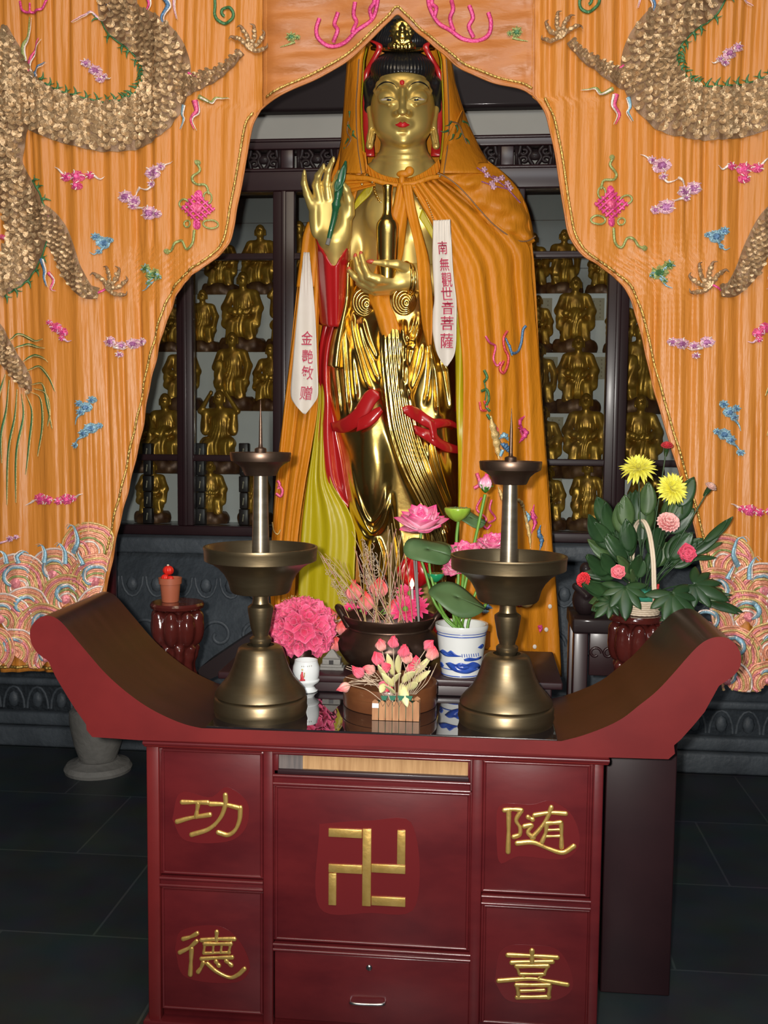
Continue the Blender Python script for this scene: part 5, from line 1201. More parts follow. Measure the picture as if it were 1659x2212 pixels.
# long front panels
def flow(s, t, u, v): return 3.4*np.sin(s*21+1.5*np.sin(t*3.1))*np.clip(t*4, 0, 1)+2.4*np.sin(s*37+t*4)+4.2*np.sin(s*8-t*2.2)
Rin = [(886,400),(908,440),(934,486),(950,530),(968,580),(984,640),(994,720),(1000,800),(1000,900),(998,1000),(994,1100),(992,1200),(996,1300),(1004,1440)]
Rout = [(955,382),(1010,420),(1080,470),(1140,528),(1148,590),(1156,680),(1163,760),(1168,840),(1175,930),(1182,1030),(1188,1120),(1198,1230),(1206,1330),(1213,1462)]
g = sheet(Rin, Rout, 170, 70, lambda s, t, u, v: 72-66*np.clip(s, 0, 1)**1.9-6*np.clip((t-.5), 0, 1)+10*np.sin(PI*s)+1.25*flow(s, t, u, v)); MB().grid(g, flip=True).build('front_panel', M['silk2'], cape, solid=.004)
def Rd(u, v, off=5.5):
    "a point lying on the long right-hand panel"
    a, b = spl(np.array(Rin, float), 170), spl(np.array(Rout, float), 170); i = np.argmin(np.abs(a[:, 1]*.5+b[:, 1]*.5-v)); t = i/169; s = np.clip((u-a[i, 0])/(b[i, 0]-a[i, 0]), 0, 1)
    return 72-66*s**1.9-6*max(t-.5, 0)+10*math.sin(PI*s)+1.25*float(flow(s, t, u, v))+off
Lin = [(700,500),(694,560),(690,640),(688,720),(688,800),(686,880),(674,960),(660,1040),(648,1120),(640,1200),(636,1280),(630,1380)]
Lout = [(668,500),(652,560),(643,640),(634,720),(624,800),(614,880),(606,960),(597,1050),(590,1130),(585,1200),(584,1280),(594,1400)]
g = sheet(Lout, Lin, 150, 34, lambda s, t, u, v: 2+26*np.sin(PI*.5*s)+2.6*np.sin(s*24+t*2)+1.5*np.sin(s*43)+4*np.sin(s*9+t*3)); MB().grid(g, flip=True).build('front_panel', M['silk2'], cape, solid=.004)
g = sheet([(664,480),(654,510),(648,560),(640,620)], [(706,470),(702,510),(698,560),(694,620)], 30, 16, lambda s, t, u, v: 16+20*s+3*np.sin(s*14)); MB().grid(g, flip=True).build('front_panel', M['silk2'], cape, solid=.004)
# the back of the cape closes the shape behind the statue
g = sheet([(596,1400),(590,1130),(624,800),(652,560),(690,450),(738,330)], [(1210,1460),(1190,1130),(1166,800),(1150,540),(1120,410),(1030,330)], 60, 24, lambda s, t, u, v: 0-130*np.sin(PI*s)**.5); MB().grid(g).build('back_panel', M['silk2'], cape, solid=.004)
# lime yellow lining
g = sheet([(690,800),(686,880),(676,960),(664,1040),(654,1120),(648,1200),(644,1290),(644,1360)], [(700,800),(704,880),(706,960),(716,1040),(752,1100),(768,1150),(766,1230),(762,1360)], 120, 30, lambda s, t, u, v: 4+18*np.sin(PI*.5*s)+3.6*np.sin(s*11+t*3)+2*np.sin(s*27)-2); MB().grid(g, flip=True).build('yellow_lining', M['yellow'], cape, solid=.003)
g = sheet([(976,600),(982,700),(984,800),(986,900),(990,990),(990,1100)], [(990,590),(999,700),(1003,800),(1004,900),(1002,990),(998,1100)], 80, 8, lambda s, t, u, v: 62+6*np.sin(PI*s)+2*np.sin(s*6+t*12)); MB().grid(g, flip=True).build('yellow_lining', M['yellow'], cape, solid=.003)
g = sheet([(905,470),(930,510),(955,560)], [(912,450),(938,500),(965,560)], 20, 6, lambda s, t, u, v: 66+0*s); MB().grid(g, flip=True).build('yellow_lining', M['yellow'], cape, solid=.003)
# pearl strings where the cape is pinned
m = MB()
for p_ in list(spl([(895,405,78),(900,425,80),(908,450,80)], 3))+list(spl([(908,402,78),(920,430,80),(930,455,80),(936,474,80)], 15)): m.ell(Q(*p_), (2.1*S4,)*3, 8, 6)
for p_ in ((950,381,66), (804,394,72), (782,398,66)): m.ell(Q(*p_), (3*S4,)*3, 10, 7)
m.build('pearl_trim', M['bead'], cape)
# embroidery on the cape
def cst(m, pts, w, mi, dfun, n=None, taper=None):
    q = spl(np.array(pts, float), n or max(10, 6*len(pts))); d = np.array([dfun(a, b) for a, b in q]); r = w/2*S4*np.ones(len(q))
    if taper == 'tip': r = r*np.linspace(1, .2, len(q))
    if taper == 'both' or (taper is None and w >= 9): r = r*np.maximum(np.sin(np.linspace(.1, PI-.1, len(q))), .2)*(1+.25*np.sin(np.arange(len(q))*1.9))
    m.tube(Q(q[:, 0], q[:, 1], d), r, 6, mi, squash=(1, .5, 1))
dR = lambda u, v: Rd(u, v)
m = MB()
cst(m, [(1049,726),(1058,740),(1070,748),(1066,775),(1074,790),(1082,782)], 5, 1, dR); cst(m, [(1096,715),(1088,730),(1090,752),(1098,770),(1096,790),(1088,806),(1080,798),(1088,780)], 6, 3, dR); cst(m, [(1136,704),(1130,712),(1126,740),(1118,760),(1106,762),(1100,745)], 6, 2, dR)
for a in np.linspace(-8, 8, 6): cst(m, [(1096+a*.5, 738+a), (1104+a*.3, 760+a)], 4, 2, dR)
m.build('embroidered_knot', [M['t_green'], M['t_pink'], M['t_blue'], M['t_red']], cape)
EMB = [M['t_green'], M['t_gold'], M['t_blue'], M['t_red'], M['t_mag'], M['t_pink'], M['t_sky']]
def motif(nm, lst, d=dR):
    m = MB()
    for pts, w, k in lst: cst(m, pts, w, k, d, n=18 if w >= 9 else None)
    m.build(nm, EMB, cape)
motif('embroidered_bamboo', [([(1046,800),(1052,815),(1046,825)], 6, 0), ([(1046,825),(1050,845),(1048,865)], 3, 0), ([(1040,845),(1052,842),(1056,862),(1050,878),(1058,888)], 6, 0), ([(1036,868),(1040,886),(1052,884),(1046,866)], 5, 3)])
motif('embroidered_fish', [([(1060,898),(1064,925),(1072,960),(1078,992)], 20, 1), ([(1064,912),(1070,950),(1074,975)], 6, 3), ([(1058,905),(1052,895)], 6, 0), ([(1066,915),(1076,930),(1068,950),(1080,965)], 3, 3)])
motif('embroidered_cloud', [([(1078,948),(1090,940),(1098,952)], 12, 6), ([(1080,958),(1092,964),(1100,978)], 13, 2), ([(1086,972),(1080,985)], 8, 6)])
motif('embroidered_cloud', [([(1134,898),(1122,912),(1130,928)], 9, 4), ([(1120,924),(1136,934),(1122,956)], 12, 4), ([(1124,930),(1130,944)], 5, 5)])
motif('embroidered_flame', [([(1030,1022),(1036,1045),(1024,1055)], 8, 5), ([(1040,1075),(1030,1100),(1050,1120),(1044,1135)], 5, 5), ([(1062,1080),(1058,1100),(1070,1120),(1055,1130)], 5, 5), ([(1044,1135),(1052,1142),(1060,1134)], 5, 4)])
motif('embroidered_dragon', [([(1076,1052),(1084,1072),(1090,1092)], 9, 1), ([(1112,1076),(1124,1084),(1134,1106)], 10, 1), ([(1130,1100),(1138,1130),(1144,1160),(1146,1185)], 9, 1), ([(1136,1104),(1142,1118),(1136,1132)], 9, 6), ([(1090,1060),(1096,1072),(1104,1066)], 4, 0)])
motif('embroidered_cloud', [([(1154,1090),(1150,1112),(1156,1130),(1148,1152)], 9, 4), ([(1148,1104),(1158,1120)], 8, 5)])
motif('embroidered_cloud', [([(1168,1134),(1164,1152),(1170,1168),(1166,1188)], 10, 2), ([(1164,1150),(1172,1162)], 6, 6)])
motif('embroidered_ruyi', [([(1115,1300),(1140,1310),(1160,1290)], 7, 1), ([(1112,1302),(1130,1308)], 10, 5)])
motif('embroidered_cloud', [([(1036,1314),(1050,1310),(1064,1314)], 12, 2), ([(1040,1322),(1056,1320)], 9, 6)])
motif('embroidered_blossom', [([(1162,1352),(1172,1358)], 9, 4), ([(1170,1350),(1166,1366)], 9, 4)])
for u, v in ((1188,1310), (1155,1397), (1180,1360)):
    m = MB(); m.ell(Q(u, v, Rd(u, v, 6)), (4.5*S4, 1.2*S4, 5*S4), 12, 6); m.build('white_sequin', M['ribbon'], cape)
# blossom sprays on the hood and shoulder
dS = lambda u, v: 66-58*np.clip((u-944)/209, 0, 1)**1.6+6
dH = lambda u, v: float(np.interp(u, [950, 962, 985, 1010, 1060], [66, 60, 42, 14, -10]))+7
m = MB()
cst(m, [(972,262),(990,268),(1000,290),(1008,310),(1022,340),(1040,362),(1070,385)], 3, 1, dH)
for u, v, a in ((975,262,2.2),(985,270,1.2),(968,282,2.8),(1000,262,.4),(996,288,2),(1006,300,.8),(1004,325,2.4),(1010,345,1.6),(980,290,1.9)):
    cst(m, [(u, v), (u+10*math.cos(a), v+10*math.sin(a)), (u+17*math.cos(a+.3), v+17*math.sin(a+.3))], 5, 0, dH, taper='tip')
cst(m, [(1030,362),(1060,382),(1090,402),(1124,438)], 3, 3, dS); cst(m, [(1040,392),(1070,402),(1104,410)], 2.6, 3, dS); cst(m, [(1064,380),(1090,388)], 2.6, 3, dS)
for u, v in ((1030,344),(1036,352),(1046,366),(1052,378),(1062,396),(1072,388),(1066,404),(1084,384),(1096,396),(1102,406)):
    for k in range(5): cst(m, [(u, v), (u+6*math.cos(k*1.257), v+6*math.sin(k*1.257))], 5, 2, dS if u > 1036 else dH)
m.build('embroidered_blossoms', [M['t_green'], M['scale_base'], M['t_lilac'], M['t_purple']], cape)
dHL = lambda u, v: float(np.interp(u, [736, 752, 770, 784], [4, 22, 34, 32]))+4
m = MB(); cst(m, [(752,262),(750,285),(758,300),(748,320),(742,340)], 3, 1, dHL)
for u, v, a in ((755,240,1.6),(752,270,1),(762,290,.8),(752,300,2.2),(745,318,1.8),(764,282,1.9)): cst(m, [(u, v), (u+12*math.cos(a), v+14*math.sin(a))], 5, 0, dHL, taper='tip')
m.build('embroidered_blossoms', [M['t_green'], M['scale_base']], cape)
dL = lambda u, v: 24.0
motif('embroidered_flame', [([(600,1038),(604,1046),(601,1056)], 7, 5), ([(596,1066),(606,1072),(610,1060),(604,1050)], 7, 5)], dL)
motif('embroidered_tendril', [([(588,1128),(592,1148),(600,1154),(606,1144)], 3, 1)], dL)

# ---------------------------------------------------------------- cream dedication ribbons with embroidered characters
def glyphs(text, boxes, dfun, par, nm):
    for ch, (uc, vc_, wpx, hpx, lean) in zip(text, boxes):
        cu = bpy.data.curves.new('glyph', 'FONT'); cu.body = ch; cu.extrude = 0; cu.resolution_u = 3; cu.offset = .004
        ob = bpy.data.objects.new('glyph', cu); COL.objects.link(ob); dg = bpy.context.evaluated_depsgraph_get(); dg.update(); me = bpy.data.meshes.new_from_object(ob.evaluated_get(dg))
        v = np.array([p.co[:] for p in me.vertices]); f = [tuple(p.vertices) for p in me.polygons]
        bpy.data.objects.remove(ob); bpy.data.curves.remove(cu); bpy.data.meshes.remove(me)
        if not len(v): continue
        lo_, hi_ = v.min(0), v.max(0); x = (v[:, 0]-lo_[0])/(hi_[0]-lo_[0])-.5; y = (v[:, 1]-lo_[1])/(hi_[1]-lo_[1])-.5
        u_ = uc+x*wpx+y*lean; w_ = vc_-y*hpx+x*lean*.3
        m = MB(); m.add(Q(u_, w_, np.array([dfun(a, b) for a, b in zip(u_, w_)])+2.6), f); m.build(nm, M['inkred'], par, smooth=False, solid=.0008)
RL_in = [(652,548),(645,620),(638,700),(632,780),(628,850)]; RL_out = [(668,545),(674,620),(680,700),(684,780),(687,852)]
rbd = lambda u, v: 46+4*np.sin((u-632)/9.0)+np.clip((640-v)/90, 0, 1)*3*np.sin((u-640)*.9)
g = sheet([(656,545),(648,620),(640,700),(633,780),(628,852),(636,872),(654,893)], [(668,545),(676,620),(682,700),(685,780),(687,852),(678,872),(660,895)], 70, 18, lambda s, t, u, v: rbd(u, v)); 
r1 = thing('dedication_ribbon', Q(658, 545, 46), 'cream ribbon with four red characters hanging left of the golden robe', 'ribbon'); MB().grid(g, flip=True).build('ribbon_cloth', M['ribbon'], r1, solid=.002)
glyphs('金艷敏赠', [(663,730,24,30,2),(664,770,24,30,2),(664,805,25,30,3),(661,849,26,30,3)], lambda u, v: rbd(u, v), r1, 'red_character')
rb2 = lambda u, v: 116+3.5*np.sin((u-930)/8.0)+np.clip((560-v)/60, 0, 1)*3*np.sin((u-935)*1.1)-14*np.clip((v-560)/200, 0, 1)
g = sheet([(936,476),(934,540),(936,600),(938,650),(932,690),(938,740),(946,768),(960,790)], [(973,474),(976,540),(980,600),(986,650),(986,700),(985,745),(980,770),(966,792)], 80, 18, lambda s, t, u, v: rb2(u, v))
r2 = thing('dedication_ribbon', Q(955, 476, 116), 'cream ribbon with seven red characters pinned to the right front of the cape', 'ribbon'); MB().grid(g, flip=True).build('ribbon_cloth', M['ribbon'], r2, solid=.002)
glyphs('南無觀世音菩薩', [(956,535,20,28,-2),(960,571,20,28,-2),(965,604,22,32,-3),(965,634,24,28,-2),(967,665,26,28,0),(966,698,28,30,0),(965,736,27,32,0)], lambda u, v: rb2(u, v), r2, 'red_character')
# ================================================================ second table behind the altar, carrying the offerings
YR0, YR1 = 2.935, 3.36
ZR = float(P(830, 1463, YR0)[2])
rt = thing('rear_table', (float(P(830, 1463, 3.1)[0]), 3.14, 0), 'dark red rear table close behind the altar carrying the burner and flowers', 'table')
xr0, xr1 = float(P(470, 1455, YR0)[0]), float(P(1216, 1480, YR0)[0])
m = MB(); m.box(xr0, xr1, YR0, YR1, ZR-.022, ZR); m.build('table_top', M['darkwood'], rt, bevel=.005)
m = MB(); m.box(xr0+.03, xr1-.03, YR0+.02, YR1-.02, ZR-.10, ZR-.0225); m.build('apron', M['darkwood'], rt, bevel=.004)
for x in (xr0+.03, xr1-.09):
    for y in (YR0+.03, YR1-.09): m = MB(); m.box(x, x+.06, y, y+.06, 0, ZR-.1005); m.build('leg', M['darkwood'], rt, bevel=.004)
def on(u, v, Z): return PZ(u, v, Z)
def vz(u, v, Y): return float(P(u, v, Y)[2])
# ---------------------------------------------------------------- incense burner
by = 3.115; bc = P(841, 1440, by); bs = by/F/math.cos(YAW)
bur = thing('incense_burner', (bc[0], by, ZR), 'round dark bronze incense burner with two ears, full of thin sticks', 'incense burner')
z = lambda v: vz(841, v, by)
m = MB(); m.lathe([(0, ZR), (62*bs, ZR), (60*bs, ZR+.008), (70*bs, z(1440)), (96*bs, z(1424)), (111*bs, z(1402)), (113*bs, z(1388)), (106*bs, z(1372)), (94*bs, z(1360)), (89*bs, z(1354)), (90*bs, z(1350)), (98*bs, z(1340)), (104*bs, z(1330)), (103*bs, z(1327)), (97*bs, z(1328)), (88*bs, z(1344)), (84*bs, z(1356)), (0, z(1362))], (bc[0], by, 0), 64, caps=False); m.build('bowl', M['bronze'], bur, angle=50)
m = MB(); m.lathe([(90*bs, z(1356)), (92.5*bs, z(1353.5)), (90*bs, z(1351))], (bc[0], by, 0), 64, caps=False); m.build('beaded_ring', M['brass_dark'], bur)
for q in (-1, 1):
    m = MB(); e = spl([(bc[0]+q*88*bs, by-.03, z(1352)), (bc[0]+q*100*bs, by-.03, z(1330)), (bc[0]+q*112*bs, by-.015, z(1316)), (bc[0]+q*114*bs, by+.015, z(1316)), (bc[0]+q*102*bs, by+.03, z(1330)), (bc[0]+q*90*bs, by+.03, z(1352))], 26); m.tube(e, .0105, 9); m.build('ear_handle', M['bronze'], bur)
m = MB(); m.lathe([(0, z(1349)), (60*bs, z(1350)), (85*bs, z(1353))], (bc[0], by, 0), 40, caps=False); m.build('ash', mat('incense_ash', (.35, .32, .29), .95, bump=(60, .5, .006)), bur)
# incense sticks, each its own
tips = [(686,1188),(690,1192),(696,1200),(702,1196),(708,1216),(745,1214),(760,1148),(764,1180),(770,1190),(776,1200),(782,1158),(784,1170),(791,1196),(800,1178),(806,1196),(812,1200),(822,1192),(834,1188),(838,1136),(842,1144),(846,1130),(850,1150),(856,1142),(862,1156),(868,1150),(874,1170),(880,1178),(884,1160),(858,1180),(845,1172),(733,1210),(720,1204)]
sticks = []
for i, (u, v) in enumerate(tips):
    k = (i*7 % 11-5)/5; pxb = 838+k*44+(u-820)*.22; b = np.array([P(pxb, 1345, by)[0], by+.02*math.sin(i*1.9), z(1351)-.012]); t_ = P(u, v, by+.05*math.sin(i*2.7)+.02)
    r = thing('incense_stick', b, 'x', 'incense stick', 'incense sticks fanned out of the bronze burner'); m = MB(); m.tube(np.array([b, b+(t_-b)*.5, t_]), [.0013, .0013, .0011], 5); key = ('stick', 'stick', 'stickpink', 'stick', 'dried')[i % 5] if i != 14 else 'stickgrey'; m.build('stick', M[key], r)
    r['label'] = 'thin incense stick standing in the dark bronze burner'
for u, v in ((893,1190), (899,1202)):
    b = np.array([P(906, 1330, by)[0], by, z(1351)-.012]); t_ = P(u, v, by); r = thing('incense_stick', b, 'thick grey incense stick leaning beside the red lotus lamp', 'incense stick', 'thick grey incense sticks'); m = MB(); m.tube(np.array([b, t_]), .0032, 7); m.build('stick', M['stickgrey'], r)

# ---------------------------------------------------------------- flower helpers
def vec(u, v, Y): return P(u, v, Y)
UPZ = np.array([0, 0, 1.0]); FW = np.array([0, -1.0, 0.15])
def frame(n):
    n = np.asarray(n, float); n = n/np.linalg.norm(n); a = np.cross(n, [0.3, .2, .9]); a /= np.linalg.norm(a); return n, a, np.cross(n, a)
def layers(m, c, n, spec, c0, c1, mi=0, jit=.06, curl=None):
    "rings of petals: spec = [(count, opening angle from the axis, length, width, curl, cup)]"
    n, a, b = frame(n)
    for li, (k, op, L, W, cu, cup) in enumerate(spec):
        for i in range(k):
            t = 2*PI*(i+.5*(li % 2))/k+rng.normal(0, jit); rad = math.cos(t)*a+math.sin(t)*b; op_ = op+rng.normal(0, jit); d = math.cos(op_)*n+math.sin(op_)*rad; up = math.cos(op_)*-rad*-1*-1+math.sin(op_)*n
            f = rng.uniform(.88, 1.1); m.petal(c, d, math.sin(op_)*n-math.cos(op_)*rad, L*f, W*f, cu, cup, 6, 4, np.clip(np.array(c0)*rng.uniform(.9, 1.08), 0, 1), np.clip(np.array(c1)*rng.uniform(.9, 1.08), 0, 1), mi)
PINK0, PINK1 = hx('f6d9e2'), hx('e0357f'); HOT = hx('e23a72'); HOT2 = hx('f0608c'); RED_ = hx('d81e2c'); YEL0, YEL1 = hx('d9cf2a'), hx('f2ec62')
def lotus(m, c, n, R):
    layers(m, c, n, [(10, 1.45, R, R*.36, .5, .35), (9, 1.1, R*.95, R*.38, .55, .4), (8, .75, R*.85, R*.36, .5, .4), (6, .42, R*.72, R*.30, .4, .45), (4, .2, R*.6, R*.24, .3, .45)], PINK0, PINK1)
def bud(m, c, n, L, W, c0, c1):
    layers(m, c, n, [(5, .50, L, W*.62, .85, .6), (4, .36, L*1.02, W*.52, .6, .6), (3, .2, L*.98, W*.4, .3, .6)], c0, c1, jit=.03)
def rose(m, c, n, R, c0, c1):
    layers(m, c, n, [(6, 1.15, R, R*.60, .9, .45), (6, .85, R*.95, R*.58, .8, .5), (5, .6, R*.9, R*.5, .5, .6), (5, .38, R*.85, R*.42, .2, .7), (3, .18, R*.8, R*.3, 0, .7)], c0, c1)
def leafm(m, base, tip, W, up=(0, -.6, 1), curl=.25, cup=-.25, c=None, nu=8):
    d = np.asarray(tip)-np.asarray(base); m.petal(base, d, up, np.linalg.norm(d), W, curl, cup, nu, 4, pw=.85)

# ---------------------------------------------------------------- blue and white pot with artificial lotus
py = 3.01; pc = P(996, 1440, py); ps = py/F/math.cos(YAW); zz = lambda v: vz(996, v, py)
pot = thing('porcelain_pot', (pc[0], py, ZR), 'white porcelain pot painted with a blue landscape, holding lotus flowers', 'pot')
m = MB(); m.lathe([(0, ZR), (41*ps, ZR), (42*ps, ZR+.004), (43*ps, zz(1448)), (49*ps, zz(1410)), (53*ps, zz(1372)), (53*ps, zz(1364)), (57*ps, zz(1357)), (58*ps, zz(1350)), (57*ps, zz(1346)), (52*ps, zz(1347)), (49*ps, zz(1362)), (46*ps, zz(1375)), (0, zz(1378))], (pc[0], py, 0), 56, caps=False); pb_ = m.build('pot_body', M['porcelain'], pot, angle=45)
for v_, r_ in ((1361, 54.6), (1367, 53.6), (1438, 45.3), (1452, 43.8)): m = MB(); m.lathe([(r_*ps, zz(v_)-.0015), ((r_+.7)*ps, zz(v_)), (r_*ps, zz(v_)+.0015)], (pc[0], py, 0), 56, caps=False); m.build('blue_band', M['blueglaze'], pb_)
def onpot(u, v):
    prof_v = [1372, 1410, 1448]; r = np.interp(v, prof_v, [53, 49, 43])*ps+.0012; x = P(u, v, py-.1)[..., 0]*1.0; x = P(u, v, py-r*.9)[..., 0]
    dx = np.clip((x-pc[0])/r, -.97, .97); return np.stack([pc[0]+dx*r, py-r*np.sqrt(1-dx*dx), np.array([zz(q) for q in np.atleast_1d(v)])], -1)
def glaze(poly):
    a = spl(np.array(poly+[poly[0]], float), 40)[:-1]; c = a.mean(0); rings = [c+(a-c)*k for k in (1, .66, .33)]; g = np.array([onpot(r_[:, 0], r_[:, 1]) for r_ in rings]); m = MB(); m.grid(g, wrap_j=True); m.add(g[-1], [tuple(range(39))]); m.build('blue_painting', M['blueglaze'], pb_, solid=.0012)
for poly in ([(962,1426),(972,1422),(984,1425),(994,1421),(1008,1424),(1022,1420),(1034,1426),(1038,1436),(1026,1441),(1010,1445),(990,1443),(974,1437)], [(948,1404),(956,1397),(966,1401),(974,1396),(986,1404),(998,1407),(980,1409),(962,1410)], [(1002,1413),(1014,1410),(1030,1413),(1040,1411),(1038,1416),(1020,1418),(1004,1417)], [(1032,1390),(1042,1384),(1045,1389),(1040,1394)], [(946,1430),(954,1427),(958,1434),(950,1438)]): glaze(poly)
m = MB()
for u in range(998, 1036, 5): m.tube(onpot(np.array([u, u+1.0]), np.array([1402.0, 1409.0])), .0012, 5)
m.build('blue_painting', M['blueglaze'], pb_)
pl = thing('artificial_lotus', (pc[0], py, zz(1372)), 'artificial pink lotus plant with seed pods and round leaves in the pot', 'flower arrangement')
root = lambda k: np.array([pc[0]+.02*math.cos(k), py+.02*math.sin(k), zz(1376)])
def stem(pts, r, k, y0=0):
    w = [root(k)]+[P(u, v, py+o) for u, v, o in pts]; m = MB(); m.tube(spl(w, 30), r, 8); return m.build('stem', M['stem'], pl)
for pts, r, k in (([(968,1340,.0),(938,1300,.02),(920,1240,.03),(906,1190,.04),(912,1140,.05)], .0046, 0), ([(962,1330,.0),(944,1290,-.01),(930,1240,0),(926,1200,0)], .0042, 1), ([(980,1330,.03),(990,1250,.05),(986,1170,.06),(992,1110,.06)], .005, 2), ([(990,1330,.04),(1010,1240,.06),(1030,1150,.06),(1048,1068,.06)], .0048, 3),
                  ([(985,1340,.02),(996,1290,.05),(1002,1230,.05),(1006,1200,.05)], .0048, 4), ([(1000,1340,.05),(1028,1280,.09),(1050,1220,.09),(1060,1185,.09)], .0045, 5), ([(960,1335,0),(948,1290,.03),(940,1258,.03)], .004, 6), ([(990,1340,-.03),(975,1310,-.05),(984,1285,-.06)], .0045, .5), ([(1015,1335,0),(1040,1318,.0),(1056,1296,.02)], .0042, 5.5), ([(992,1342,.0),(1000,1325,-.02),(1010,1312,-.03)], .004, 4.4)): stem(pts, r, k)
PXP = py/F
for (u, v, o, R, n) in ((912, 1146, .03, 68, (-.05, -.32, 1)), (1006, 1208, .04, 48, (.0, -.5, 1)), (1062, 1186, .09, 42, (.1, -.4, 1)), (985, 1232, .07, 36, (-.2, -.6, .8))):
    m = MB(); lotus(m, P(u, v, py+o), n, R*PXP); m.build('lotus_flower', M['vcgloss'], pl, solid=.0012)
m = MB(); c = P(1048, 1062, py+.06); bud(m, c, (0.05, -.1, 1), 40*PXP, 26*PXP, PINK0, PINK1); lb = m.build('lotus_bud', M['vcgloss'], pl, solid=.001)
m = MB(); layers(m, c-[0, 0, .004], (0.05, -.1, 1), [(5, .45, 24*PXP, 10*PXP, -.6, .6)], hx('3c7a2c'), hx('4c8a34')); m.build('sepals', M['vcgloss'], lb, solid=.0008)
def seedpod(u, v, o, w, c0, c1):
    c = P(u, v, py+o); s = w*PXP; m = MB(); g = []
    for r_, h_ in ((.14, -.98), (.34, -.86), (.62, -.66), (.84, -.38), (.96, -.14), (1, .02), (.95, .12)):
        a = np.arange(28)*2*PI/28; rr = s*r_*(1+.05*np.cos(9*a)*(r_ < .97)); g.append(np.stack([c[0]+rr*np.cos(a), c[1]+rr*np.sin(a)-.12*s, np.full(28, c[2]+h_*s*.95)], -1))
    m.grid(np.array(g), 0, np.array(c0), wrap_j=True); m.add(g[-1], [tuple(range(28))], 0, np.array(c1)); o_ = m.build('seed_pod', M['vcgloss'], pl, angle=40)
    m = MB()
    for k in range(9): a = k*2.4; rr = s*.75*math.sqrt(k/9); m.ell((c[0]+rr*math.cos(a), c[1]-.12*s+rr*math.sin(a), c[2]+.125*s), (s*.09, s*.09, s*.05), 8, 5)
    m.build('seeds', M['leafmatt'], o_)
seedpod(988, 1100, .05, 29, hx('8fb23a'), hx('a9ad52')); seedpod(941, 1240, .02, 19, hx('1f8a5a'), hx('b5a545'))
def pad(u, v, o, rx, rz, tilt, nm='lotus_leaf', ph=0):
    c = P(u, v, py+o); a = np.arange(37)*2*PI/36; g = []
    n, A, B = frame(tilt); A = np.cross([0, 1.0, 0], n); A /= np.linalg.norm(A); B = np.cross(n, A)
    for k in (0.02, .25, .5, .75, 1):
        g.append(c+(rx*PXP*k*np.cos(a))[:, None]*A+(rz*PXP*k*np.sin(a))[:, None]*B+((k*k*.10*rx*PXP*np.sin(3*a+ph))+(k*k*-.12*rx*PXP))[:, None]*n)
    m = MB(); m.grid(np.array(g)); m.build(nm, M['leafmatt'], pl, solid=.0015)
pad(924, 1186, -.02, 52, 42, (.15, -.55, .8)); pad(988, 1290, -.07, 62, 44, (.30, -.52, .80), ph=2); pad(1018, 1118, .09, 34, 26, (.3, -.5, .8), ph=1); pad(945, 1176, .05, 50, 24, (.0, -.25, 1), ph=3)
m = MB(); c = P(962, 1300, py-.01); 
for k in range(5): m.petal(c, P(946+k*10, 1286+k*4, py-.04)-c, (0, -1, .4), 26*PXP, 9*PXP, .4, .3, 6, 4, hx('c9a800'), hx('f2d52a'))
m.build('yellow_blossom', M['vcgloss'], pl, solid=.001)

# ---------------------------------------------------------------- pink ball bouquet in a small dark vase, and the mixed bouquet behind the burner
hy = 3.08; hs = hy/F; hc = P(652, 1358, hy)
bq = thing('pink_bouquet', P(650, 1450, hy), 'round bouquet of hot pink cloth flowers tipped with gold beads', 'bouquet'); bq.location.z = ZR
m = MB(); m.lathe([(0, ZR), (26*hs, ZR), (30*hs, ZR+.02), (24*hs, ZR+.05), (18*hs, ZR+.07), (22*hs, ZR+.09)], (hc[0], hy, 0), 28, caps=False); m.build('vase', M['bronze'], bq)
m = MB(); mb2 = MB(); nF = 44; m.ell(hc, (54*hs, 44*hs, 50*hs), 20, 14, 0, hx('b02a52'))
for i in range(nF):
    zc = 1-1.75*(i+.5)/nF; a = i*2.39996; r = math.sqrt(max(0, 1-zc*zc)); n = np.array([r*math.cos(a), r*math.sin(a), zc])
    if n[1] > .55: continue
    c = hc+n*[62*hs, 52*hs, 58*hs]
    layers(m, c-n*.014, n, [(6, 1.05, 33*hs, 15*hs, .45, .3), (5, .55, 24*hs, 12*hs, .3, .4)], hx('c92f60'), hx('ee6a92'))
    nn_, A, B = frame(n)
    for k in range(3): t = k*2.1+i; mb2.ell(c+n*(12*hs)+(A*math.cos(t)+B*math.sin(t))*12*hs, (.0018,)*3, 6, 5)
    
o = m.build('cloth_flowers', M['vc'], bq, solid=.0008); o['kind'] = 'stuff'; mb2.build('gold_beads', M['bead'], bq)['kind'] = 'stuff'
m = MB()
for k in range(26):
    a = rng.uniform(.15, PI-.1); d = np.array([math.cos(a), rng.uniform(-.5, .2), math.sin(a)]); p0 = hc+d*[60*hs, 50*hs, 58*hs]; p1 = hc+d*[80*hs, 60*hs, 76*hs]; m.tube(np.array([p0, p1]), .0005, 4); m.ell(p1, (.0026,)*3, 7, 5)
m.build('beaded_wires', M['bead'], bq)['kind'] = 'stuff'
m = MB(); m.box(hc[0]-.05, hc[0]+.05, hy-.03, hy+.03, ZR+.088, ZR+.092); 
fy = 3.235; fs = fy/F
mq = thing('mixed_bouquet', P(800, 1440, fy), 'mixed artificial bouquet of red buds, pink daisies and bleached twigs behind the burner', 'bouquet'); mq.location.z = ZR
fb = np.array([P(800, 1440, fy)[0], fy, ZR]); fs_ = float(P(800, 1340, fy)[2])
m = MB(); m.lathe([(0, ZR), (40*fs, ZR), (52*fs, ZR+.04), (48*fs, ZR+.10), (40*fs, ZR+.125), (44*fs, ZR+.14)], (fb[0], fy, 0), 32, caps=False); m.build('vase', M['bronze'], mq)
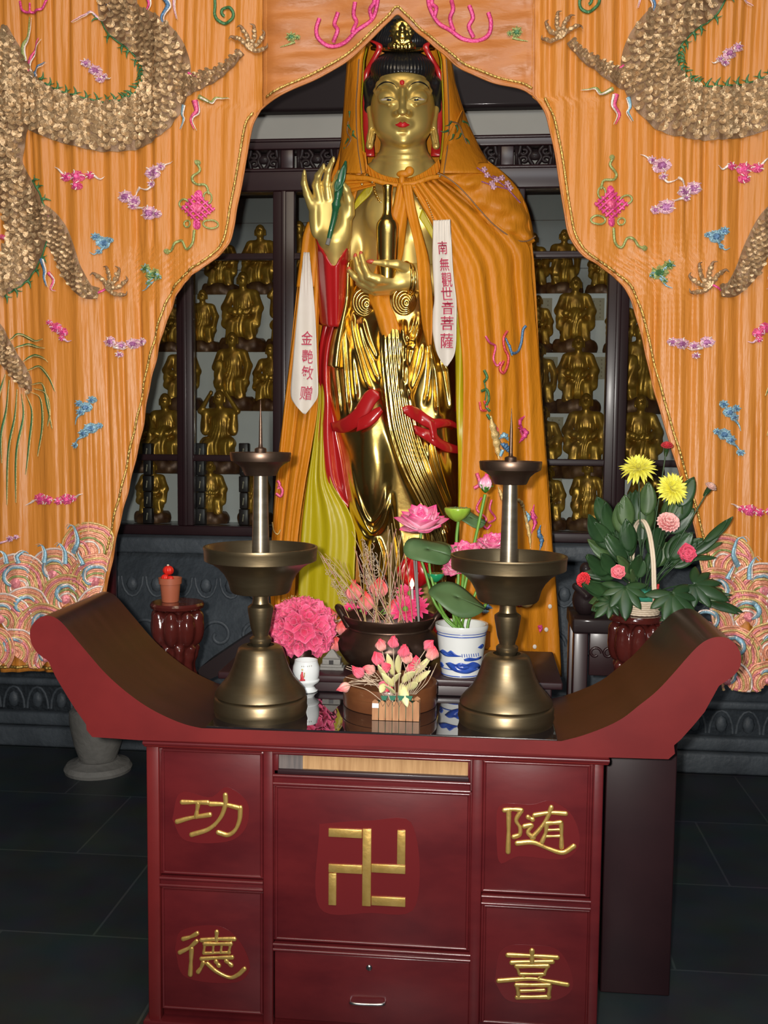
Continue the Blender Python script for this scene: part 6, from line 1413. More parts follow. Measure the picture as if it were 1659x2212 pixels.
def stem_to(w, par, r=.002, key='dried', b=fb):
    m = MB(); m.tube(spl([b+[0, 0, .10], (b+[0, 0, .1])*.45+w*.55+[0, 0, .02], w], 14), r, 5); m.build('stem', M[key], par)
for u, v, s_, o in ((765,1282,1.0,-.03), (791,1304,.95,-.05), (820,1276,.95,-.02), (852,1318,.9,-.04), (704,1336,.8,0), (724,1392,.8,0), (716,1330,.7,0), (738,1356,.7,-.01)):
    w = P(u, v+16, fy+o); m = MB(); bud(m, w, (0, -.2, 1), 46*fs*s_, 34*fs*s_, hx('f0a0a0'), hx('e0332b')); m.build('red_bud', M['vc'], mq, solid=.0008); stem_to(w, mq)
for u, v, s_, o in ((886,1284,1, -.03), (876,1318,1.1,-.06), (902,1312,.9,-.03), (780,1322,.6,-.02), (756,1318,.6,-.03)):
    w = P(u, v, fy+o); m = MB(); layers(m, w, (0, -.9, .45), [(18, 1.35, 32*fs*s_, 4.6*fs*s_, .2, .3), (16, 1.1, 28*fs*s_, 4.6*fs*s_, .2, .3), (10, .7, 18*fs*s_, 4*fs*s_, .2, .3)], hx('c91f55'), hx('ee4d84')); fl = m.build('pink_daisy', M['vc'], mq, solid=.0006)
    m = MB(); m.ell(w+np.array([0, -.012, .006]), (6*fs*s_, 5*fs*s_, 6*fs*s_), 10, 7); m.build('flower_eye', M['stem'], fl); stem_to(w, mq, .002, 'stem')
m = MB()
def twig(p0, p1, n, r0, spread):
    p0, p1 = np.asarray(p0), np.asarray(p1); m.tube(np.array([p0, p1]), [.0013, .0008], 4)
    for k in range(n):
        t = .35+.65*k/n; b = p0+(p1-p0)*t; a = rng.uniform(0, 2*PI, 8); q = [b]
        for j in range(6): q.append(q[-1]+np.array([math.cos(a[0]+j*.9), .4*math.sin(a[1]+j), math.sin(a[0]+j*.9)+.35])*spread)
        m.tube(np.array(q), .0011, 4)
for u, v, n in ((694,1200,8),(702,1230,10),(716,1260,10),(730,1290,10),(782,1170,13),(790,1186,14),(800,1176,14),(806,1196,12),(776,1230,8),(862,1272,10),(720,1340,9),(712,1380,9),(800,1250,9),(812,1300,8),(742,1300,8)): twig(fb+[rng.normal(0, .02), 0, .11], P(u, v, fy+rng.normal(0, .03)), n, .001, .006)
m.build('bleached_twigs', M['dried'], mq)['kind'] = 'stuff'
# red lotus lamp with a small white flame-shaped bulb
ry_ = 3.21; rs = ry_/F; rc = P(897, 1240, ry_); lamp = thing('lotus_lamp', P(897, 1440, ry_), 'red lotus-shaped lamp with a pale flame bulb behind the burner', 'lamp'); lamp.location.z = ZR
m = MB(); m.lathe([(0, ZR), (.03, ZR), (.03, ZR+.01), (.008, ZR+.02), (.008, rc[2]-.05), (.02, rc[2]-.045)], (rc[0], ry_, 0), 20, caps=False); m.build('stand', M['brass_dark'], lamp)
m = MB(); bud(m, rc-[0, 0, .05], (0, -.1, 1), 86*rs, 62*rs, hx('8e0a10'), hx('c8161c')); m.build('red_petals', M['vcgloss'], lamp, solid=.0012)
m = MB(); fc = P(890, 1262, ry_-.06); m.lathe([(0, -.012), (.006, -.006), (.007, .002), (.004, .012), (0, .02)], fc, 14, caps=False); m.build('flame_bulb', M['flame'], lamp)
m = MB(); m.tube(np.array([fc-[0, 0, .012], fc-[0, -.03, .05]]), .004, 6); m.build('bulb_holder', M['white'], lamp)

# ---------------------------------------------------------------- things on the altar glass
wc = on(661, 1492, ZG); ws = wc[1]/F; cup = thing('offering_cup', (wc[0], wc[1], ZG), 'small white porcelain cup with a painted red figure, by the left candlestick', 'cup')
zc_ = lambda v: vz(661, v, wc[1])
m = MB(); m.lathe([(0, ZG), (25*ws, ZG), (26*ws, ZG+.002), (22*ws, zc_(1488)), (18*ws, zc_(1482)), (20*ws, zc_(1478)), (29*ws, zc_(1472)), (30*ws, zc_(1468)), (27*ws, zc_(1465)), (29*ws, zc_(1458)), (30*ws, zc_(1448)), (29*ws, zc_(1438)), (26*ws, zc_(1430)), (25.5*ws, zc_(1425)), (24*ws, zc_(1425)), (26*ws, zc_(1445)), (0, zc_(1466))], (wc[0], wc[1], 0), 44, caps=False); cbod = m.build('cup_body', M['porcelain'], cup, angle=50)
def oncup(u, v, e=.0008):
    r = np.interp(v, [1430, 1438, 1448, 1458], [26, 29, 30, 29])*ws+e; x = float(P(u, v, wc[1]-r)[0]); dx = np.clip((x-wc[0])/r, -.97, .97); return (wc[0]+dx*r, wc[1]-r*math.sqrt(1-dx*dx), vz(u, v, wc[1]))
m = MB(); m.tube(np.array([oncup(653, 1444), oncup(652, 1452), oncup(653, 1461)]), [.002, .0045, .0055], 8, squash=(1, .25, 1)); m.tube(np.array([oncup(647, 1463), oncup(659, 1462)]), .0025, 6, squash=(1, .3, 1)); m.build('painted_figure', M['t_red'], cbod)
m = MB(); m.ell(oncup(653, 1440), (.0024, .0012, .003), 8, 6); m.tube(np.array([oncup(658, 1446), oncup(657, 1456)]), .0014, 5); m.build('painted_head', M['gold_paint'], cbod)
m = MB()
for u in (652, 656, 660, 664, 668, 672): m.tube(np.array([oncup(u-1, 1433), oncup(u+1, 1433.5)]), .0005, 5); m.tube(np.array([oncup(u, 1432), oncup(u, 1435)]), .0004, 5)
m.build('painted_mark', M['ink'], cbod)
# round wooden box
dc = on(842, 1519, ZG); dsx = dc[1]/F; zd = lambda v: vz(842, v, dc[1]); Rb = 103*dsx
bx = thing('round_box', (dc[0], dc[1], ZG), 'round polished wooden drum box on the glass behind the picket planter', 'box')
zt_ = zd(1470)
m = MB(); m.lathe([(0, ZG), (Rb*.985, ZG), (Rb, ZG+.004), (Rb, ZG+(zt_-ZG)*.52)], (dc[0], dc[1], 0), 64, caps=False); m.build('box_base', M['boxwood'], bx, angle=45)
m = MB(); m.lathe([(Rb*1.012, ZG+(zt_-ZG)*.53), (Rb*1.012, zt_-.004), (Rb*1.0, zt_), (Rb*.93, zt_), (Rb*.92, zt_-.012), (0, zt_-.012)], (dc[0], dc[1], 0), 64, caps=False); m.build('box_lid', M['boxwood'], bx, angle=45)
# picket planter with rosebuds
fc_ = on(854, 1557, ZG); fy_ = float(fc_[1]); fpx = fy_/F
pk = thing('picket_planter', (fc_[0], fy_+.02, ZG), 'small wooden picket planter with pink rosebuds and pale leaves at the altar front', 'planter')
x0, x1 = float(P(803, 1540, fy_)[0]), float(P(906, 1540, fy_)[0]); npk = 7; wpk = (x1-x0)/npk; zp1 = vz(854, 1512, fy_)
for sd, yy in (('front', fy_), ('back', fy_+.045)):
    for i in range(npk):
        a = x0+i*wpk+.0008; b = a+wpk-.0016; h = zp1-(.002 if i % 2 else 0); m = MB(); m.prism([(a, ZG), (b, ZG), (b, h-.006), ((a+b)/2, h), (a, h-.006)], yy, yy+.004); m.build('picket', M['fence'], pk, bevel=.0006)
for xx in (x0+.001, x1-.005): m = MB(); m.box(xx, xx+.004, fy_+.0045, fy_+.0445, ZG+.002, zp1-.008); m.build('side_board', M['fence'], pk, bevel=.0006)
m = MB(); m.box(x0+.006, x1-.006, fy_+.0045, fy_+.0445, ZG+.004, zp1-.012); m.build('moss_filling', M['felt'], pk)
for u in (830, 848, 866, 884): c = P(u, 1506, fy_); w_ = .0095; m = MB(); m.prism([(c[0]-w_, c[2]+.004), (c[0]+w_, c[2]+.004), (c[0]+w_*.5, c[2]-.008), (c[0]-w_*.5, c[2]-.008)], fy_-.0022, fy_-.0004); m.build('felt_tab', M['felt'], pk)
c = P(811, 1524, fy_); m = MB(); m.box(c[0]-.0085, c[0]+.0085, fy_-.0016, fy_-.0002, c[2]-.006, c[2]+.006); m.build('price_sticker', M['white'], pk, smooth=False)
m = MB()
for u in range(815, 880, 12): p0 = P(u, 1526, fy_); m.tube(np.array([p0+[0, -.001, 0], P(u+6, 1514, fy_)+[0, -.001, 0]]), .0005, 4); m.tube(np.array([P(u+6, 1514, fy_)+[0, -.001, 0], P(u+12, 1526, fy_)+[0, -.001, 0]]), .0005, 4)
m.build('clear_wrap_edge', M['steel'], pk)['kind'] = 'stuff'
pb0 = np.array([fc_[0], fy_+.024, ZG+.03])
for i, (u, v, s_, dx, dz) in enumerate(((824,1392,1,-.1,1),(850,1386,1,.05,1),(819,1424,1.2,-.3,.8),(802,1446,1,-.7,.4),(832,1440,.9,.5,.4),(776,1450,1.1,-.8,.8),(745,1484,1,-1,-.3),(828,1480,1.2,.9,-.1),(872,1406,1.1,.2,1),(880,1420,1.1,-.2,.9),(898,1428,1,.1,1),(926,1392,1,.6,.9),(932,1412,1.1,.4,.9),(888,1440,.9,.2,1))):
    w = P(u-dx*12, v+dz*14, fy_+.02-.03*math.sin(i*1.7)); n = np.array([dx, -.5, dz]); m = MB(); bud(m, w, n, 33*fpx*s_, 21*fpx*s_, hx('f58a9e') if i % 3 else hx('f7c9b8'), hx('e0304f')); m.build('rosebud', M['vc'], pk, solid=.0006)
    m = MB(); m.tube(spl([pb0+[(u-854)*.0002, 0, 0], pb0*.4+w*.6+[0, -.012, .012], w], 14), .0011, 5); m.build('bud_stem', M['dried'], pk)
for i, (u, v, u2, v2, W) in enumerate(((848,1452,838,1418,9),(862,1448,856,1412,9),(832,1466,816,1446,10),(846,1480,828,1462,9),(874,1470,894,1446,11),(896,1470,924,1452,9),(868,1484,876,1518,12),(850,1474,862,1452,9),(848,1496,834,1478,9),(900,1452,922,1426,8),(830,1480,822,1494,9),(880,1486,906,1474,9))):
    a, b = P(u, v, fy_+.012), P(u2, v2, fy_-.012+.01*math.sin(i*2)); m = MB(); m.petal(a-(b-a)*.25, b-a, (.6*math.sin(i*2.1), -1, .5*math.cos(i*1.3)), np.linalg.norm(b-a)*1.45, W*fpx*.95, .5*math.sin(i*1.9), -.25, 8, 4, hx('c9c284'), hx('e6e2a6')); m.build('pale_leaf', M['vc'], pk, solid=.0008)
m = MB()
for k in range(22): a = P(800+rng.uniform(-5, 30), 1468+rng.uniform(-6, 14), fy_+.01); b = P(740+rng.uniform(0, 50), 1436+rng.uniform(0, 46), fy_); m.tube(spl([a, (a+b)/2+[0, -.01, rng.uniform(-.006, .01)], b], 8), .0008, 4)
for k in range(14): a = P(905, 1440, fy_); t = k*.45; b = a+np.array([math.cos(t), -.3, math.sin(t)])*.022; m.tube(np.array([a, b]), .0009, 4)
for k in range(10): a = P(880+k*2, 1500, fy_+.01); b = P(872+k*8, 1432+k % 3*8, fy_); m.tube(spl([a, (a+b)/2+[.008, -.01, 0], b], 8), .0007, 4)
m.build('dry_sprigs', M['dried'], pk)['kind'] = 'stuff'
# tiny grey temple ornament and clear knick-knack behind the cup
ty = 3.0; tb = P(715, 1449, ty); orn = thing('temple_ornament', (tb[0], ty+.02, ZR), 'tiny pale temple-shaped ornament beside the pink bouquet', 'ornament')
tpx = ty/F; m = MB(); 
for k, (w, h0, h1) in enumerate(((28, 0, 6), (24, 6, 12), (20, 12, 24))): m.box(tb[0]-w*tpx, tb[0]+w*tpx, ty-w*tpx*.6+.02, ty+w*tpx*.6+.02, ZR+h0*tpx+.0003, ZR+h1*tpx)
m.build('stepped_base', M['palestone'], orn, bevel=.001)
m = MB(); g = []
for k, (w, h) in enumerate(((20, 24), (15, 28), (9, 36), (2, 44))): g.append([(tb[0]+sx*w*tpx, ty+.02+sy*w*tpx*.6, ZR+h*tpx+(1.5*tpx if k == 0 else 0)) for sx, sy in ((-1, -1), (1, -1), (1, 1), (-1, 1))])
m.grid(np.array(g), wrap_j=True, flip=True); m.build('roof', M['palestone'], orn, smooth=False)
m = MB(); m.box(tb[0]-5*tpx, tb[0]+5*tpx, ty-20*tpx*.6+.018, ty-20*tpx*.6+.0199, ZR+13*tpx, ZR+22*tpx); m.build('doorway', M['black'], orn, smooth=False)

# ---------------------------------------------------------------- carved lacquer stands
def stand(u, vtop, Yc, wpx, label):
    c = P(u, vtop, Yc); s = Yc/F; r = thing('carved_stand', (c[0], Yc, 0), label, 'stand', 'carved red lacquer flower stands'); zt = c[2]; W = wpx*s
    m = MB(); m.lathe([(0, zt), (W*.95, zt), (W, zt-.008), (W*.98, zt-.018), (W*.9, zt-.022)], (c[0], Yc, 0), 40, caps=False); m.build('top_board', M['carved'], r, angle=40)
    sd = SDF((-W*1.25, -W*1.25, -.42), (W*1.25, W*1.25, 0), .0055)
    sd.ell((0, 0, -.085), (W*.80, W*.80, .085), .02)
    for i in range(8):
        a = i*2*PI/8; ca, sa = math.cos(a), math.sin(a); sd.ell((W*.72*ca, W*.72*sa, -.075), (W*.30, W*.30, .062), .008); sd.ell((W*.78*ca, W*.78*sa, -.035), (W*.22, W*.22, .022), .006)
        a += PI/8; ca, sa = math.cos(a), math.sin(a); sd.cap((W*.66*ca, W*.66*sa, -.15), (W*.50*ca, W*.50*sa, -.205), W*.17, W*.13, .012); sd.ell((W*.60*ca, W*.60*sa, -.175), (W*.16, W*.16, .02), .006)
        sd.cap((W*.5*ca, W*.5*sa, -.22), (W*.78*ca, W*.78*sa, -.30), W*.13, W*.16, .012); sd.ell((W*.85*ca, W*.85*sa, -.33), (W*.2, W*.2, .035), .01)
    sd.cap((0, 0, -.14), (0, 0, -.36), W*.5, W*.62, .02)
    v, f = sd.mesh(); v = v+[c[0], Yc, zt-.012]; m = MB(); m.add(v, f); m.build('carved_body', M['carved'], r)
    m = MB(); zl_ = zt-.40; m.lathe([(0, 0), (W*.95, 0), (W*.95, .03), (W*.7, .05), (W*.55, .1), (W*.55, zl_-.03), (W*.9, zl_), (W*.9, zl_+.03), (0, zl_+.03)], (c[0], Yc, 0), 40, caps=False); m.build('foot', M['carved'], r, angle=40)
    return zt
Y1 = 3.42; zL = stand(383, 1300, Y1, 60, 'carved red lacquer stand at the left under the small terracotta pot')
tc_ = np.array([P(368, 1298, Y1)[0], Y1, zL+.0006]); tp = Y1/F; zq = lambda v: vz(368, v, Y1)
pt = thing('terracotta_pot', tc_, 'small terracotta plastic pot with a red grafted cactus on the left carved stand', 'potted cactus')
zpt = lambda k: tc_[2]+k*tp
m = MB(); m.lathe([(0, zpt(0)), (18*tp, zpt(0)), (19*tp, zpt(2)), (22.5*tp, zpt(40)), (25*tp, zpt(40.5)), (26*tp, zpt(54)), (23.5*tp, zpt(54)), (22*tp, zpt(46)), (0, zpt(46))], (tc_[0], Y1, 0), 36, caps=False); m.build('pot', M['terracotta'], pt, angle=40)
for k, (du, h, r_) in enumerate(((-4, 70, 11.5), (-10, 54, 8.5), (4, 53, 7))):
    c = np.array([tc_[0]+du*tp, Y1-.008*k, zpt(h)]); a = np.linspace(0, 2*PI, 33)[:-1]; th = np.linspace(.05, PI-.05, 12); g = np.array([[c+r_*tp*np.array([math.sin(t)*math.cos(b)*(1+.09*math.cos(9*b)), math.sin(t)*math.sin(b)*(1+.09*math.cos(9*b)), math.cos(t)*.95]) for b in a] for t in th]); m = MB(); m.grid(g, wrap_j=True, flip=True); m.build('red_cactus_ball', mat('red_cactus', (.62, .02, .012), .3) if k == 0 else bpy.data.materials['red_cactus'], pt)
m = MB(); m.ell((tc_[0]-4*tp, Y1-.004, zpt(82)), (3*tp, 3*tp, 2*tp), 8, 6); m.build('pale_tip', M['wicker'], pt)
Y2 = 3.24; zRr = stand(1374, 1326, Y2, 58, 'carved red lacquer stand at the right under the flower basket')
# ---------------------------------------------------------------- flower basket on the right stand
bp_ = Y2/F; bcn = np.array([P(1384, 1326, Y2)[0], Y2, zRr+.0006]); bk = thing('flower_basket', bcn, 'white wicker basket with a hooped handle on the right carved stand', 'basket')
m = MB(); R0 = 42*bp_; 
for k in range(7): a = np.linspace(0, 2*PI, 61)[:-1]; rr = R0*(.86+.03*k)+.0018*np.sin(a*20+(k % 2)*PI); m.tube(np.stack([bcn[0]+rr*np.cos(a), Y2+rr*np.sin(a), np.full(60, bcn[2]+.004+k*.0068)], -1), .0036, 6, closed=True)
m.lathe([(0, bcn[2]+.001), (R0*.84, bcn[2]+.001), (R0*.95, bcn[2]+.04)], (bcn[0], Y2, 0), 32, caps=False); m.build('woven_body', M['wicker'], bk)
hpts = [P(1416,1312,Y2-.07),P(1413,1270,Y2-.08),P(1411,1210,Y2-.075),P(1404,1158,Y2-.05),P(1394,1130,Y2-.02),P(1384,1124,Y2+.01),P(1372,1140,Y2+.04),P(1366,1200,Y2+.07),P(1362,1300,Y2+.07)]
for o in (-.0035, .0035): m = MB(); m.tube(spl(hpts, 50)+np.array([o, 0, 0]), .0042, 7); m.build('hoop_handle', M['wicker'], bk)
m = MB(); m.tube(spl([P(1414,1300,Y2-.074),P(1418,1290,Y2-.08),P(1422,1262,Y2-.07)], 12), [.006]*4+[.008]*4+[.004]*4, 7); m.build('red_ribbon_tie', M['redlac'], bk)
m = MB(); zf0 = bcn[2]+.045; m.box(bcn[0]-.062, bcn[0]+.065, Y2-.05, Y2+.05, zf0, zf0+.035); m.build('floral_foam', M['foam'], bk, bevel=.006)
fb2 = np.array([bcn[0], Y2, zf0+.03])
def cut(name, label, cat, u, v, o, grp=None, b=None, bend=0.0, r=.0022, key='stem2'):
    w = P(u, v, Y2+o); b0 = fb2+np.array([np.clip((w[0]-fb2[0])*.12, -.05, .05), np.clip(o*.3, -.04, .04), -.01]) if b is None else b
    t = thing(name, b0, label, cat, grp); m = MB(); q = spl([b0, b0*.5+w*.5+[bend, -.01, .01], w], 18); m.tube(q, r, 6); m.build('stem', M['leaf'], t); d = q[-1]-q[-4]; return t, w, d/np.linalg.norm(d)
def foliage(t, w, b, n, L, W, seed, key='leaf'):
    r_ = np.random.default_rng(seed)
    for k in range(n):
        f = .45+.5*k/max(1, n-1); p = np.asarray(b)*(1-f)+w*f; a = r_.uniform(0, 2*PI); d = np.array([math.cos(a), -.35, .55+.3*math.sin(a)]); m = MB(); m.petal(p, d, (0, -.5, 1), L*r_.uniform(.8, 1.15), W, .5, -.25, 8, 4); m.build('leaf', M[key], t, solid=.0006)
# chrysanthemums
for u, v, o, R, n, lb in ((1379, 1012, -.02, 40, (-.05, -.55, .95), 'yellow chrysanthemum with drooping petals, the tallest flower in the basket'), (1452, 1056, -.06, 36, (.25, -.9, .35), 'full yellow chrysanthemum facing forward, right of the taller one')):
    t, w, d = cut('chrysanthemum', lb, 'flower', u, v, o, 'yellow chrysanthemums in the basket'); m = MB(); sz = R*bp_
    layers(m, w, n, [(22, 1.75 if R == 40 else 1.5, sz, sz*.10, -.55, .5), (22, 1.45, sz*.98, sz*.10, -.2, .5), (20, 1.2, sz*.9, sz*.10, .2, .5), (18, .95, sz*.75, sz*.09, .5, .5), (16, .7, sz*.6, sz*.08, .7, .5), (12, .4, sz*.45, sz*.07, .6, .5)], YEL0, YEL1, jit=.08); m.build('flower_head', M['vc'], t, solid=.0007)
    m = MB(); m.ell(w-np.array(n)/np.linalg.norm(n)*.006, (.012, .012, .009), 12, 8); m.build('calyx', M['leaf'], t)
def carn(u, v, o, R, n, c0, c1, lb, nm='carnation', bendx=0):
    t, w, d = cut(nm, lb, 'flower', u, v, o, None, bend=bendx); sz = R*bp_; m = MB(); nn = np.array(n, float); nn /= np.linalg.norm(nn)
    for li, (k, op) in enumerate(((9, 1.25), (9, .95), (8, .65), (6, .35))):
        _, a, b = frame(nn)
        for i in range(k): tt = 2*PI*i/k+li; rad = math.cos(tt)*a+math.sin(tt)*b; m.petal(w, math.cos(op)*nn+math.sin(op)*rad, math.sin(op)*nn-math.cos(op)*rad, sz, sz*.42, .35, .2, 6, 6, c0, c1, tip=.75, ruf=.22)
    m.build('flower_head', M['vc'], t, solid=.0007); m = MB(); m.tube(np.array([w-nn*.028, w-nn*.012, w+nn*.002]), [.004, .008, .009], 9); m.build('calyx', M['leaf'], t); return t
carn(1440, 968, -.01, 14, (0, -.5, 1), hx('8e0f1a'), hx('c3222c'), 'small dark red carnation on the highest stem beside the right drape')
carn(1441, 1134, -.10, 26, (.05, -.85, .6), hx('c94a5c'), hx('efb3ac'), 'mottled pink carnation beside the basket handle')
carn(1532, 1056, -.04, 14, (.5, -.4, .9), hx('c9707a'), hx('d8b0a0'), 'half open pink carnation leaning right in front of the drape', bendx=.0)
carn(1264, 1254, -.10, 18, (-.5, -.7, .3), hx('a80f1e'), hx('e02a34'), 'bright red carnation at the far left of the basket')
for u, v, o, R, n, lb in ((1336, 1238, -.12, 24, (-.15, -.9, .35), 'salmon pink rose at the left front of the basket'), (1478, 1200, -.12, 31, (.2, -.9, .4), 'large deep pink rose at the right of the basket')):
    t, w, d = cut('rose', lb, 'flower', u, v, o, 'pink roses in the basket'); m = MB(); rose(m, w, n, R*bp_, hx('d0485c') if R == 24 else hx('b8284c'), hx('f0909a') if R == 24 else hx('e8607c')); m.build('flower_head', M['vc'], t, solid=.0008); m = MB(); m.ell(w-np.array(n)*.010, (.010, .010, .010), 10, 7); m.build('calyx', M['leaf'], t)
# leafy sprigs: each sprig is one thing with its own leaves
SPR = [(1290,1080,.03,[(1350,1068),(1296,1085),(1330,1110),(1372,1100)],'sprig of broad leaves reaching up left of the taller chrysanthemum'),
 (1268,1140,.0,[(1262,1112),(1275,1160),(1300,1120),(1318,1168)],'dark leafy sprig in front of the cabinet post left of the basket'),
 (1330,1140,-.02,[(1322,1150),(1352,1120),(1310,1190),(1352,1180)],'leafy sprig in the middle left of the basket'),
 (1268,1210,-.06,[(1258,1205),(1290,1195),(1262,1232),(1310,1216)],'pale underside leaves spreading left from the basket'),
 (1380,1080,.05,[(1402,1040),(1372,1055),(1395,1100),(1412,1080)],'tall leafy sprig behind the taller chrysanthemum stem'),
 (1480,1040,.05,[(1496,1026),(1470,1075),(1500,1100),(1462,1120)],'tall leafy sprig behind the forward-facing chrysanthemum'),
 (1565,1140,-.03,[(1580,1124),(1555,1160),(1530,1196),(1548,1205)],'long narrow leaves crossing the right drape'),
 (1500,1170,-.02,[(1496,1150),(1520,1160),(1470,1150),(1480,1180)],'leafy sprig between the deep pink rose and the right drape'),
 (1360,1240,-.08,[(1340,1200),(1372,1190),(1392,1210),(1350,1270)],'leafy sprig low in the middle of the basket'),
 (1420,1180,.03,[(1426,1130),(1440,1170),(1402,1190),(1450,1200)],'leafy sprig just right of the basket handle'),
 (1590,1290,-.06,[(1600,1320),(1560,1270),(1575,1300),(1540,1250)],'spiky leaves trailing right over the altar scroll'),
 (1270,1290,-.10,[(1256,1262),(1280,1330),(1300,1270),(1268,1300)],'drooping leaves under the bright red carnation')]
for i, (u, v, o, tips_, lb) in enumerate(SPR):
    t, w, d = cut('leaf_sprig', lb, 'leaf sprig', u*.6+1390*.4, v*.6+1270*.4, o, 'leafy sprigs in the basket', r=.0018)
    rr_ = np.random.default_rng(100+i); tips_ = list(tips_)+[(q[0]*.55+rr_.uniform(u-40, u+40)*.45, q[1]*.55+rr_.uniform(v-30, v+60)*.45) for q in tips_[:3]]
    for j, (a, b) in enumerate(tips_):
        tip = P(a, b, Y2+o-.03+.02*(j % 4)+.012*(j > 3)); f = .45+.14*(j % 4); base_ = fb2*(1-f)+w*f; dv0 = tip-base_; L = np.linalg.norm(dv0); st_ = tip-dv0/L*min(.108, L*.8)
        m = MB(); m.tube(np.array([base_, st_+(tip-st_)*.08]), .0014, 5); m.build('leaf_stalk', M['leaf'], t)
        m = MB(); nu = 10; m.petal(st_, tip-st_, (.25*math.sin(i+j), -.8, .6), np.linalg.norm(tip-st_), min(.108, L*.8)*.27*(0.45 if 'narrow' in lb or 'spiky' in lb else 1), .5*math.sin(i*2.3+j*1.7), -.25, nu, 6, ruf=.12); m.build('leaf', M['leaflight' if (i*3+j) % 4 == 0 else 'leaf'], t, solid=.0007)
# palmate leaves low at the front
for i, (u, v, o, R, a0, lb) in enumerate(((1350, 1268, -.13, 74, -1.6, 'big lobed dark leaf hanging over the basket front, left of the handle'), (1452, 1282, -.14, 84, -1.2, 'big lobed dark leaf hanging over the right of the basket'), (1500, 1262, -.10, 78, -.5, 'big lobed dark leaf spreading right above the altar scroll'), (1320, 1300, -.12, 50, -2.4, 'lobed leaf at the lower left of the basket'), (1466, 1318, -.12, 62, -1.9, 'lobed leaf lowest at the right of the basket'))):
    t, w, d = cut('lobed_leaf', lb, 'leaf', u, v, o, 'big lobed leaves of the basket', r=.002); n_ = np.array([.1*math.sin(i*2), -.75, .65]); n_ /= np.linalg.norm(n_); A = np.cross([0, 1., .2], n_); A /= np.linalg.norm(A); B = np.cross(n_, A); m = MB()
    for k in range(7):
        an = a0+(k-3)*.62; dv_ = math.cos(an)*A+math.sin(an)*(B if B[2] > 0 else -B); L = R*bp_*(1, .95, .85, .68, .85, .95, 1)[6-abs(k-3)*2 if abs(k-3)*2 <= 6 else 0]*(1.0-.10*abs(k-3)); m.petal(w, dv_, n_, L, L*.20, -.45, -.2, 8, 4, pw=.9)
    m.build('leaf_blade', M['leaf'], t, solid=.0007)
# dark carved table end right of the cape, and a sloping dark bench end at the left
Y3 = 3.52; xs = [float(P(u, 1400, Y3)[0]) for u in (1236, 1320)]; zs = [vz(1280, v, Y3) for v in (1338, 1240)]
ct = thing('carved_side_table', ((xs[0]+xs[1])/2, Y3+.1, 0), 'dark carved wooden side table between the cape and the right stand', 'side table')
m = MB(); m.box(xs[0], xs[1]+.1, Y3, Y3+.26, zs[0]-.05, zs[0]); m.build('table_top', M['blackwood'], ct, bevel=.006)
for x in (xs[0]+.005, xs[1]+.045):
    for y in (Y3+.01, Y3+.20): m = MB(); m.box(x, x+.05, y, y+.05, 0, zs[0]-.0505); m.build('leg', M['darkwood'], ct, bevel=.004)
m = MB(); m.box(xs[0]+.06, xs[1]+.04, Y3+.015, Y3+.03, zs[0]-.20, zs[0]-.0505); m.build('carved_apron', M['darkwood'], ct, bevel=.003)
m = MB(); 
for k in range(4):
    t = np.linspace(0, 1.8*PI, 20); r = .022*(1-t/(3*PI)); m.tube(np.stack([xs[0]+.08+k*.045+r*np.cos(t), np.full(20, Y3+.012), zs[0]-.12+r*np.sin(t)], -1), .005, 6)
m.build('carved_scroll', M['darkwood'], ct)
sm = thing('carved_figure', ((xs[0]+.05), Y3+.1, zs[0]), 'small dark carved figure on the side table right of the cape', 'carving')
s = SDF((-.06, -.06, 0), (.06, .06, .19), .005); s.ell((0, 0, .05), (.045, .04, .055), .01); s.ell((0, 0, .11), (.03, .028, .05), .012); s.ell((0, -.005, .16), (.022, .022, .026), .006); s.cap((-.035, -.01, .10), (.0, -.035, .07), .013, .01, .006); s.cap((.035, -.01, .10), (.0, -.035, .07), .013, .01, .006)
v, f = s.mesh(); v[:, 2] = np.maximum(v[:, 2], 0.0006); m = MB(); m.add(v+[xs[0]+.05, Y3+.1, zs[0]], f); m.build('figure_body', M['blackwood'], sm)
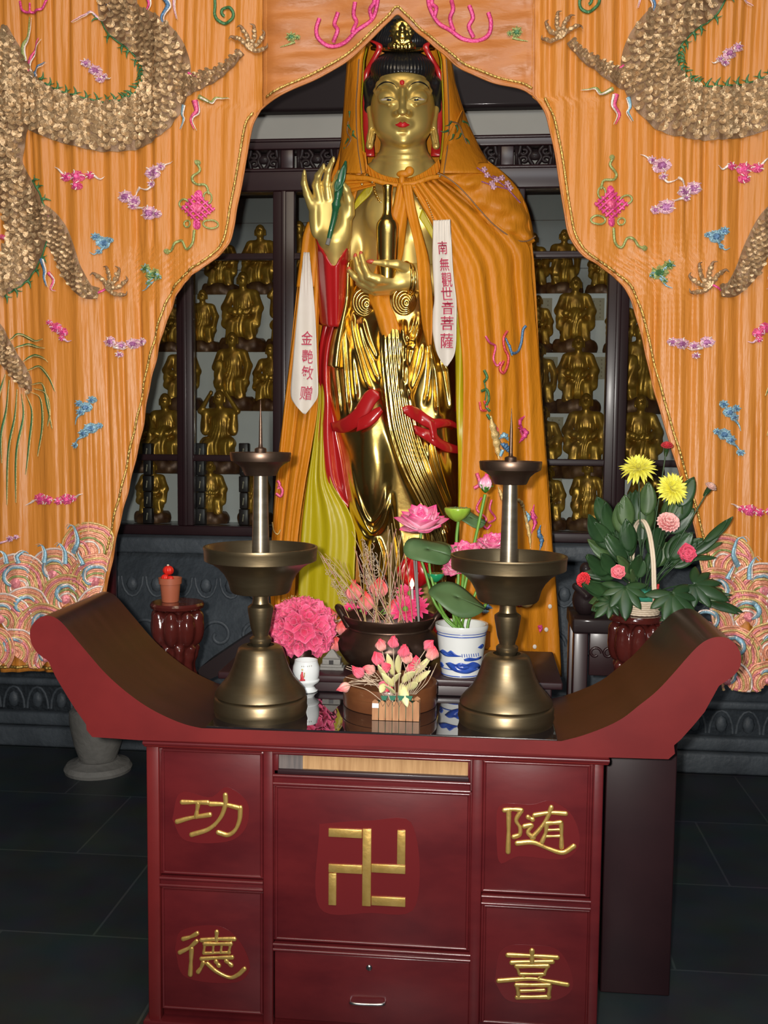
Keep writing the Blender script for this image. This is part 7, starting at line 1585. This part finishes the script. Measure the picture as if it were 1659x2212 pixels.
Y4 = 3.75; a_, b_ = P(432, 1442, Y4), P(536, 1372, Y4); bn = thing('sloping_bench', ((a_[0]+b_[0])/2, Y4, 0), 'black wooden slanted bench end behind the left candlestick', 'bench')
m = MB(); pts = [(a_[0]-.06, a_[2]-.09), (b_[0]+.1, b_[2]-.06), (b_[0]+.1, b_[2]+.03), (b_[0], b_[2]), (a_[0], a_[2])]; m.prism(pts, Y4, Y4+.2); m.build('slanted_board', M['blackwood'], bn, bevel=.004)
for x in (a_[0]-.03, b_[0]+.04): m = MB(); m.box(x, x+.04, Y4+.01, Y4+.05, 0, a_[2]-.075); m.build('leg', M['blackwood'], bn)
# ================================================================ light
def light(name, typ, loc, energy, col=(1, 1, 1), size=.1, tgt=None):
    d = bpy.data.lights.new(name, typ); d.energy = energy; d.color = col
    if typ == 'AREA': d.shape = 'RECTANGLE'; d.size = size[0]; d.size_y = size[1]
    else: d.shadow_soft_size = size
    o = bpy.data.objects.new(name, d); COL.objects.link(o); o.location = loc
    if tgt is not None: o.rotation_euler = (Vector(tgt)-Vector(loc)).to_track_quat('-Z', 'Y').to_euler()
    return o
fl = light('camera_flash', 'SPOT', (-.055, -.02, 1.63), 420, (1, .96, .90), .018, tuple(P(840, 760, 4.0)))
fl.data.spot_size = math.radians(95); fl.data.spot_blend = 1.0
light('added_cool_fill', 'AREA', (.6, -2.5, 5.2), 170, (.9, .95, 1), (4.5, 2.0), (0, 4, 1.4))  # added soft fill above and behind the camera, gives the gold something to reflect
light('added_warm_fill', 'AREA', (-.6, 1.2, 4.8), 40, (1, .80, .55), (1.6, 1.6), (-.3, 3.2, 1.4))  # added warm overhead fill for ambient light, not a lamp of the hall
w = bpy.data.worlds.new('hall_dim_ambience'); SC.world = w; w.use_nodes = True
w.node_tree.nodes['Background'].inputs[0].default_value = (.5, .52, .55, 1); w.node_tree.nodes['Background'].inputs[1].default_value = .055
SC.view_settings.view_transform = 'Standard'; SC.view_settings.look = 'None'; SC.view_settings.exposure = 0.0; SC.view_settings.gamma = 1.0
SC.cycles.use_denoising = True; SC.cycles.max_bounces = 8; SC.cycles.sample_clamp_indirect = 6; SC.cycles.transparent_max_bounces = 12
